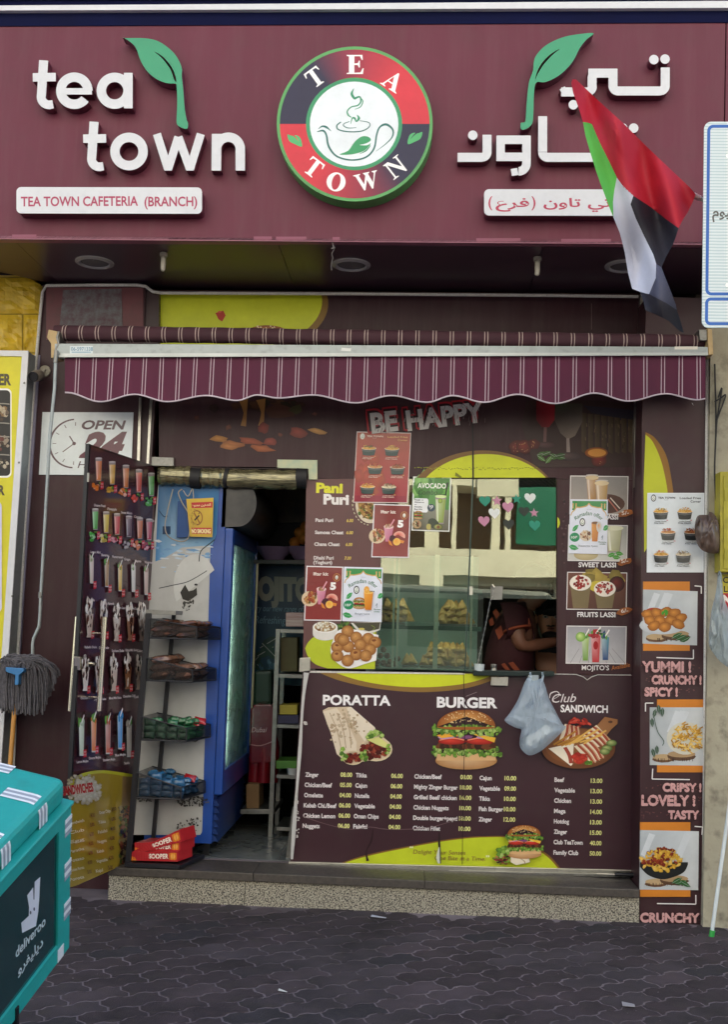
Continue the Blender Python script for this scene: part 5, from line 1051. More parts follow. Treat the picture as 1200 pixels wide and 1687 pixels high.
# ---------------------------------------------------------------- right: food photo strip
ys = -.22
st_ = thing('food_strip', 'tall brown panel with fried food photos and pink words right of the counter', 'panel', U(1110, 1520, ys))
slab('strip_panel', [(1066, 488), (1168, 492), (1168, 640), (1164, 1080), (1162, 1523), (1054, 1520), (1056, 1120), (1058, 700)], ys, .21, mat('brown_strip_board', '#3c2026', .42, var=.08, vs=2, dirt=.25), st_)
c = Print(onplane(ys)); 
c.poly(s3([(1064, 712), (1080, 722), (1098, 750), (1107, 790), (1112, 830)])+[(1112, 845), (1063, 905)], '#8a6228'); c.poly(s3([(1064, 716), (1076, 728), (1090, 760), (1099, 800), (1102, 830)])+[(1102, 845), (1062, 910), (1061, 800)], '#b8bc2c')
def food(q, kind):
    c.poly(q, '#b9bec2', ['#a9afb3', '#c9cdd0', '#c3c6c8', '#aeb2b4']); x0, y0 = q[0]; x1 = q[1][0]; y1 = q[2][1]; cx = (x0+x1)/2; h_ = y1-y0
    for _ in range(3): x = R.uniform(x0+10, x1-12); c.poly([(x, y0+5), (x+10, y0+8), (x-6, y0+45), (x-14, y0+40)], '#c8ccd0')
    c.blob(cx-22, y1-11, 19, 6, '#6a4a34', .05); c.ell(cx-22, y1-14, 18, 5, '#b59a74', n=16); c.blob(cx+8, y1-15, 24, 7, '#5c4230', .05); c.ell(cx+8, y1-19, 23, 5.5, '#a98c68', n=16)
    for _ in range(20): x = R.uniform(cx-38, cx+28); c.line([(x, y1-12), (x+.3, y1-7)], .8, '#3c2a20')
for sx_, oy, kind, q in ((0, 0, 'nug', [(1060, 971), (1150, 974), (1149, 1063), (1059, 1060)]), (1, 0, 'fry', [(1071, 1165), (1160, 1165), (1159, 1261), (1071, 1260)]), (0, 0, 'chz', [(1055, 1367), (1152, 1369), (1151, 1466), (1054, 1465)])):
    x0, x1 = (1060, 1137) if kind != 'fry' else (1083, 1160)
    if kind == 'chz': x0, x1 = 1055, 1138
    c.rect(x0, q[0][1]-13, x1, q[3][1]+12, '#c97c2c'); food(q, kind); y1 = q[2][1]
    if kind == 'nug':
        c.ell(1092, 1030, 38, 15, '#d6d8da', n=26, c2='#b8bcc0'); c.ell(1078, 1007, 14, 6, '#a03024')
        for x, y in ((1068, 1012), (1083, 1010), (1098, 1008), (1112, 1010), (1122, 1018), (1072, 1022), (1088, 1022), (1106, 1022), (1118, 1028), (1078, 1031), (1096, 1033)): c.blob(x, y, 11, 8, '#cf8a3a', .08, 14, R.uniform(-.5, .5), '#8c5018')
        c.spk(1097, 1009, 5, 3, 10, 2.5, ['#4c9a2c']); 
    if kind == 'fry':
        c.ell(1130, 1216, 31, 27, '#c9c6b8', n=26); 
        for _ in range(120): a = R.uniform(0, 6.28); r = math.sqrt(R.random()); x, y = 1131+26*r*math.cos(a), 1214+23*r*math.sin(a); d_ = R.uniform(-1.1, 1.1); x2, y2 = x+8*math.cos(d_), y+8*math.sin(d_); (x2 < 1159) and c.line([(x, y), (x2, y2)], 2.2, R.choice(['#d6ac50', '#e3bf68', '#c08f38', '#a87a2c']))
        for x, y in ((1079, 1175), (1086, 1168), (1092, 1173), (1075, 1190), (1077, 1240), (1083, 1235)): a_leaf(c, x, y, 16, 7, R.uniform(40, 110), '#3c5440'); 
        c.line([(1078, 1180), (1084, 1205), (1094, 1220), (1092, 1228)], 1.2, '#3c5440', 4)
    if kind == 'chz':
        c.poly(s3([(1055, 1428), (1070, 1442), (1095, 1448), (1125, 1438), (1134, 1424)])+[(1134, 1420), (1055, 1420)], '#1f2020'); c.spk(1090, 1418, 34, 16, 70, 5, ['#e0b040', '#ecc460', '#d0982c'], .6); c.spk(1093, 1406, 26, 9, 60, 3.4, ['#e6bc50', '#d8a038', '#7a2c1c', '#8c3a24'], .7); c.spk(1085, 1420, 32, 5, 30, 2.6, ['#7c2a1c', '#963c24'])
    if kind != 'fry':
        for k in range(3): a_leaf(c, 1116+k*7, y1-16+k*3, 20, 8, R.uniform(-40, 30), '#2f5a2c')
PW = '#c99a98'
for pts in ([(1145, 965), (1156, 966), (1156, 978)], [(1082, 1083), (1143, 1085), (1143, 1070)], [(1064, 1172), (1064, 1158), (1077, 1158)], [(1076, 1266), (1075, 1283), (1137, 1284)], [(1145, 1361), (1158, 1362), (1157, 1375)], [(1083, 1488), (1147, 1489), (1147, 1474)]):
    for a, d in zip(pts, pts[1:]): c.line([a, d], 1.8, '#e0dcda')
for t_, x, y, w_, h_ in (('YUMMI !', 1058, 1106, 80, 16), ('CRUNCHY !', 1074, 1126, 81, 13), ('SPICY !', 1062, 1146, 54, 13), ('CRIPSY !', 1092, 1303, 63, 12.5), ('LOVELY !', 1057, 1326, 88, 16), ('TASTY', 1101, 1348, 50, 12.5), ('CRUNCHY !', 1055, 1518, 106, 14)):
    [c.text(t_, x+a, y+b, h_, PW, w=w_, bold=.018, rot=.5) for a, b in ((0, 0), (1.4, .2), (.7, -1), (.7, 1))]
for i in range(160):
    x, y = R.uniform(1057, 1158), R.choice([1100, 1120, 1140, 1297, 1318, 1343, 1512])+R.uniform(-6, 5); c.blob(x, y, 1.3, .7, '#6a4444')
c.build('strip_film', M_ink, st_)
tubeo('corner_rail', [U(1166, 592, ys-.006), U(1162.5, 1080, ys-.006), (U(1160, 1478, ys-.006))], .0085, M_wtrim, st_)
slab('steel_cheek', [(1169, 588), (1174, 590), (1176, 700), (1170, 1500), (1165, 1500)], ys+.01, .05, M_dsteel, st_)
paper('poster', 'white loaded fries poster with six bowls taped on the brown strip right of the counter', 'poster', [(1067, 812), (1161, 812), (1160, 943), (1066, 943)], ys-.005, d_loaded('#d3dadf', '#dfe4e8', '#2c2c34', False), M_paper, group=None, bg='#dde2e6')
# ---------------------------------------------------------------- right pier and what hangs on it
pr = thing('concrete_pier', 'stained beige rendered pier at the right edge beside the food strip', 'wall', U(1190, 1540, -.25))
slab('pier_face', [(1172, 500), (1700, 500), (1700, 1560), (1158, 1560), (1166, 1080)], -.26, .3, M_conc, pr)
slab('pier_foot', [(1118, 1533), (1700, 1545), (1700, 1580), (1112, 1552)], -.30, .1, mat('dark_footing', '#4a4645', .9, dirt=.4), pr)
cb = MB()
for pts in ([(1178, 600), (1180, 700), (1178, 780), (1182, 850)], [(1184, 655), (1190, 640), (1182, 690), (1180, 720)], [(1182, 690), (1196, 652), (1188, 656), (1178, 662)]): cb.tube(smoothp([U(*p, -.275) for p in pts], 5), .004, 6)
tag(cb.build('wall_wires', M_black, smooth=True), 'loose black wires hanging on the pier right of the awning', 'wires')
mc = thing('meter_cabinet', 'small yellow metal cabinet on the pier at the right edge', 'cabinet', U(1195, 940, -.3))
slab('cabinet_body', [(1187, 777), (1260, 777), (1260, 942), (1187, 942)], -.36, .1, mat('yellow_cabinet', '#b3a832', .5, dirt=.3), mc, .003)
slab('cabinet_door', [(1193, 783), (1255, 783), (1255, 937), (1193, 937)], -.366, .006, mat('yellow_cabinet', '#b3a832', .5), mc, .002)
for y in (815, 912): slab('hinge', rect(1195, y-9, 1199, y+9), -.372, .006, mat('yellow_cabinet', '#b3a832', .5), mc)
c = Print(onplane(-.265)); c.rect(1187, 946, 1290, 977, '#b8ab30'); c.text('CALL', 1191.5, 960, 9.5, '#2a2822', bold=.03); c.text('LPG', 1193, 975, 9.5, '#2a2822', bold=.03); c.rect(1187, 977, 1290, 1010, '#b02430'); c.text('NO', 1191, 996, 15, '#e8e0dc', bold=.06); c.text('AAA', 1195, 1008, 8, '#e8e0dc', bold=.05) if 0 else None
tag(c.build('notice_label', M_ink), 'yellow and red notice label under the yellow cabinet', 'label')
def wrinkled(name, pts, y, dep, m_, label, cat, amp=.012, parent=None, fr=9, pw=2.2):
    """closed crumpled bag: front and back sheets bulging apart inside an outline"""
    P = [(p.x, p.y) for p in smoothp(pts, 4, True)]; cx = sum(p[0] for p in P)/len(P); cy = sum(p[1] for p in P)/len(P); nr = 12; n = len(P); vs = []; fs_ = []
    for sd_ in (-1, 1):
        o_ = len(vs)
        for r in range(1, nr+1):
            t_ = r/nr
            for k, p in enumerate(P):
                x, yy = cx+(p[0]-cx)*t_, cy+(p[1]-cy)*t_; bul = dep*math.sqrt(max(0, 1-t_**pw)); nn = amp*(1-2.4*abs(noise.noise(Vector((x/fr, yy/fr/4, sd_*3)))))*.6+amp*.5*(1-2*abs(noise.noise(Vector(((x+yy*.4)/fr*1.6, (yy-x*.3)/fr/2, 7)))))
                vs.append(U(x, yy, y+sd_*bul+nn*(t_**.6 if t_ < 1 else .5)))
        vs.append(U(cx, cy, y+sd_*dep)); c0 = len(vs)-1
        for k in range(n): fs_.append((c0, o_+k, o_+(k+1) % n))
        for r in range(nr-1):
            for k in range(n): a = o_+r*n+k; b_ = o_+r*n+(k+1) % n; fs_.append((a, a+n, b_+n, b_))
    o = MB().add(vs, fs_).build(name, m_, parent, smooth=True)
    return tag(o, label, cat) if label else o
wrinkled('covered_lamp', [(1150, 850), (1166, 848), (1170, 843), (1180, 850), (1186, 870), (1186, 905), (1178, 912), (1160, 908), (1149, 895), (1145, 870)], -.36, .05, mat('brown_crumpled_plastic', '#52443e', .35, col2='#6d5a50', vs=20, coat=.3), 'brown crumpled plastic wrapped bundle hanging in front of the white poster at the right', 'bundle', .03)
def bagmat(name, col, al=.5):
    m = mat(name, col, .28, var=.1, vs=8, alpha=al, coat=.5, bump=.9, bs=16, stretch=(2.5, 2.5, .7)); b = m.node_tree.nodes['Principled BSDF']; b.inputs['Transmission Weight'].default_value = 0; return m
wrinkled('plastic_bag', [(1184, 942), (1190, 948), (1193, 985), (1203, 1010), (1210, 1060), (1206, 1098), (1190, 1092), (1176, 1076), (1168, 1058), (1172, 1010), (1180, 975)], -.40, .035, bagmat('clear_blue_bag', '#a9b8bd', .62), 'pale translucent plastic bag hanging below the yellow cabinet', 'bag', .03)
# ---------------------------------------------------------------- stick with green tip, leaning at the right
stk = thing('broom_stick', 'thin white stick with green tip leaning against the pier at the lower right', 'stick', U(1172, 1560, -.42))
tubeo('shaft', [U(1206, 1300, -.36), U(1173, 1538, -.42)], .0088, mat('pale_white_plastic', '#dfe8ea', .3), stk, 12)
tubeo('green_tip', [U(1174.5, 1532, -.42), U(1171, 1552, -.42), U(1170, 1562, -.42)], .0125, mat('bright_green_plastic', '#3fae52', .35), stk, 12)
# ---------------------------------------------------------------- street sign on the right, nearer than the shop
yS = -1.6
sg_ = thing('street_sign', 'white street sign plate with blue border cut off at the right edge', 'sign', U(1300, 560, yS))
M_refl = mat('reflective_sheet', '#c5d3db', .35, var=.03, vs=4)
t = M_refl.node_tree; L = t.links.new; b_s = t.nodes['Principled BSDF']; wv = t.nodes.new('ShaderNodeTexWave'); wv.bands_direction = 'Z'; wv.inputs['Scale'].default_value = 26; wv.inputs['Distortion'].default_value = .4; tc = t.nodes.new('ShaderNodeTexCoord'); L(tc.outputs['Object'], wv.inputs[0])
mx = t.nodes.new('ShaderNodeMix'); mx.data_type = 'RGBA'; L(wv.outputs[1], mx.inputs[0]); mx.inputs[6].default_value = (*lin('#b4c9cf'), 1); mx.inputs[7].default_value = (*lin('#dbe4e6'), 1); L(mx.outputs[2], b_s.inputs['Base Color'])
slab('sign_plate', [(p[0]-(p[1]-201)*.012, p[1]) for p in rrect(1161, 201, 1500, 540, 11)], yS, .006, M_refl, sg_)
tubeo('post', [U(1330, 150, yS+.05), Vector((U(1330, 800, yS+.05).x, yS+.05, ZG))], .03, M_alu, sg_, 14)
c = Print(onplane(yS)); BL = '#2a5fae'
def ring_rr(x0, y0, x1, y1, r, w_):
    o_ = rrect(x0, y0, x1, y1, r, 6); i_ = rrect(x0+w_, y0+w_, x1-w_, y1-w_, max(r-w_, 1), 6); sk_ = lambda p: (p[0]-(p[1]-201)*.012, p[1]); c.off += c.step
    for k in range(len(o_)): k2 = (k+1) % len(o_); c.b.face([c.W(*sk_(o_[k])), c.W(*sk_(o_[k2])), c.W(*sk_(i_[k2])), c.W(*sk_(i_[k]))], lin(BL))
ring_rr(1166, 206, 1490, 487, 10, 5); ring_rr(1166, 490.5, 1490, 536, 9, 5)
c.text('\uFEE1\uFEEE\uFEF4\uFEE7', 1174, 357, 16, '#5a5a58', bold=.02); c.ell(1199, 470, 3.6, 3.4, '#f2f4f4'); c.ell(1200, 257, 3.4, 3.4, '#f2f4f4')
c.build('sign_print', M_ink, sg_)
# ---------------------------------------------------------------- flag on a pole
fl = thing('flag', 'red green white and black flag drooping from a pole at the right of the sign', 'flag', U(1150, 330, -1.45))
def fdep(x, y):
    return -1.45+.05*math.sin(x*.045+y*.012)+.03*math.sin(x*.11-y*.03)+.02*math.sin((x+y)*.035)-.015*abs(math.sin((x*.8-y*.5)*.05))
def cloth(name, pts, m_, off=0):
    bm = bmesh.new(); vs = [bm.verts.new((p[0], p[1], 0)) for p in pts]; bm.faces.new(vs); bmesh.ops.triangulate(bm, faces=bm.faces)
    for _ in range(5): bmesh.ops.subdivide_edges(bm, edges=[e for e in bm.edges if e.calc_length() > 7], cuts=1); bmesh.ops.triangulate(bm, faces=bm.faces)
    b = MB(); vs = [U(v.co.x, v.co.y, fdep(v.co.x, v.co.y)+off) for v in bm.verts]; bm.verts.index_update()
    n = len(vs); fs_ = [tuple(v.index for v in f.verts) for f in bm.faces]; fs2 = [tuple(i+n for i in reversed(f)) for f in fs_]
    ed = [(e.verts[0].index, e.verts[1].index) for e in bm.edges if len(e.link_faces) == 1]
    b.add(vs+[v+Vector((0, .0015, 0)) for v in vs], fs_+fs2+[(a, c_, c_+n, a+n) for a, c_ in ed]); bm.free(); return b.build(name, m_, fl, smooth=True)
Z3 = lambda pts: [(x/2.553+730, y/2.553) for x, y in pts]
def fm(n_, c_): return mat(n_, c_, .6, var=.06, vs=6, bump=.08, bs=200, spec=.3)
cloth('red_panel', Z3([(545,335),(560,335),(650,420),(760,520),(860,620),(960,715),(1040,790),(1064,818),(1052,850),(1030,895),(1010,925),(992,960),(930,915),(870,868),(803,825),(760,790),(735,750),(700,680),(660,600),(625,520),(590,515),(570,450),(548,390),(541,350)]), fm('red_cloth', '#b52335'))
cloth('green_panel', Z3([(590,515),(612,517),(630,525),(660,600),(700,680),(732,748),(722,800),(716,850),(718,915),(700,870),(670,790),(645,720),(620,640),(600,570)]), fm('green_cloth', '#55b04a'))
cloth('white_panel', Z3([(732,748),(755,780),(802,824),(790,860),(812,920),(850,1000),(885,1070),(898,1110),(896,1170),(868,1238),(830,1228),(797,1215),(780,1150),(765,1060),(745,980),(718,915),(716,850),(722,800)]), fm('white_cloth', '#bfc2d2'))
cloth('black_panel', Z3([(802,824),(870,868),(930,915),(992,960),(980,1000),(965,1035),(940,1080),(920,1125),(898,1105),(885,1070),(850,1000),(812,920),(790,860)]), fm('black_cloth', '#22202a'), .001)
cloth('grey_fold', Z3([(898,1110),(920,1125),(935,1165),(955,1215),(980,1280),(985,1305),(940,1275),(868,1238),(896,1170)]), fm('slate_cloth', '#4a4c60'), .002)
cloth('black_hem', Z3([(830,1230),(868,1238),(940,1275),(985,1305),(1000,1350),(1014,1402),(990,1388),(950,1350),(900,1325),(852,1305),(845,1270)]), fm('black_cloth', '#1b1a22'), .0)
M_pole = mat('white_pole', '#cfc8c4', .4)
pa, pb = U(1143, 322, -1.45), U(1172, 336, -1.4); tubeo('pole', [U(1060, 252, -1.30), pa, pb, U(1260, 395, -1.3)], .008, M_pole, fl, 10)
b = MB()
for k in range(5): q_ = pa.lerp(pb, k*.1-.1); b.lathe([(.009, 0), (.012, .003), (.009, .006)], q_, (pb-pa), 10)
b.build('tie_cord', mat('tie_cord', '#b8454e', .8, col2='#e0dada', vs=120), fl, smooth=True)
# ---------------------------------------------------------------- mop leaning upside down at the left wall
mo = thing('mop', 'grey string mop upside down with blue clamp and yellow wooden handle against the left wall', 'mop', U(10, 1300, -.3))
tubeo('handle', [U(27.5, 1125, -.28), U(4, 1420, -.42)], .0115, mat('yellow_wood', '#c58a3c', .5, stretch=(1, 1, .2), vs=20), mo, 14)
slab('clamp', [(9, 1099), (39, 1101), (39, 1106), (31, 1112), (30, 1128), (24, 1128), (25, 1112), (9, 1106)], -.385, .05, mat('blue_plastic', '#3a7cb4', .4), mo, .003)
b = MB()
for i in range(190):
    t_ = R.random(); x0 = -2+R.uniform(0, 66); yb = R.uniform(1084, 1098); xe = -2+t_*100 if i % 3 else R.uniform(-4, 30); xe = min(xe, 99); ye = 1173-abs(xe-45)*.12+R.uniform(-14, 8)
    if xe > 72: ye = 1110+(99-xe)*2.2+R.uniform(-6, 4)
    xm = (x0+xe)/2+R.uniform(-3, 3); ym = R.uniform(1082, 1092)-6*(1-abs(x0-40)/60)
    pts = [(x0*.4+18, 1104), (x0*.8+8, yb), (xm, ym+R.uniform(0, 4)), (xe*.75+xm*.25, ym+14), (xe, (ym+ye)/2+8), (xe+R.uniform(-2, 2), ye)]
    dp = R.uniform(-.05, .0)
    P_ = smoothp([U(x, y, -.30+dp-.02*math.sin(k*.9)) for k, (x, y) in enumerate(pts)], 4); b.tube(P_, [.0038+.0010*math.sin(k*1.7) for k in range(len(P_))], 6)
b.build('mop_strands', mat('grey_cotton', '#757278', .95, col2='#48464c', vs=60, bump=.5, bs=400), mo, smooth=True)['kind'] = 'stuff'
ORD = ('first', 'second', 'third', 'fourth', 'fifth', 'sixth', 'seventh', 'eighth', 'ninth')
# ---------------------------------------------------------------- display fridge
fr_ = thing('drinks_fridge', 'tall blue glass door drinks fridge with worn white side behind the snack rack', 'fridge', (-1.2, .5, ZF))
FX0, FX1, FY0, FY1 = -1.405, -1.05, .03, .93
M_blue = mat('blue_enamel', '#1f4a9c', .3, var=.1, vs=3, coat=.3, dirt=.15); M_dblue = mat('dark_blue_enamel', '#16356e', .35)
fz0, fz1 = ZF+.07, 2.24
b = MB(); b.box((FX0, FY0, fz0), (FX1, FY0+.03, fz1)); b.box((FX0, FY0+.03, fz0), (FX0+.03, FY1, fz1)); b.box((FX0+.03, FY1-.03, fz0), (FX1, FY1, fz1)); b.box((FX0+.03, FY0+.03, fz0), (FX1, FY1-.03, .70)); b.box((FX0+.03, FY0+.03, fz1-.25), (FX1, FY1-.03, fz1)); b.build('cabinet', M_blue, fr_)
M_side = mat('worn_white_side', '#bdbcb8', .5, var=.05, vs=2, dirt=.15)
slab('side_sheet', [(262, 790), (350, 790), (333, 1370), (330, 1375), (205, 1375)], FY0-.004, .003, M_side, fr_)
c = Print(onplane(FY0-.004))
c.poly([(262, 790), (362, 790), (357, 880), (350, 898), (300, 902), (270, 920), (256, 925)], '#1f5686', ['#1f5080', '#255f92', '#3f7cae', '#6d9cc2', '#8fb3cf', '#7ba6c8', '#3b78ac'])
for i in range(46): x, y = R.uniform(256, 345), R.uniform(888, 945); c.blob(x, y, R.uniform(3, 10), R.uniform(1, 2.4), R.choice(['#9ab4cc', '#b6c6d4', '#6f98c0', '#c8ced2']), .4, 9, .1)
c.ell(322, 965, 36, 52, '#c6c6c2', 150, 330, 22)
c.line([(262, 969), (285, 964), (310, 958), (335, 944), (341, 940)], 1.3, '#22242c', 4); c.line([(328, 925), (331, 908), (345, 896), (354, 889)], 1.6, '#16202c', 4); c.line([(262, 841), (270, 851), (276, 850)], 1.4, '#1a3a5a', 3)
c.poly([(297, 976), (305, 963), (311, 974), (319, 972), (324, 968), (325, 980), (317, 986), (310, 990), (301, 987)], '#26241f'); c.spk(312, 992, 10, 8, 30, 1.6, ['#26241f', '#4a4640']); c.spk(304, 1003, 8, 5, 12, 1, ['#33302c'])
c.blob(323, 963, 3, 1.8, '#22211f'); c.rect(268, 867, 281, 880, '#163a5e')
for (cx, cy, rx, ry, n_) in ((318, 1320, 26, 8, 90), (240, 1315, 20, 5, 50), (322, 1217, 8, 5, 26), (320, 1352, 12, 6, 18), (310, 1362, 20, 10, 20), (250, 1312, 14, 5, 30)): c.spk(cx, cy, rx, ry, n_, 1.6, ['#2c2a28', '#4a4642', '#6b665e'], 1, None, .4)
c.build('side_print', M_ink, fr_)
# front door of the fridge, facing right
X1 = FX1
def fx(o): return X1+o
def fq(y0, z0, y1, z1, o, t_, n_, m_, bev=0): return boxo(n_, (fx(o-t_), y0, z0), (fx(o), y1, z1), m_, fr_, bev)
fq(FY0+.0, .58, FY0+.065, fz1-.26, .045, .0445, 'door_stile', M_blue, .008); fq(FY1-.035, .58, FY1, fz1-.26, .045, .0445, 'door_stile', M_blue, .008)
fq(FY0+.066, .58, FY1-.036, .70, .043, .0425, 'door_rail', M_blue, .004); fq(FY0+.066, fz1-.34, FY1-.036, fz1-.26, .043, .0425, 'door_rail', M_dblue, .004)
slab_g = boxo('door_glass', (fx(.026), FY0+.065, .70), (fx(.032), FY1-.035, fz1-.34), glassmat('fridge_glass', '#d8f0e6', .3, .12, .5, fog=True), fr_)
h = MB(); h.box((fx(.046), FY1-.06, .74), (fx(.06), FY1-.037, 1.86)); h.build('door_handle', mat('gold_handle', '#b8a888', .3, metal=.6), fr_, .004)
for i in range(6): z = .34+i*.036; h = MB(); h.prism([Vector((fx(.0), FY0+.02, z)), Vector((fx(.03), FY0+.02, z)), Vector((fx(.012), FY0+.02, z+.03)), Vector((fx(.0), FY0+.02, z+.03))], (0, .86, 0)); h.build('grille_slat', M_dblue, fr_)
# curved header
h = MB(); pr_ = [(X1-.02, fz1-.255), (X1+.07, fz1-.25)]+[(X1+.07+.095*math.sin(math.radians(a)), fz1-.125-.125*math.cos(math.radians(a))) for a in range(10, 175, 12)]+[(X1+.07, fz1), (X1-.02, fz1)]
h.prism([Vector((x, FY0+.0, z)) for x, z in pr_], (0, .88, 0)); h.build('header', mat('worn_header', '#151519', .3, col2='#4c4a48', vs=6, stretch=(1, .5, 1)), fr_, smooth=True)
for z in (.95, 1.25, 1.55): boxo('wire_shelf', (FX0+.05, FY0+.06, z), (X1-.01, FY1-.06, z+.01), M_dsteel, fr_)
boxo('interior_liner', (FX0+.05, FY1-.045, .705), (X1-.01, FY1-.035, fz1-.26), mat('fridge_white', '#c9d6cf', .5), fr_); boxo('interior_liner', (FX0+.035, FY0+.035, .705), (FX0+.045, FY1-.035, fz1-.26), mat('fridge_white', '#c9d6cf', .5), fr_)
lt = boxo('lit_tube', (X1-.03, FY0+.12, .75), (X1-.012, FY0+.14, 1.85), mat('tube_glow', '#e2efe8', .5, emit=5), fr_)
for x in (FX0+.04, X1-.05):
    for y in (FY0+.05, FY1-.06): boxo('foot', (x, y, ZF), (x+.03, y+.03, fz0), M_black, fr_)
cols = ['#c8d8cf', '#3c7a4a', '#b8482c', '#d8d0b8']
def bottle(x, y, z, h_, r, col, label, grp, cap='#b8342c', nm='bottle'):
    t = thing(nm, label, 'bottle', (x, y, z), grp)
    MB().lathe([(0, 0), (r, .0), (r, h_*.6), (r*.85, h_*.7), (r*.36, h_*.88), (r*.36, h_*.93), (0, h_*.93)], (x, y, z), (0, 0, 1), 12).build('body', mat('bottle_'+col.strip('#'), col, .2), t, smooth=True)
    MB().lathe([(0, 0), (r*.42, 0), (r*.42, h_*.07), (0, h_*.07)], (x, y, z+h_*.931), (0, 0, 1), 10).build('cap', mat('cap_'+cap.strip('#'), cap, .4), t); return t
for z in (.962, 1.262, 1.562):
    for k in range(6): bottle(X1-.09, FY0+.16+k*.11, z, .2, .03, cols[(k+int(z*10)) % 4], f"{ORD[k]} bottle on the {'lower' if z < 1 else 'middle' if z < 1.5 else 'upper'} shelf inside the blue fridge", 'bottles in the fridge')
# ---------------------------------------------------------------- snack rack
yR = -.24
rk = thing('snack_rack', 'black metal snack rack with four mesh trays standing on the step beside the door', 'rack', (-1.3, yR, .262))
M_mesh = mat('black_mesh', '#1a181c', .5, alpha=.3)
slab('front_post', [(240, 1010), (249, 1010), (214, 1432), (205, 1432)], yR, .02, M_bmetal, rk, .001)
b = MB(); b.tube([U(287, 1010, -.02), U(250, 1410, -.02)], .014, 4); b.build('back_post', M_bmetal, rk)
slab('top_plate', [(240, 1004), (290, 1006), (289, 1013), (240, 1012)], yR+.01, .16, M_dsteel, rk)
p = [Vector((-1.425, -.25, .262)), Vector((-1.15, -.25, .262)), Vector((-1.085, .0, .262)), Vector((-1.41, .0, .262))]
MB().prism([q+Vector((0, 0, .018)) for q in p], (0, 0, -.018)).build('base_plate', mat('rack_base', '#241e22', .3, coat=.4), rk)
for a, d in ((0, 1), (1, 2)): MB().tube([p[a]+Vector((0, 0, .012)), p[d]+Vector((0, 0, .012))], .013, 4).build('base_edge', M_bmetal, rk)
TR = [(243, 1018, 1052, 324, 1033, 1052, 357), (241, 1083, 1121, 317, 1104, 1123, 353), (233, 1180, 1219, 307, 1199.5, 1221, 344), (225, 1272, 1314, 298, 1297, 1316.5, 336)]
TI = []
for xl, yt, yb, xc, yct, ycb, xr in TR:
    A0, A1 = U(xl, yt, yR), U(xl, yb, yR); B0, B1 = U(xc, yct, yR), U(xc, ycb, yR); zb = (A1.z+B1.z)/2; A1.z = B1.z = zb
    dx = Vector((.075, .235, 0)); C0, C1 = B0+dx, B1+dx; D0, D1 = A0+Vector((.02, .235, 0)), A1+Vector((.02, .235, 0)); D0.z = A0.z
    for P_ in ([A0, B0, B1, A1], [B0, C0, C1, B1], [D0, C0, C1, D1], [A0, D0, D1, A1]): n_ = (P_[1]-P_[0]).cross(P_[3]-P_[0]).normalized(); MB().prism(P_, n_*.0015).build('mesh_side', M_mesh, rk)
    MB().prism([A1, B1, C1, D1], (0, 0, .002)).build('mesh_floor', M_bmetal, rk)
    w_ = MB()
    for a, d in ((A0, B0), (B0, C0), (C0, D0), (A1, B1), (B1, C1), (B0, B1), (A0, A1), (C0, C1)): w_.tube([a, d], .0035, 5)
    w_.build('rim_wire', M_bmetal, rk); TI.append((A1, B1, C1, D1, A0.z, B0.z))
def packet_mesh(name, l, w_, h_, mats, seed):
    b = MB(); n1, n2 = 8, 6; rr = random.Random(seed); vs = []
    for s_ in (1, -1):
        for i in range(n1+1):
            for j in range(n2+1):
                u_, v_ = i/n1*2-1, j/n2*2-1; d = (1-abs(u_)**3)*(1-abs(v_)**3); vs.append((u_*l/2, v_*w_/2*(1-.08*(1-abs(u_))), s_*(h_/2*d**.6+.0015)+.003*noise.noise(Vector((u_*3, v_*3, seed+s_)))))
    k = (n1+1)*(n2+1); fs_ = []
    for s_ in (0, 1):
        for i in range(n1):
            for j in range(n2): a = s_*k+i*(n2+1)+j; f = (a, a+1, a+n2+2, a+n2+1); fs_.append(f if s_ else f[::-1])
    b.add(vs, fs_); return b
def packets(idx, col, col2, nm, lab, grp, rws, cls, l, w_, h_, jit=.25):
    A1, B1, C1, D1, za, zb = TI[idx]; LY = ('bottom layer', 'second layer', 'third layer', 'top layer'); m1 = mat('foil_'+col.strip('#'), col, .22, var=.25, vs=40, col2=col2, coat=.5)
    proto = None
    for r in range(rws):
        for q_ in range(3 if r < rws-1 else 4):
            for k in range(cls):
                t_ = (k+.5)/cls; s_ = (q_+.35)/(3.2 if r < rws-1 else 4); base = (A1.lerp(B1, t_)).lerp(D1.lerp(C1, t_), s_)
                top = za+(zb-za)*t_
                z = A1.z+.006+h_/2+r*h_*.93
                if z+h_*.3 > top+.03: continue
                if r == rws-1 and R.random() < .25: continue
                rot = (1.35+R.uniform(-.1, .1), R.uniform(-.1, .1), R.uniform(-.12, .12)) if q_ == 0 and nm == 'snack_packet' else (R.uniform(-jit, jit)+.15, R.uniform(-jit, jit)-.1, R.uniform(-.5, .5))
                loc = Vector((base.x, base.y, z))
                if q_ == 0: loc.y = yR+.012+h_*.5*(1 if nm == 'snack_packet' else 1.2)
                if proto is None:
                    proto = packet_mesh(nm, l, w_, h_, m1, idx).build(nm, m1, smooth=True, org=(0, 0, 0)); proto.location = loc; proto.rotation_euler = rot; tag(proto, lab+', front left', 'packet' if nm != 'bun_pack' else 'bread', grp)
                else: o = proto.copy(); o['label'] = lab.split(' rack tray')[0]+f" tray, {LY[r]}, {ORD[q_]} row back, {ORD[k]} from left"; COL.objects.link(o); o.location = loc; o.rotation_euler = rot; s1 = R.uniform(.92, 1.1); o.scale = (s1, s1, s1)
packets(3, '#2f6a96', '#22486a', 'snack_packet', 'blue foil packet in the lowest rack tray', 'blue packets in the lowest tray', 4, 4, .055, .036, .030)
packets(2, '#2f7a4c', '#1e4a30', 'snack_packet', 'green foil packet in the third rack tray', 'green packets in the third tray', 3, 4, .055, .038, .034)
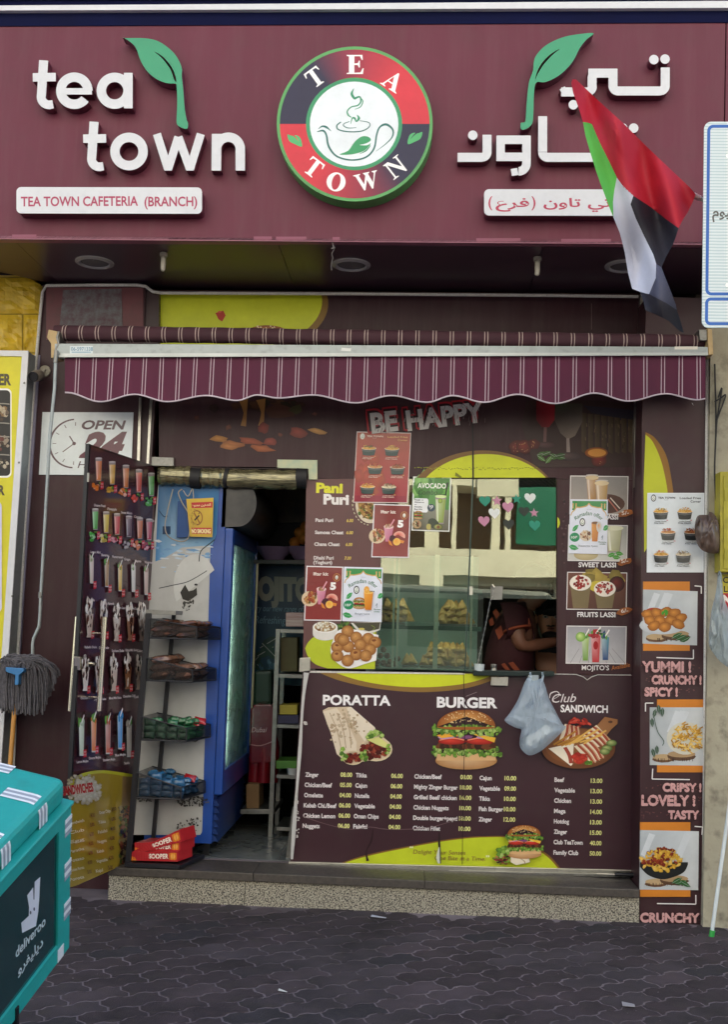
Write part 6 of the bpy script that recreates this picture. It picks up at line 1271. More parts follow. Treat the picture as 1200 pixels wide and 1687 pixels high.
packets(1, '#8a6654', '#4c342c', 'bun_pack', 'pack of brown rolls in the second rack tray', 'bread packs in the second tray', 3, 2, .11, .06, .042, .1)
packets(0, '#7c5340', '#4c3024', 'bun_pack', 'pack of bread rolls in the top rack tray', 'bread packs in the top tray', 3, 2, .11, .05, .030, .08)
mr = mat('foil_red', '#b8242c', .22, coat=.5, col2='#8c1820', vs=40)
for px, py, l_ in ((330, 1187, 'red foil snack packet at the right end of the tray of green packets'), (321, 1190, 'red foil snack packet left of the other red one among the green packets'), (313, 1281, 'red foil snack packet standing up in the tray of blue packets')):
    o = packet_mesh('snack_packet', .06, .04, .02, mr, 5).build('snack_packet', mr, smooth=True, org=(0, 0, 0)); o.location = U(px, py, -.1); o.rotation_euler = (.9, .2, R.uniform(-.5, .5)); tag(o, l_, 'packet')
# red biscuit boxes on the base plate
M_redbox = mat('red_carton', '#b8262c', .35, var=.06)
for k, (q, lab) in enumerate((([(216, 1403), (293, 1402), (293, 1419), (216, 1417)], 'red biscuit carton, lowest of the three on the rack base'), ([(222, 1388), (297, 1386), (297, 1402), (222, 1402.5)], 'red biscuit carton, middle of the three on the rack base'), ([(219, 1402), (296, 1366), (300, 1386), (226, 1406)], 'red biscuit carton tilted on top of the other two'))):
    yy = yR+.015+(0 if k == 0 else .012 if k == 1 else .004)
    b = MB(); Q = [U(*p, yy) for p in q]; dv = Vector((.045, .13, 0)); b.prism(Q, dv); bxo = tag(b.build('biscuit_carton', M_redbox), lab, 'carton', None)
    c = Print(onplane(yy))
    with c.quad(q):
        c.text('SOOPER', .38, .72, .46, '#f0e6d8', w=.42, bold=.05); c.poly(rrect(.82, .15, .97, .85, .05, 3), '#e08a2a'); c.ell(.895, .5, .05, .25, '#e8a850'); c.poly([(0, .5), (.08, .6), (.12, 1), (0, 1)], '#d8782a')
        for i in range(18): c.line([(i*.056, 0), (i*.056, 1)], .006, '#a01c24')
    o = c.build('carton_print', M_ink, bxo)
# ---------------------------------------------------------------- rolled strip curtain over the door
cu = thing('strip_curtain', 'rolled up clear plastic strip curtain tied with black straps over the doorway', 'curtain', U(385, 790, .02))
M_pvc = mat('clear_pvc_roll', '#b3ab84', .16, metal=.65, col2='#3c3a30', vs=9, bump=.5, bs=14, coat=.6, stretch=(1, 3, 6))
for x0, x1, y0 in ((263, 316, 785), (332, 372, 788), (376, 490, 789)):
    b = MB(); P_ = [U(x0+(x1-x0)*k/10, y0+(x0+(x1-x0)*k/10-380)*.012, .02) for k in range(11)]; b.tube(P_, [.055+.004*math.sin(k*2.3+x0) for k in range(11)], 18); b.build('plastic_roll', M_pvc, cu, smooth=True)
for x0, x1 in ((316, 332), (371, 377), (489, 507)):
    b = MB(); b.tube([U(x0, 787, .02), U(x1, 788, .02)], .058, 18); b.build('strap', mat('black_strap', '#18171c', .6), cu, smooth=True)
b = MB(); b.tube(smoothp([U(*p, -.01) for p in ((285, 806), (276, 842), (272, 868), (278, 884), (298, 892), (311, 884), (313, 852), (300, 828), (294, 812), (300, 806))], 5), .0035, 6); b.tube(smoothp([U(*p, -.005) for p in ((302, 808), (310, 818), (318, 806), (318, 850), (313, 884))], 5), .003, 6)
tag(b.build('looped_cord', mat('beige_cord', '#a9a294', .6), smooth=True), 'thin beige cord hanging in a loop in front of the blue fridge side', 'cord')
def d_smoke(c):
    c.rect(0, 0, 1, 1, '#c9a83a', '#bf9c34'); c.rect(.17, .1, .97, .25, '#b5302c'); c.rect(.1, .76, .95, .92, '#b5302c'); c.text('NO SMOKING', .1, .9, .1, '#e8d8a0', 'l', w=.82, bold=.05); c.text('\uFEC9\uFEEE\uFEE8\uFEE4\uFEE3 \uFEE6\uFEF4\uFEA7\uFEAA\uFE98\uFEDF\uFE8D', .2, .2, .06, '#e8d8a0', w=.7, bold=.02)
    c.ell(.35, .5, .24, .2, '#8c5a24', n=28, rin=.82); c.line([(.24, .36), (.46, .64)], .05, '#8c5a24'); c.poly([(.24, .55), (.44, .42), (.46, .46), (.26, .59)], '#2a2018'); c.line([(.42, .4), (.47, .38), (.44, .34)], .02, '#2a2018')
    c.spk(.2, .5, .14, .3, 30, .03, ['#c9a83a', '#b39430'])
paper('no_smoking_sign', 'faded yellow NO SMOKING sign hanging in the doorway', 'sign', [(307, 822), (352, 820), (350, 885), (313, 884)], -.014, d_smoke, M_paper, t=.002, bg='#c9a83a')
tag(slab('blue_card', [(293, 826), (311, 822), (312, 884), (291, 886)], .0, .003, mat('blue_card', '#1f4a86', .5)), 'small blue card hanging behind the yellow NO SMOKING sign', 'card')
# ---------------------------------------------------------------- things seen through the doorway
def d_moj(c):
    c.rect(0, 0, 1, 1, '#12284a', '#123c4c'); c.text('MOJITO', .12, .3, .17, '#8e8c80', w=.9, bold=.07); c.text('Try our new range of', .25, .4, .05, '#6a8ca0', w=.65, shear=.25); c.text('Refreshing flavours', .28, .5, .06, '#6a8ca0', w=.7, shear=.25)
    for _ in range(5): a_leaf(c, .3+R.uniform(-.08, .2), .68+R.uniform(-.08, .2), .25, .1, R.uniform(-60, 60), R.choice(['#16322c', '#1c3e34']))
    c.spk(.45, .9, .14, .1, 60, .02, ['#46708a', '#5c8aa0', '#2c5a70'])
paper('wall_poster', 'dark blue mojito poster on the back wall seen through the door', 'poster', [(385, 925), (512, 928), (512, 1130), (385, 1126)], 1.15, d_moj, M_ink, t=.01, bg='#12284a')
sh = thing('upper_shelf', 'dark wall shelf with bowls of oranges seen above the fridge', 'shelf', U(480, 926, 1.1)); slab('shelf_board', [(400, 922), (700, 924), (700, 930), (400, 928)], .86, .3, M_black, sh); slab('shelf_back', [(400, 860), (700, 860), (700, 930), (400, 930)], 1.17, .02, mat('dark_board', '#2a2020', .6), sh)
tag(slab('wall_picture', [(436, 802), (700, 804), (700, 862), (436, 860)], 1.1, .02, mat('dim_picture', '#3a2a22', .5, col2='#6a5236', vs=9)), 'dim food picture high on the back wall above the fruit bowls', 'picture')
M_pink = mat('pink_bowl', '#8a6a88', .35)
for px, lab in ((452, 'pink plastic bowl above the fridge, left of the fruit'), (502, 'pink plastic bowl heaped with oranges in the doorway')):
    q = U(px, 923, .93); MB().lathe([(0, 0), (.06, 0), (.12, .075), (.125, .08), (.115, .08), (.055, .01), (0, .01)], q, (0, 0, 1), 28).build('bowl', M_pink, smooth=True); tag(bpy.context.scene.objects[-1] if 0 else COL.objects[-1], lab, 'bowl')
og = None
for px, py in ((486, 894), (500, 888), (512, 892), (494, 878), (508, 878), (504, 868), (520, 885)):
    q = U(px, py, .93)
    if og is None: og = MB().lathe([(.001, -.036), (.02, -.03), (.034, -.01), (.036, .004), (.028, .024), (.012, .035), (.001, .036)], (0, 0, 0), (0, 0, 1), 16).build('orange', mat('orange_peel', '#c8772a', .5, bump=.2, bs=200), smooth=True, org=(0, 0, 0)); og.location = q; tag(og, 'orange heaped in the pink bowl in the doorway', 'orange', 'oranges in the pink bowl')
    else: o = og.copy(); COL.objects.link(o); o.location = q; o['label'] = f'orange in the pink bowl, {dict([(500, "front row middle"), (512, "front row right"), (494, "second row left"), (508, "second row middle"), (504, "topmost one"), (520, "far right behind the panel")])[px]}'
ra = thing('steel_shelf_unit', 'dull steel shelf unit just inside the doorway behind the menu panel', 'shelf unit', U(475, 1370, .75))
for x0, y_ in ((452, .62), (500, .62), (462, .95), (512, .95)):
    q = U(x0, 1200, y_); boxo('upright', (q.x-.012, y_, ZF), (q.x+.012, y_+.024, U(x0, 1036, y_).z), M_dsteel, ra)
for py in (1036, 1110, 1193, 1276, 1362):
    q0, q1 = U(452, py, .62), U(540, py, .62); boxo('shelf', (q0.x+.0125, .63, q0.z-.02), (q1.x, .96, q0.z), M_dsteel, ra)
def simple(nm, lab, cat, a, b_, m_, bev=.004): tag(boxo(nm, a, b_, m_, None, bev), lab, cat)
def on(px, py, y): return U(px, py, y)
def bxp(nm, lab, cat, x0, y0, x1, y1, yd, dep, m_): tag(slab(nm, rect(x0, y0, x1, y1), yd, dep, m_, None, .003), lab, cat)
bxp('yellow_carton', 'yellow carton on the middle shelf of the steel unit', 'carton', 461, 1161, 490, 1177, .65, .15, mat('yellow_carton', '#a8922c', .5))
bxp('paper_stack', 'stack of dark paper bags under the yellow carton', 'paper bags', 458, 1178, 492, 1192, .64, .18, mat('violet_paper', '#3a3450', .7))
bxp('green_tray', 'green plastic tray on the fourth shelf of the steel unit', 'tray', 455, 1253, 490, 1266, .64, .2, mat('green_tray_plastic', '#4a7a2c', .5))
bxp('napkin_pack', 'plastic wrapped pack of red and white napkins on top of the steel unit', 'napkins', 471, 1009, 500, 1032, .64, .15, mat('napkin_pack', '#8a4a50', .3, col2='#c8b8b4', vs=14, stretch=(.2, .2, 3)))
bxp('white_canister', 'olive storage drum on the top shelf of the steel unit', 'drum', 462, 1050, 490, 1106, .68, .15, mat('olive_drum', '#4c4420', .6))
MB().lathe([(0, 0), (.022, 0), (.036, .06), (.038, .062), (.034, .06), (.02, .006), (0, .006)], U(482, 1282, .66), (0, 0, 1), 18).build('paper_cup', M_white, smooth=True); tag(COL.objects[-1], 'white cup at the edge of the shelf under the green tray', 'cup')
for k, (px, y_) in enumerate(((420, .82), (434, .8), (447, .84))):
    q = U(px, 1288, y_); bottle(q.x, y_, q.z, .34, .042, '#7c1622', ('left', 'middle', 'right')[k]+'most'*(k != 1)+' of three red soft drink bottles under the red pack', 'soft drink bottles by the fridge')
pk = thing('drinks_pack', 'shrink wrapped red soft drink pack standing on bottles beside the fridge', 'drinks pack', U(432, 1240, .78))
b = MB(); Q = [(413, 1168), (420, 1160), (446, 1160), (453, 1168), (452, 1256), (412, 1258)]; b.prism([U(*p, .76) for p in Q], (0, .16, 0)); b.build('wrap', mat('red_shrink_wrap', '#6c121e', .25, coat=.6, bump=.4, bs=20), pk, .01)
c = Print(onplane(.76)); c.text('Dubai', 414, 1206, 8, '#c8a8a8', w=24, shear=.3); c.line([(412, 1226), (430, 1228), (452, 1220)], 1.5, '#b08080', 3); c.build('pack_print', M_ink, pk)
bxp('cardboard_box', 'small brown cardboard box on the floor beside the fridge', 'box', 406, 1292, 427, 1332, .7, .2, mat('cardboard', '#8a6a48', .8))
bxp('low_bench', 'low dark bench carrying the cardboard box and bottles', 'bench', 396, 1333, 452, 1341, .66, .4, M_dsteel)
for x in (.0, .0): pass
tag(slab('roller_shutter_guide', [(479, 1420), (470, 1420), (482, 1330), (487, 1330)], .1, .03, M_dsteel), 'grey ribbed track standing beside the menu panel in the doorway', 'track')
tag(slab('green_drum', [(418, 1106), (448, 1104), (448, 1160), (416, 1162)], .9, .2, mat('dark_green_drum', '#1f3a2c', .4), None, .02), 'dark green plastic tub above the red drinks pack', 'tub')
# ---------------------------------------------------------------- snack display case behind the window
dc = thing('snack_display_case', 'glass snack display case with samosas behind the window', 'display case', U(700, 1100, .2))
cg = glassmat('case_glass', '#d8ece4', .5, .05, .15); xl, xr = X(600, 1050, .2), X(792, 1050, .2)
zsh = [U(700, 1101, .12).z, U(700, 1030, .12).z, U(700, 969, .12).z]
M_pale = mat('pale_laminate', '#9cada4', .5)
for z in zsh: boxo('glass_shelf', (xl, .12, z-.008), (xr, .5, z), mat('pale_green_shelf', '#9fb8ae', .2), dc)
[boxo('strip_hiding_lip', (xl, .115, z-.024), (xr, .119, z), mat('lip_green', '#5f7a70', .25), dc) for z in zsh[1:]]  # lips added along the shelf fronts to hide the glowing strips
boxo('back_board', (xl, .51, zsh[0]-.05), (xr, .53, zsh[2]+.2), mat('case_back', '#a3b8b0', .3), dc)
for px in (648, 655, 716, 720, 776): x = X(px, 1050, .12); boxo('case_post', (x-.006, .1, zsh[0]), (x+.006, .112, zsh[2]+.18), M_steel, dc)
boxo('counter', (xl-.02, .06, ZF), (xr+.5, .55, zsh[0]-.05), mat('counter_side', '#5a5450', .5), dc)
boxo('added_fill_strip', (X(650, 1080, .12), .128, zsh[1]-.014), (X(770, 1080, .12), .134, zsh[1]-.0085), mat('fill_strip_glow', '#f4f0d8', .5, emit=14), dc); boxo('added_fill_strip', (X(640, 1080, .12), .128, zsh[2]-.012), (X(775, 1080, .12), .134, zsh[2]-.0085), mat('fill_strip_glow', '#f4f0d8', .5, emit=14), dc)  # glowing strips added to brighten the samosas, out of sight behind the lips
M_sam = mat('fried_pastry', '#d8ac68', .6, col2='#a8743a', vs=30, bump=.3, bs=90); M_tray = mat('tray_steel', '#6a6a66', .3, metal=.7)
def samosa_mesh(seed):
    rr = random.Random(seed); b = MB(); s_ = .036
    v = [Vector((-s_, -.018, 0)), Vector((s_, -.018, 0)), Vector((s_*.2, .022, 0)), Vector((0, 0, s_*1.9)), Vector((-s_*.5, -.024, s_*.7)), Vector((s_*.55, -.024, s_*.7)), Vector((0, -.03, s_*.4))]
    v = [p+Vector((rr.uniform(-.003, .003),)*3) for p in v]
    b.add(v, [(0, 6, 4), (0, 1, 6), (1, 5, 6), (6, 5, 3), (4, 6, 3), (0, 4, 3), (1, 3, 5), (1, 2, 3), (2, 0, 3), (0, 2, 1)])
    o = b.build('samosa', M_sam, smooth=False, org=(0, 0, 0), bevel=.003); return o
def heap(x0, x1, z, y0, nlay, lab, grp, tlab):
    xa_, xb_ = X(x0, 1050, .2), X(x1, 1050, .2); tag(MB().prism([Vector((xa_, y0-.05, z+.012)), Vector((xb_, y0-.05, z+.012)), Vector((xb_, y0+.16, z+.012)), Vector((xa_, y0+.16, z+.012))], (0, 0, -.011)).build('tray', M_tray), tlab, 'tray')
    pr = None; n0 = max(2, int((xb_-xa_)/.042))
    for l in range(nlay):
        for row in range(2):
            for k in range(n0-l):
                x = xa_+.02+(k+.5*l+.2)*(xb_-xa_-.03)/n0; loc = (x, y0+row*.07+R.uniform(-.01, .01), z+.013+l*.036); rot = (R.uniform(-.3, .3), R.uniform(-.3, .3), R.uniform(-.7, .7))
                if pr is None: pr = samosa_mesh(x0); tag(pr, lab, 'samosa', grp); pr.location = loc; pr.rotation_euler = rot
                else: o = pr.copy(); COL.objects.link(o); o.location = loc; o.rotation_euler = rot; o['label'] = lab+f", layer {('one', 'two', 'three')[l]}, {ORD[k]} in the {'front' if row == 0 else 'back'} row"
heap(618, 684, zsh[1], .22, 3, 'samosa on the upper left tray', 'samosas on the upper left tray', 'steel tray under the upper left samosa heap')
heap(718, 784, zsh[1], .22, 3, 'samosa on the upper right tray', 'samosas on the upper right tray', 'steel tray under the upper right samosa heap')
heap(694, 784, zsh[0], .22, 3, 'samosa on the lower right tray', 'samosas on the lower right tray', 'steel tray under the lower right samosas')
heap(664, 690, zsh[0], .22, 1, 'samosa on the lower middle tray', 'samosas on the lower middle tray', 'small steel tray in the middle of the lower shelf')
fd = None
M_fry = mat('dark_fritter', '#6a4028', .7, bump=.4, bs=60)
for px, py in ((622, 1090), (632, 1092), (643, 1090), (627, 1080), (638, 1080), (632, 1070), (650, 1093), (620, 1096), (640, 1097), (655, 1085)):
    q = U(px, py, .2)
    if fd is None: fd = MB().lathe([(.001, -.016), (.012, -.013), (.018, 0), (.012, .013), (.001, .016)], (0, 0, 0), (0, 0, 1), 12).build('fritter', M_fry, smooth=True, org=(0, 0, 0)); fd.location = q; tag(fd, 'round dark fritter piled at the left of the lower shelf', 'fritter', 'fritters on the lower shelf')
    else: o = fd.copy(); COL.objects.link(o); o.location = q; o['label'] = f'round dark fritter on the lower shelf, {"upper" if py < 1085 else "lower"} layer, {ORD[(px-618)//5]} place from the left'
c = Print(onplane(.105)); c.rect(668, 1024, 724, 1031, '#cfe0d8'); tag(c.build('shelf_label', M_ink), 'pale strip label on the front of the upper glass shelf', 'label')
tag(slab('pale_partition', [(868, 985), (884, 985), (881, 1110), (866, 1110)], 1.4, .03, mat('pale_partition', '#b8b49c', .6)), 'pale upright board deep inside behind the serving hatch', 'board')
tag(slab('pale_partition', [(889, 985), (908, 985), (906, 1110), (887, 1110)], 1.4, .03, mat('pale_partition', '#b8b49c', .6)), 'pale upright board behind the smiling man, deep inside the hatch', 'board')
# ---------------------------------------------------------------- people behind the hatch
def skin_mesh(name, chains, m_, parent, levels=1):
    """one continuous surface grown from chains of (point, radius); a chain may start at an existing key"""
    vs, es, rad, key = [], [], [], {}
    for ch in chains:
        prev = None
        for k, p, r in ch:
            if k in key: i = key[k]
            else: i = len(vs); vs.append(Vector(p)); rad.append(r); key[k] = i
            if prev is not None: es.append((prev, i))
            prev = i
    org = vs[0].copy(); me = bpy.data.meshes.new(name); bm = bmesh.new(); sk_ = bm.verts.layers.skin.verify()
    bv = [bm.verts.new(v-org) for v in vs]
    for i, v in enumerate(bv): v[sk_].radius = rad[i] if isinstance(rad[i], tuple) else (rad[i], rad[i]); v[sk_].use_root = (i == 0)
    for e_ in es: bm.edges.new((bv[e_[0]], bv[e_[1]]))
    bm.to_mesh(me); bm.free(); me.materials.append(m_)
    o = link(name, me, org, parent); sm = o.modifiers.new('skin', 'SKIN'); sm.use_smooth_shade = True
    ss = o.modifiers.new('sub', 'SUBSURF'); ss.levels = levels; ss.render_levels = levels+1
    return o
M_skin = mat('brown_skin', '#7c5240', .5, var=.06, vs=10); M_shirt = mat('maroon_shirt', '#3c1019', .8, bump=.2, bs=90); M_org = mat('orange_trim', '#8c4024', .8); M_hair = mat('black_hair', '#14100f', .7); M_trs = mat('dark_trousers', '#22222a', .8)
def person(label, base, face, sh_l, el_l, ha_l, sh_r, el_r, ha_r, head, nk, chest, pel, cloth, cap=None, M_skin=M_skin):
    t = thing('person', label, 'person', base)
    V = Vector; f = V(face).normalized(); side = V((0, 0, 1)).cross(f); pel, chest, nk, head = V(pel), V(chest), V(nk), V(head)
    def fingers(h, e, tag_):
        d = (h-e).normalized(); s_ = d.cross(V((0, 0, 1))).normalized(); o_ = []
        for i, (dd, l) in enumerate(((-.03, .07), (-.01, .08), (.01, .075), (.03, .06))): a = h+s_*dd+d*.03; o_.append([(tag_+'h', h, .03), (f'{tag_}{i}a', a, .011), (f'{tag_}{i}b', a+d*l*.5+V((0, 0, -.01)), .009), (f'{tag_}{i}c', a+d*l+V((0, 0, -.035)), .008)])
        o_.append([(tag_+'h', h, .03), (tag_+'ta', h+s_*-.04+d*.005, .012), (tag_+'tb', h+s_*-.06+d*.035, .009)]); return o_
    kl, kr = pel+side*.09+V((0, 0, -.42)), pel-side*.09+V((0, 0, -.42)); fz = ZF+.05
    ch = [[('pel', pel, .15), ('chest', chest, (.17, .12)), ('nb', nk+V((0, 0, -.05)), .08), ('nk', nk, .055), ('jaw', head+V((0, 0, -.07))+f*.02, (.062, .066)), ('head', head+V((0, 0, .01)), (.076, .092)), ('top', head+V((0, 0, .085)), (.06, .07))],
          [('chest', chest, .15), ('sl', V(sh_l), .065), ('el', V(el_l), .042), ('wl', V(el_l).lerp(V(ha_l), .9), .028), ('Lh', V(ha_l), .03)], [('chest', chest, .15), ('sr', V(sh_r), .065), ('er', V(el_r), .042), ('wr', V(el_r).lerp(V(ha_r), .9), .028), ('Rh', V(ha_r), .03)],
          [('pel', pel, .15), ('hl', pel+side*.09+V((0, 0, -.08)), .09), ('kl', kl, .06), ('al', V((kl.x, kl.y, fz+.05)), .04), ('fl', V((kl.x, kl.y, fz))+f*.14, .035)], [('pel', pel, .15), ('hr', pel-side*.09+V((0, 0, -.08)), .09), ('kr', kr, .06), ('ar', V((kr.x, kr.y, fz+.05)), .04), ('fr', V((kr.x, kr.y, fz))+f*.14, .035)]]
    ch += fingers(V(ha_l), V(el_l), 'L')+fingers(V(ha_r), V(el_r), 'R')
    skin_mesh('body', ch, M_skin, t)
    skin_mesh('shirt', [[('pel', pel, .165), ('chest', chest, (.195, .145)), ('nb', nk+V((0, 0, -.06)), .09)], [('chest', chest, .18), ('sl', V(sh_l), .085), ('el', V(sh_l).lerp(V(el_l), .7), .07)], [('chest', chest, .18), ('sr', V(sh_r), .085), ('er', V(sh_r).lerp(V(el_r), .7), .07)]], cloth, t)
    skin_mesh('trousers', [[('pel', pel+V((0, 0, -.03)), .162), ('hl', pel+side*.09+V((0, 0, -.1)), .1), ('kl', kl, .075), ('al', V((kl.x, kl.y, fz+.06)), .06)], [('pel', pel, .16), ('hr', pel-side*.09+V((0, 0, -.1)), .1), ('kr', kr, .075), ('ar', V((kr.x, kr.y, fz+.06)), .06)]], M_trs, t)
    # face
    def ballp(nm, c_, r, m_, sc=(1, 1, 1), par=t):
        b = MB(); b.lathe([(.001, -1), (.5, -.86), (.86, -.5), (1, 0), (.86, .5), (.5, .86), (.001, 1)], (0, 0, 0), (0, 0, 1), 16); Mx = Matrix((side*sc[0]*r, f*sc[1]*r, V((0, 0, 1))*sc[2]*r)).transposed(); b.v = [c_+Mx @ v for v in b.v]; return b.build(nm, m_, par, smooth=True)
    ew = mat('eye_white', '#b8b0a4', .3)
    for s_ in (-1, 1):
        ballp('eye', head+f*.082+side*.031*s_+V((0, 0, .012)), .0125, ew, (1.2, .8, .7)); ballp('iris', head+f*.0925+side*.031*s_+V((0, 0, .012)), .0052, M_hair); ballp('eyebrow', head+f*.088+side*.032*s_+V((0, 0, .032)), .02, M_hair, (1, .35, .22)); ballp('ear', head+side*.083*s_+V((0, 0, 0)), .026, M_skin, (.35, .7, 1.1))
    ballp('nose', head+f*.098+V((0, 0, -.014)), .016, M_skin, (.8, .9, 1.5)); ballp('mouth', head+f*.088+V((0, 0, -.053)), .022, mat('lips', '#6a3430', .5), (1, .35, .3)); ballp('moustache', head+f*.092+V((0, 0, -.038)), .026, M_hair, (1, .4, .25)); ballp('beard', head+f*.055+V((0, 0, -.092)), .05, M_hair, (1, .8, .5))
    if cap: ballp('cap', head+V((0, 0, .06))-f*.005, .1, cap, (1, 1.12, .75)); ballp('cap_peak', head+f*.12+V((0, 0, .062)), .07, cap, (1, .9, .14))
    else: ballp('hair', head+V((0, 0, .055))-f*.02, .1, M_hair, (.98, 1.02, .75))
    return t
y1 = .50
A_ = lambda px, py, y_: tuple(U(px, py, y_))
p1 = person('person in maroon shirt with orange trims and grey cap reaching right behind the hatch', (U(845, 1060, y1).x, y1, ZF), (1, .15, 0), A_(858, 1012, .72), A_(885, 1062, .8), A_(935, 1066, .8), A_(846, 1012, .34), A_(858, 1066, .30), A_(925, 1056, .40), A_(882, 968, y1), A_(868, 992, y1), A_(845, 1030, y1), A_(835, 1140, y1), M_shirt, mat('grey_cap', '#6d7472', .8))
h = MB(); q0 = U(853, 1037, .32); h.lathe([(.078, -.006), (.08, 0), (.078, .006)], q0, (U(858, 1066, .30)-U(846, 1012, .34)), 24); h.build('sleeve_trim', M_org, p1, smooth=True)
for q in ([(812, 1008), (818, 1002), (824, 1012), (818, 1020)], [(816, 1038), (826, 1030), (830, 1045), (822, 1054)], [(806, 1022), (812, 1016), (815, 1028), (808, 1032)], [(838, 1092), (846, 1090), (862, 1110), (852, 1110)], [(826, 1094), (832, 1092), (846, 1110), (838, 1110)], [(868, 1022), (872, 1018), (876, 1034), (870, 1036)]): slab('orange_patch', q, .315, .004, M_org, p1)
p2 = person('bearded man with short dark hair looking out of the right side of the hatch', (U(915, 1060, .66).x, .66, ZF), (-.12, -1, 0), A_(955, 1066, .66), A_(968, 1130, .62), A_(950, 1190, .5), A_(880, 1072, .70), A_(872, 1135, .66), A_(890, 1190, .55), A_(908, 1020, .60), A_(909, 1048, .66), A_(912, 1095, .66), A_(915, 1190, .66), mat('charcoal_shirt', '#1e2028', .8), None, mat('tan_skin', '#b07c60', .5, var=.06, vs=10))
# ---------------------------------------------------------------- bag with a takeaway box hanging from the hatch rail
hb = thing('takeaway_bag', 'pale blue translucent plastic bag with a white box hanging below the serving hatch', 'bag', U(885, 1240, -.1))
M_bag = bagmat('blue_white_bag', '#cfe4f6', .38)
wrinkled('bag_film', [(868, 1118), (878, 1121), (886, 1120), (893, 1118), (899, 1130), (905, 1150), (916, 1172), (927, 1192), (933, 1198), (920, 1212), (905, 1226), (890, 1238), (872, 1244), (858, 1232), (857, 1215), (859, 1202), (848, 1198), (832, 1187), (840, 1175), (854, 1152)], -.10, .04, M_bag, '', '', .016, hb, 6, 5)
for x in (874, 894): tubeo('bag_handle', [U(x, 1108, -.1), U(x+1, 1113, -.09), U(x, 1122, -.1)], .006, M_bag, hb)
b = MB(); Q = [(866, 1217), (903, 1193), (913, 1204), (874, 1231), (867, 1227)]; b.prism([U(*p, -.112) for p in Q], (0, .03, 0)); b.build('takeaway_box', mat('foam_box', '#dbe0e0', .5), hb, .004)
c = Print(onplane(-.1125))
c.text('FRESH', 877, 1226, 4, '#3a3c44', w=12, rot=-34); c.build('box_print', M_ink, hb); c = Print(onplane(-.145))
c.off += .02; c.text('BEANS', 868, 1168, 7, '#6a7c90', w=16, shear=.2, rot=-35); c.build('faint_print', M_ink, hb)
tag(slab('frosted_tab', [(871, 1112), (888, 1112), (888, 1122), (871, 1122)], -.052, .004, mat('frosted_tab', '#a8b4b8', .4)), 'small frosted plate at the bag handles below the hatch', 'plate')
# ---------------------------------------------------------------- teal delivery box close to the camera
D1, D2 = 2.36, 2.6
e1 = (UD(97, 1370, D2)-UD(0, 1478, D1)).normalized(); Fp0 = UD(97, 1370, D2); rb = ray(95, 1558)/FOC; Db = (Fp0-CAM).dot(e1)/rb.dot(e1); upv = (Fp0-UD(95, 1558, Db)); PHm = upv.length; upv.normalize(); e3 = e1.cross(upv).normalized()
if e3.dot(rt) > 0: e3 = -e3                       # towards the left, away from the printed face
Fp = UD(97, 1370, D2)                             # far upper corner of the dark panel
def DB_(a, h_, s_): return Fp+e1*a+upv*h_+e3*s_   # a: away, h: up, s: leftwards
def dbox(mb, a0, a1, h0, h1, s0, s1): mb.add([DB_(a, h_, s_) for h_ in (h0, h1) for (a, s_) in ((a0, s0), (a1, s0), (a1, s1), (a0, s1))], [(0, 3, 2, 1), (4, 5, 6, 7), (0, 1, 5, 4), (1, 2, 6, 5), (2, 3, 7, 6), (3, 0, 4, 7)]); return mb
M_teal = mat('teal_plastic', '#1f9c98', .42, var=.05, vs=4, bump=.08, bs=60, dirt=.12)
dv = thing('delivery_box', 'teal hard delivery box with dark logo panel and reflective tapes at the lower left', 'delivery box', DB_(-.25, -.33, .2))
PH = PHm
aF, aN = .062, -.52
dbox(MB(), aN, aF, -PH-.055, .04, .012, .46).build('box_body', M_teal, dv, .018, seg=3)
fm_ = MB(); outer = [DB_(a, h_, 0) for a, h_ in ((aN, -PH-.055), (aF, -PH-.055), (aF, .045), (aN, .045))]; inner = [DB_(a, h_, 0) for a, h_ in ((aN+.06, -PH), (0, -PH), (0, 0), (aN+.06, 0))]
fm_.prism(outer, e3*.014, [inner]); fm_.build('face_frame', M_teal, dv, .003)
dbox(MB(), aN+.06, 0, -PH, 0, .006, .012).build('logo_panel', mat('dark_green_panel', '#12393c', .15, coat=.5), dv)
dbox(MB(), aN-.01, aF-.005, .048, .118, .012, .47).build('lid', M_teal, dv, .026, seg=4)
dbox(MB(), aN-.01, aF+.004, .040, .050, -.006, .47).build('lid_rim', M_teal, dv, .004)
M_tape = mat('reflective_tape', '#dfe3e8', .35, var=.03)
M_tapeg = mat('grey_tape', '#9aa2b0', .45)
def tape(pts3, wdir, w_, n_=3):
    for k in range(5):
        a0, a1 = k/5*w_-w_/2, (k+1)/5*w_-w_/2; b = MB(); L_ = [p+wdir*a0 for p in pts3]; Q_ = [p+wdir*(a1-.0005) for p in pts3]
        for i in range(len(pts3)-1): b.face([L_[i], L_[i+1], Q_[i+1], Q_[i]])
        b.build('reflective_tape', M_tape if k % 2 == 0 else M_tapeg, dv)
def arc(a): # over lid edge from top to side
    P_ = [DB_(a, .1195, .115), DB_(a, .1195, .04)]; 
    for k in range(5): t_ = math.radians(90*k/4); P_.append(DB_(a, .118-.026+.0275*math.cos(t_), .038-.0275*math.sin(t_)))
    P_.append(DB_(a, .052, .0105)); return P_
for a in (-.055, -.215, -.33, -.44): tape(arc(a), e1, .038)
tape([DB_(aF-.03, .1198, .145), DB_(aF-.03, .1198, .225)], e1, .035)
for h0 in (.012, -.118, -.238):
    for k in range(4): dbox(MB(), .030, aF+.001, h0-.013*k-.011, h0-.013*k, -.0012, .03).build('reflective_tape', M_tape if k % 2 == 0 else M_tapeg, dv)
dbox(MB(), -.0, .03, -PH-.053, -PH-.015, -.0012, .01).build('reflective_tape', M_tape, dv)
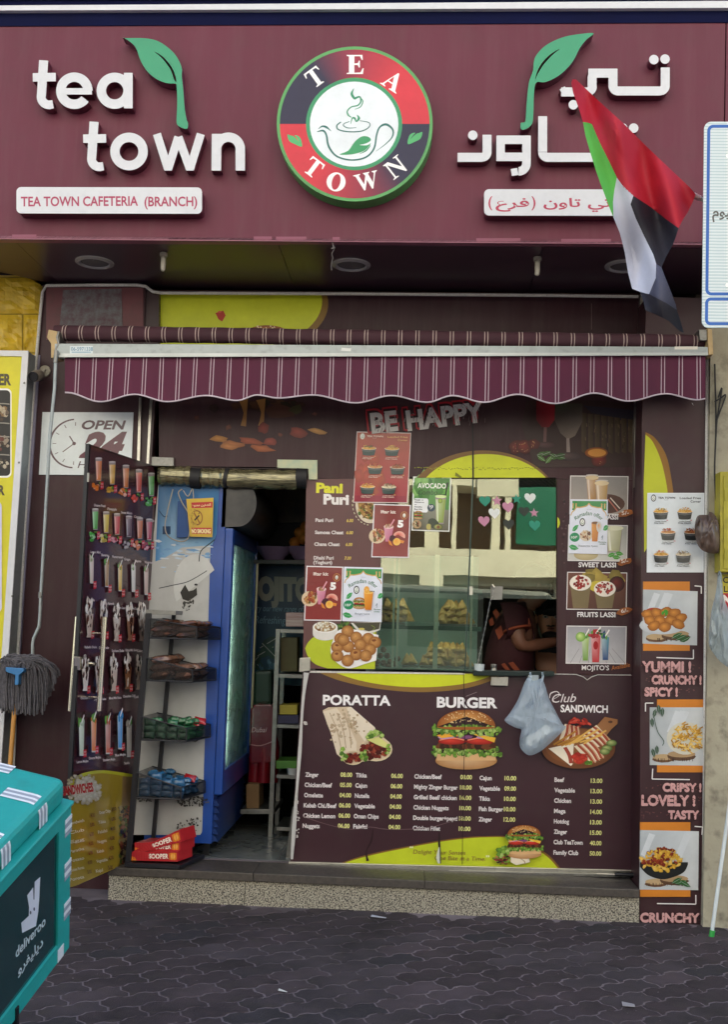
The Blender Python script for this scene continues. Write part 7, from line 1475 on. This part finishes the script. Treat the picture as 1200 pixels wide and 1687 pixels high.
dbox(MB(), -.26, .0, -PH-.085, -PH-.057, .03, .43).build('base_plate', M_teal, dv, .004); dbox(MB(), -.20, -.188, -PH-.12, -PH-.02, -.004, .02).build('rack_strap', M_black, dv)
# logo print on the panel, local frame: x along the face, y down
c = Print(lambda x, y, off: DB_(x, y, .006)-e3*off)
def FPX(px, py):   # photo pixel to panel coordinates
    d = ray(px, py); P0 = DB_(0, 0, .006); t_ = (P0-CAM).dot(e3)/d.dot(e3); q = CAM+d*t_-Fp; return q.dot(e1), q.dot(upv)
c.push(lambda x, y: FPX(x, y))
zz = lambda pts: [(x/3.7733, y/3.7733+1240) for x, y in pts]
c.poly(zz([(168,885),(205,835),(207,910),(212,912),(215,800),(249,770),(243,900),(237,985),(222,1075),(137,1118),(131,1055),(178,1012),(180,960)]), '#c9cdd8')
for x, y in ((189, 992), (211, 970)): q = (x/3.7733, y/3.7733+1240); c.ell(q[0], q[1], 1.4, 3.0, '#16203a', n=14)
c.pop(); g0, g1 = FPX(25.5, 1578), FPX(74.5, 1522); h_ = .028
c.push(lambda x, y: (g0[0]+(g1[0]-g0[0])*x, g0[1]+(g1[1]-g0[1])*x-y)); c.text('deliveroo', 0, 0, h_, '#b9c4c8', w=1, bold=.02); c.pop()
g0, g1 = FPX(29.5, 1606), FPX(70.5, 1556); c.push(lambda x, y: (g0[0]+(g1[0]-g0[0])*x, g0[1]+(g1[1]-g0[1])*x-y)); c.text('\uFEED\uFEAE\uFED4\uFEF4\uFEE0\uFEF3\uFEA9', 0, 0, h_*.95, '#b9c4c8', w=1, bold=.02); c.pop()
c.build('logo', M_ink, dv)
# its carrier: a small steel stand reaching the paving, mostly outside the frame
cr_ = MB(); base = DB_(-.38, -PH-.09, .3); cr_.tube([base, Vector((base.x-.25, base.y-.1, ZG))], .02, 10); b2 = DB_(-.48, -PH-.09, .1); cr_.tube([b2, Vector((b2.x-.4, b2.y-.1, ZG))], .02, 10); b3 = DB_(-.2, -PH-.09, .44); cr_.tube([b3, Vector((b3.x-.35, b3.y+.1, ZG))], .02, 10)
dbox(cr_, aN, -.1, -PH-.1, -PH-.086, .05, .42); tag(cr_.build('carrier_stand', M_black), 'black steel carrier under the teal delivery box at the lower left', 'stand')
# ---------------------------------------------------------------- litter on the paving
LT = [(624, 1511, 26, 4, 12, 'short flat white straw on the paving in front of the step', '#b9bcc8'), (466, 1633, 13, 2, 20, 'thin white matchstick near the bottom middle of the paving', '#d8d8d4'), (1036, 1656, 16, 7, 10, 'clear crumpled wrapper on the paving at the lower right', '#a8a4a8')]
for px, py, l, w_, rot, lab, col in LT:
    q = UZ(px, py, ZG+.004); s_ = .0028; b = MB(); a = math.radians(rot); P_ = [(-l/2, -w_/2), (l/2, -w_/2), (l/2, w_/2), (-l/2, w_/2)]
    P_ = [Vector((q.x+(x*math.cos(a)+y*math.sin(a))*s_, q.y+(-x*math.sin(a)+y*math.cos(a))*s_*1.8, ZG+.007+.003*(k % 2))) for k, (x, y) in enumerate(P_)]; b.prism(P_, (0, 0, -.002)); tag(b.build('litter', mat('litter_'+col.strip('#'), col, .5)), lab, 'litter')
b = MB()
for _ in range(120):
    q = UZ(R.uniform(120, 1190), R.uniform(1500, 1687), ZG+.003); s_ = R.uniform(.0012, .0035)
    if q.y > -.28: continue
    b.add([q+Vector((R.uniform(-1, 1), R.uniform(-1, 1), R.uniform(0, .6)))*s_ for _ in range(4)], [(0, 1, 2), (0, 2, 3), (0, 3, 1), (1, 3, 2)])
tag(b.build('debris', mat('pale_grit', '#a8a29c', .8)), 'scattered pale crumbs and grit over the paving', 'debris', kind='stuff')
# ---------------------------------------------------------------- across the street (what the window mirrors)
ob = thing('opposite_building', 'sunlit cream building across the street, mirrored in the shop window', 'building', (0, -20, 0))
M_cream2 = mat('cream_stucco', '#dad3c2', .85, var=.1, vs=.6, bump=.2, bs=12, dirt=.12); M_grg = mat('green_glazing', '#2a705a', .15, var=.2, vs=.4); M_dk = mat('shaded_shopfront', '#2c2a28', .5)
def R_(px, D): q = U(px, 900, 0); return q.x*(D+5.6)/5.6
def RZ(py, D): return 1.5+(U(770, py, 0).z-1.5)*(D+5.6)/5.6
D = 18
zA, zB = RZ(947, D), RZ(905, D)
boxo('canopy_band', (-14, -D-.4, zA), (14, -D, zB), M_cream2, ob)
boxo('ground_floor', (-30, -D-5, -.1), (30, -D-3, zA), M_dk, ob); boxo('upper_wall', (-30, -D-6, zB+1.5), (30, -D-.6, 24), M_cream2, ob); boxo('recess_wall', (-30, -D-2.2, zA), (30, -D-2, zB+1.5), mat('brown_recess', '#85694a', .8), ob)
boxo('recess_floor', (-30, -D-2, zA-.2), (30, -D-.41, zA), M_cream2, ob)
for px0, px1 in ((600, 632), (655, 672), (700, 724), (745, 752), (813, 826), (835, 845), (960, 1010), (1080, 1120)): boxo('column', (R_(px0, D), -D-.9, zB), (R_(px1, D), -D-.5, zB+1.5), M_cream2, ob)
boxo('lintel', (R_(787, D), -D-.95, RZ(812, D)), (R_(857, D), -D-.48, zB+1.9), M_cream2, ob); boxo('green_window_wall', (R_(855, D), -D-.8, RZ(892, D)), (R_(945, D), -D-.6, zB+1.9), M_grg, ob)
for k in range(12):
    for f_ in range(4): boxo('window', (-26+k*4.4, -D-.62, 8+f_*3.6), (-24+k*4.4, -D-.58, 9.8+f_*3.6), M_dk, ob)
for x in range(-12, 14, 3): boxo('pillar', (x, -D-.4, -.1), (x+.5, -D, zA), M_cream2, ob)
vn = thing('parked_van', 'dark parked van by the kerb behind the camera, mirrored in the window', 'van', (1, -9.5, -.13))
M_van = mat('dark_van_paint', '#3f464a', .3, coat=.5); xs_ = (-1.7, 3.3)
prf = [(-1.9, .3), (3.3, .3), (3.35, 1.0), (2.5, 1.25), (1.7, 1.98), (-1.4, 2.06), (-1.85, 1.8), (-1.95, .8)]
MB().prism([Vector((x, -8.7, z)) for x, z in prf], (0, -1.8, 0)).build('body', M_van, vn, .06)
for x0, x1, x2, x3 in ((-1.6, -.3, -.3, -1.5), (-.15, 1.0, 1.0, -.15), (1.15, 2.2, 1.65, 1.15)): MB().prism([Vector((x0, -8.69, 1.2)), Vector((x1, -8.69, 1.2)), Vector((x2, -8.69, 1.85)), Vector((x3, -8.69, 1.85))], (0, -.02, 0)).build('window', mat('dark_glass', '#14181a', .05), vn)
for x in (-1.1, 2.4):
    for y in (-8.72, -10.3): MB().lathe([(0, 0), (.2, 0), (.33, -.02), (.33, -.2), (0, -.2)], (x, y, .2), (0, 1, 0), 20).build('wheel', M_black, vn, smooth=True)
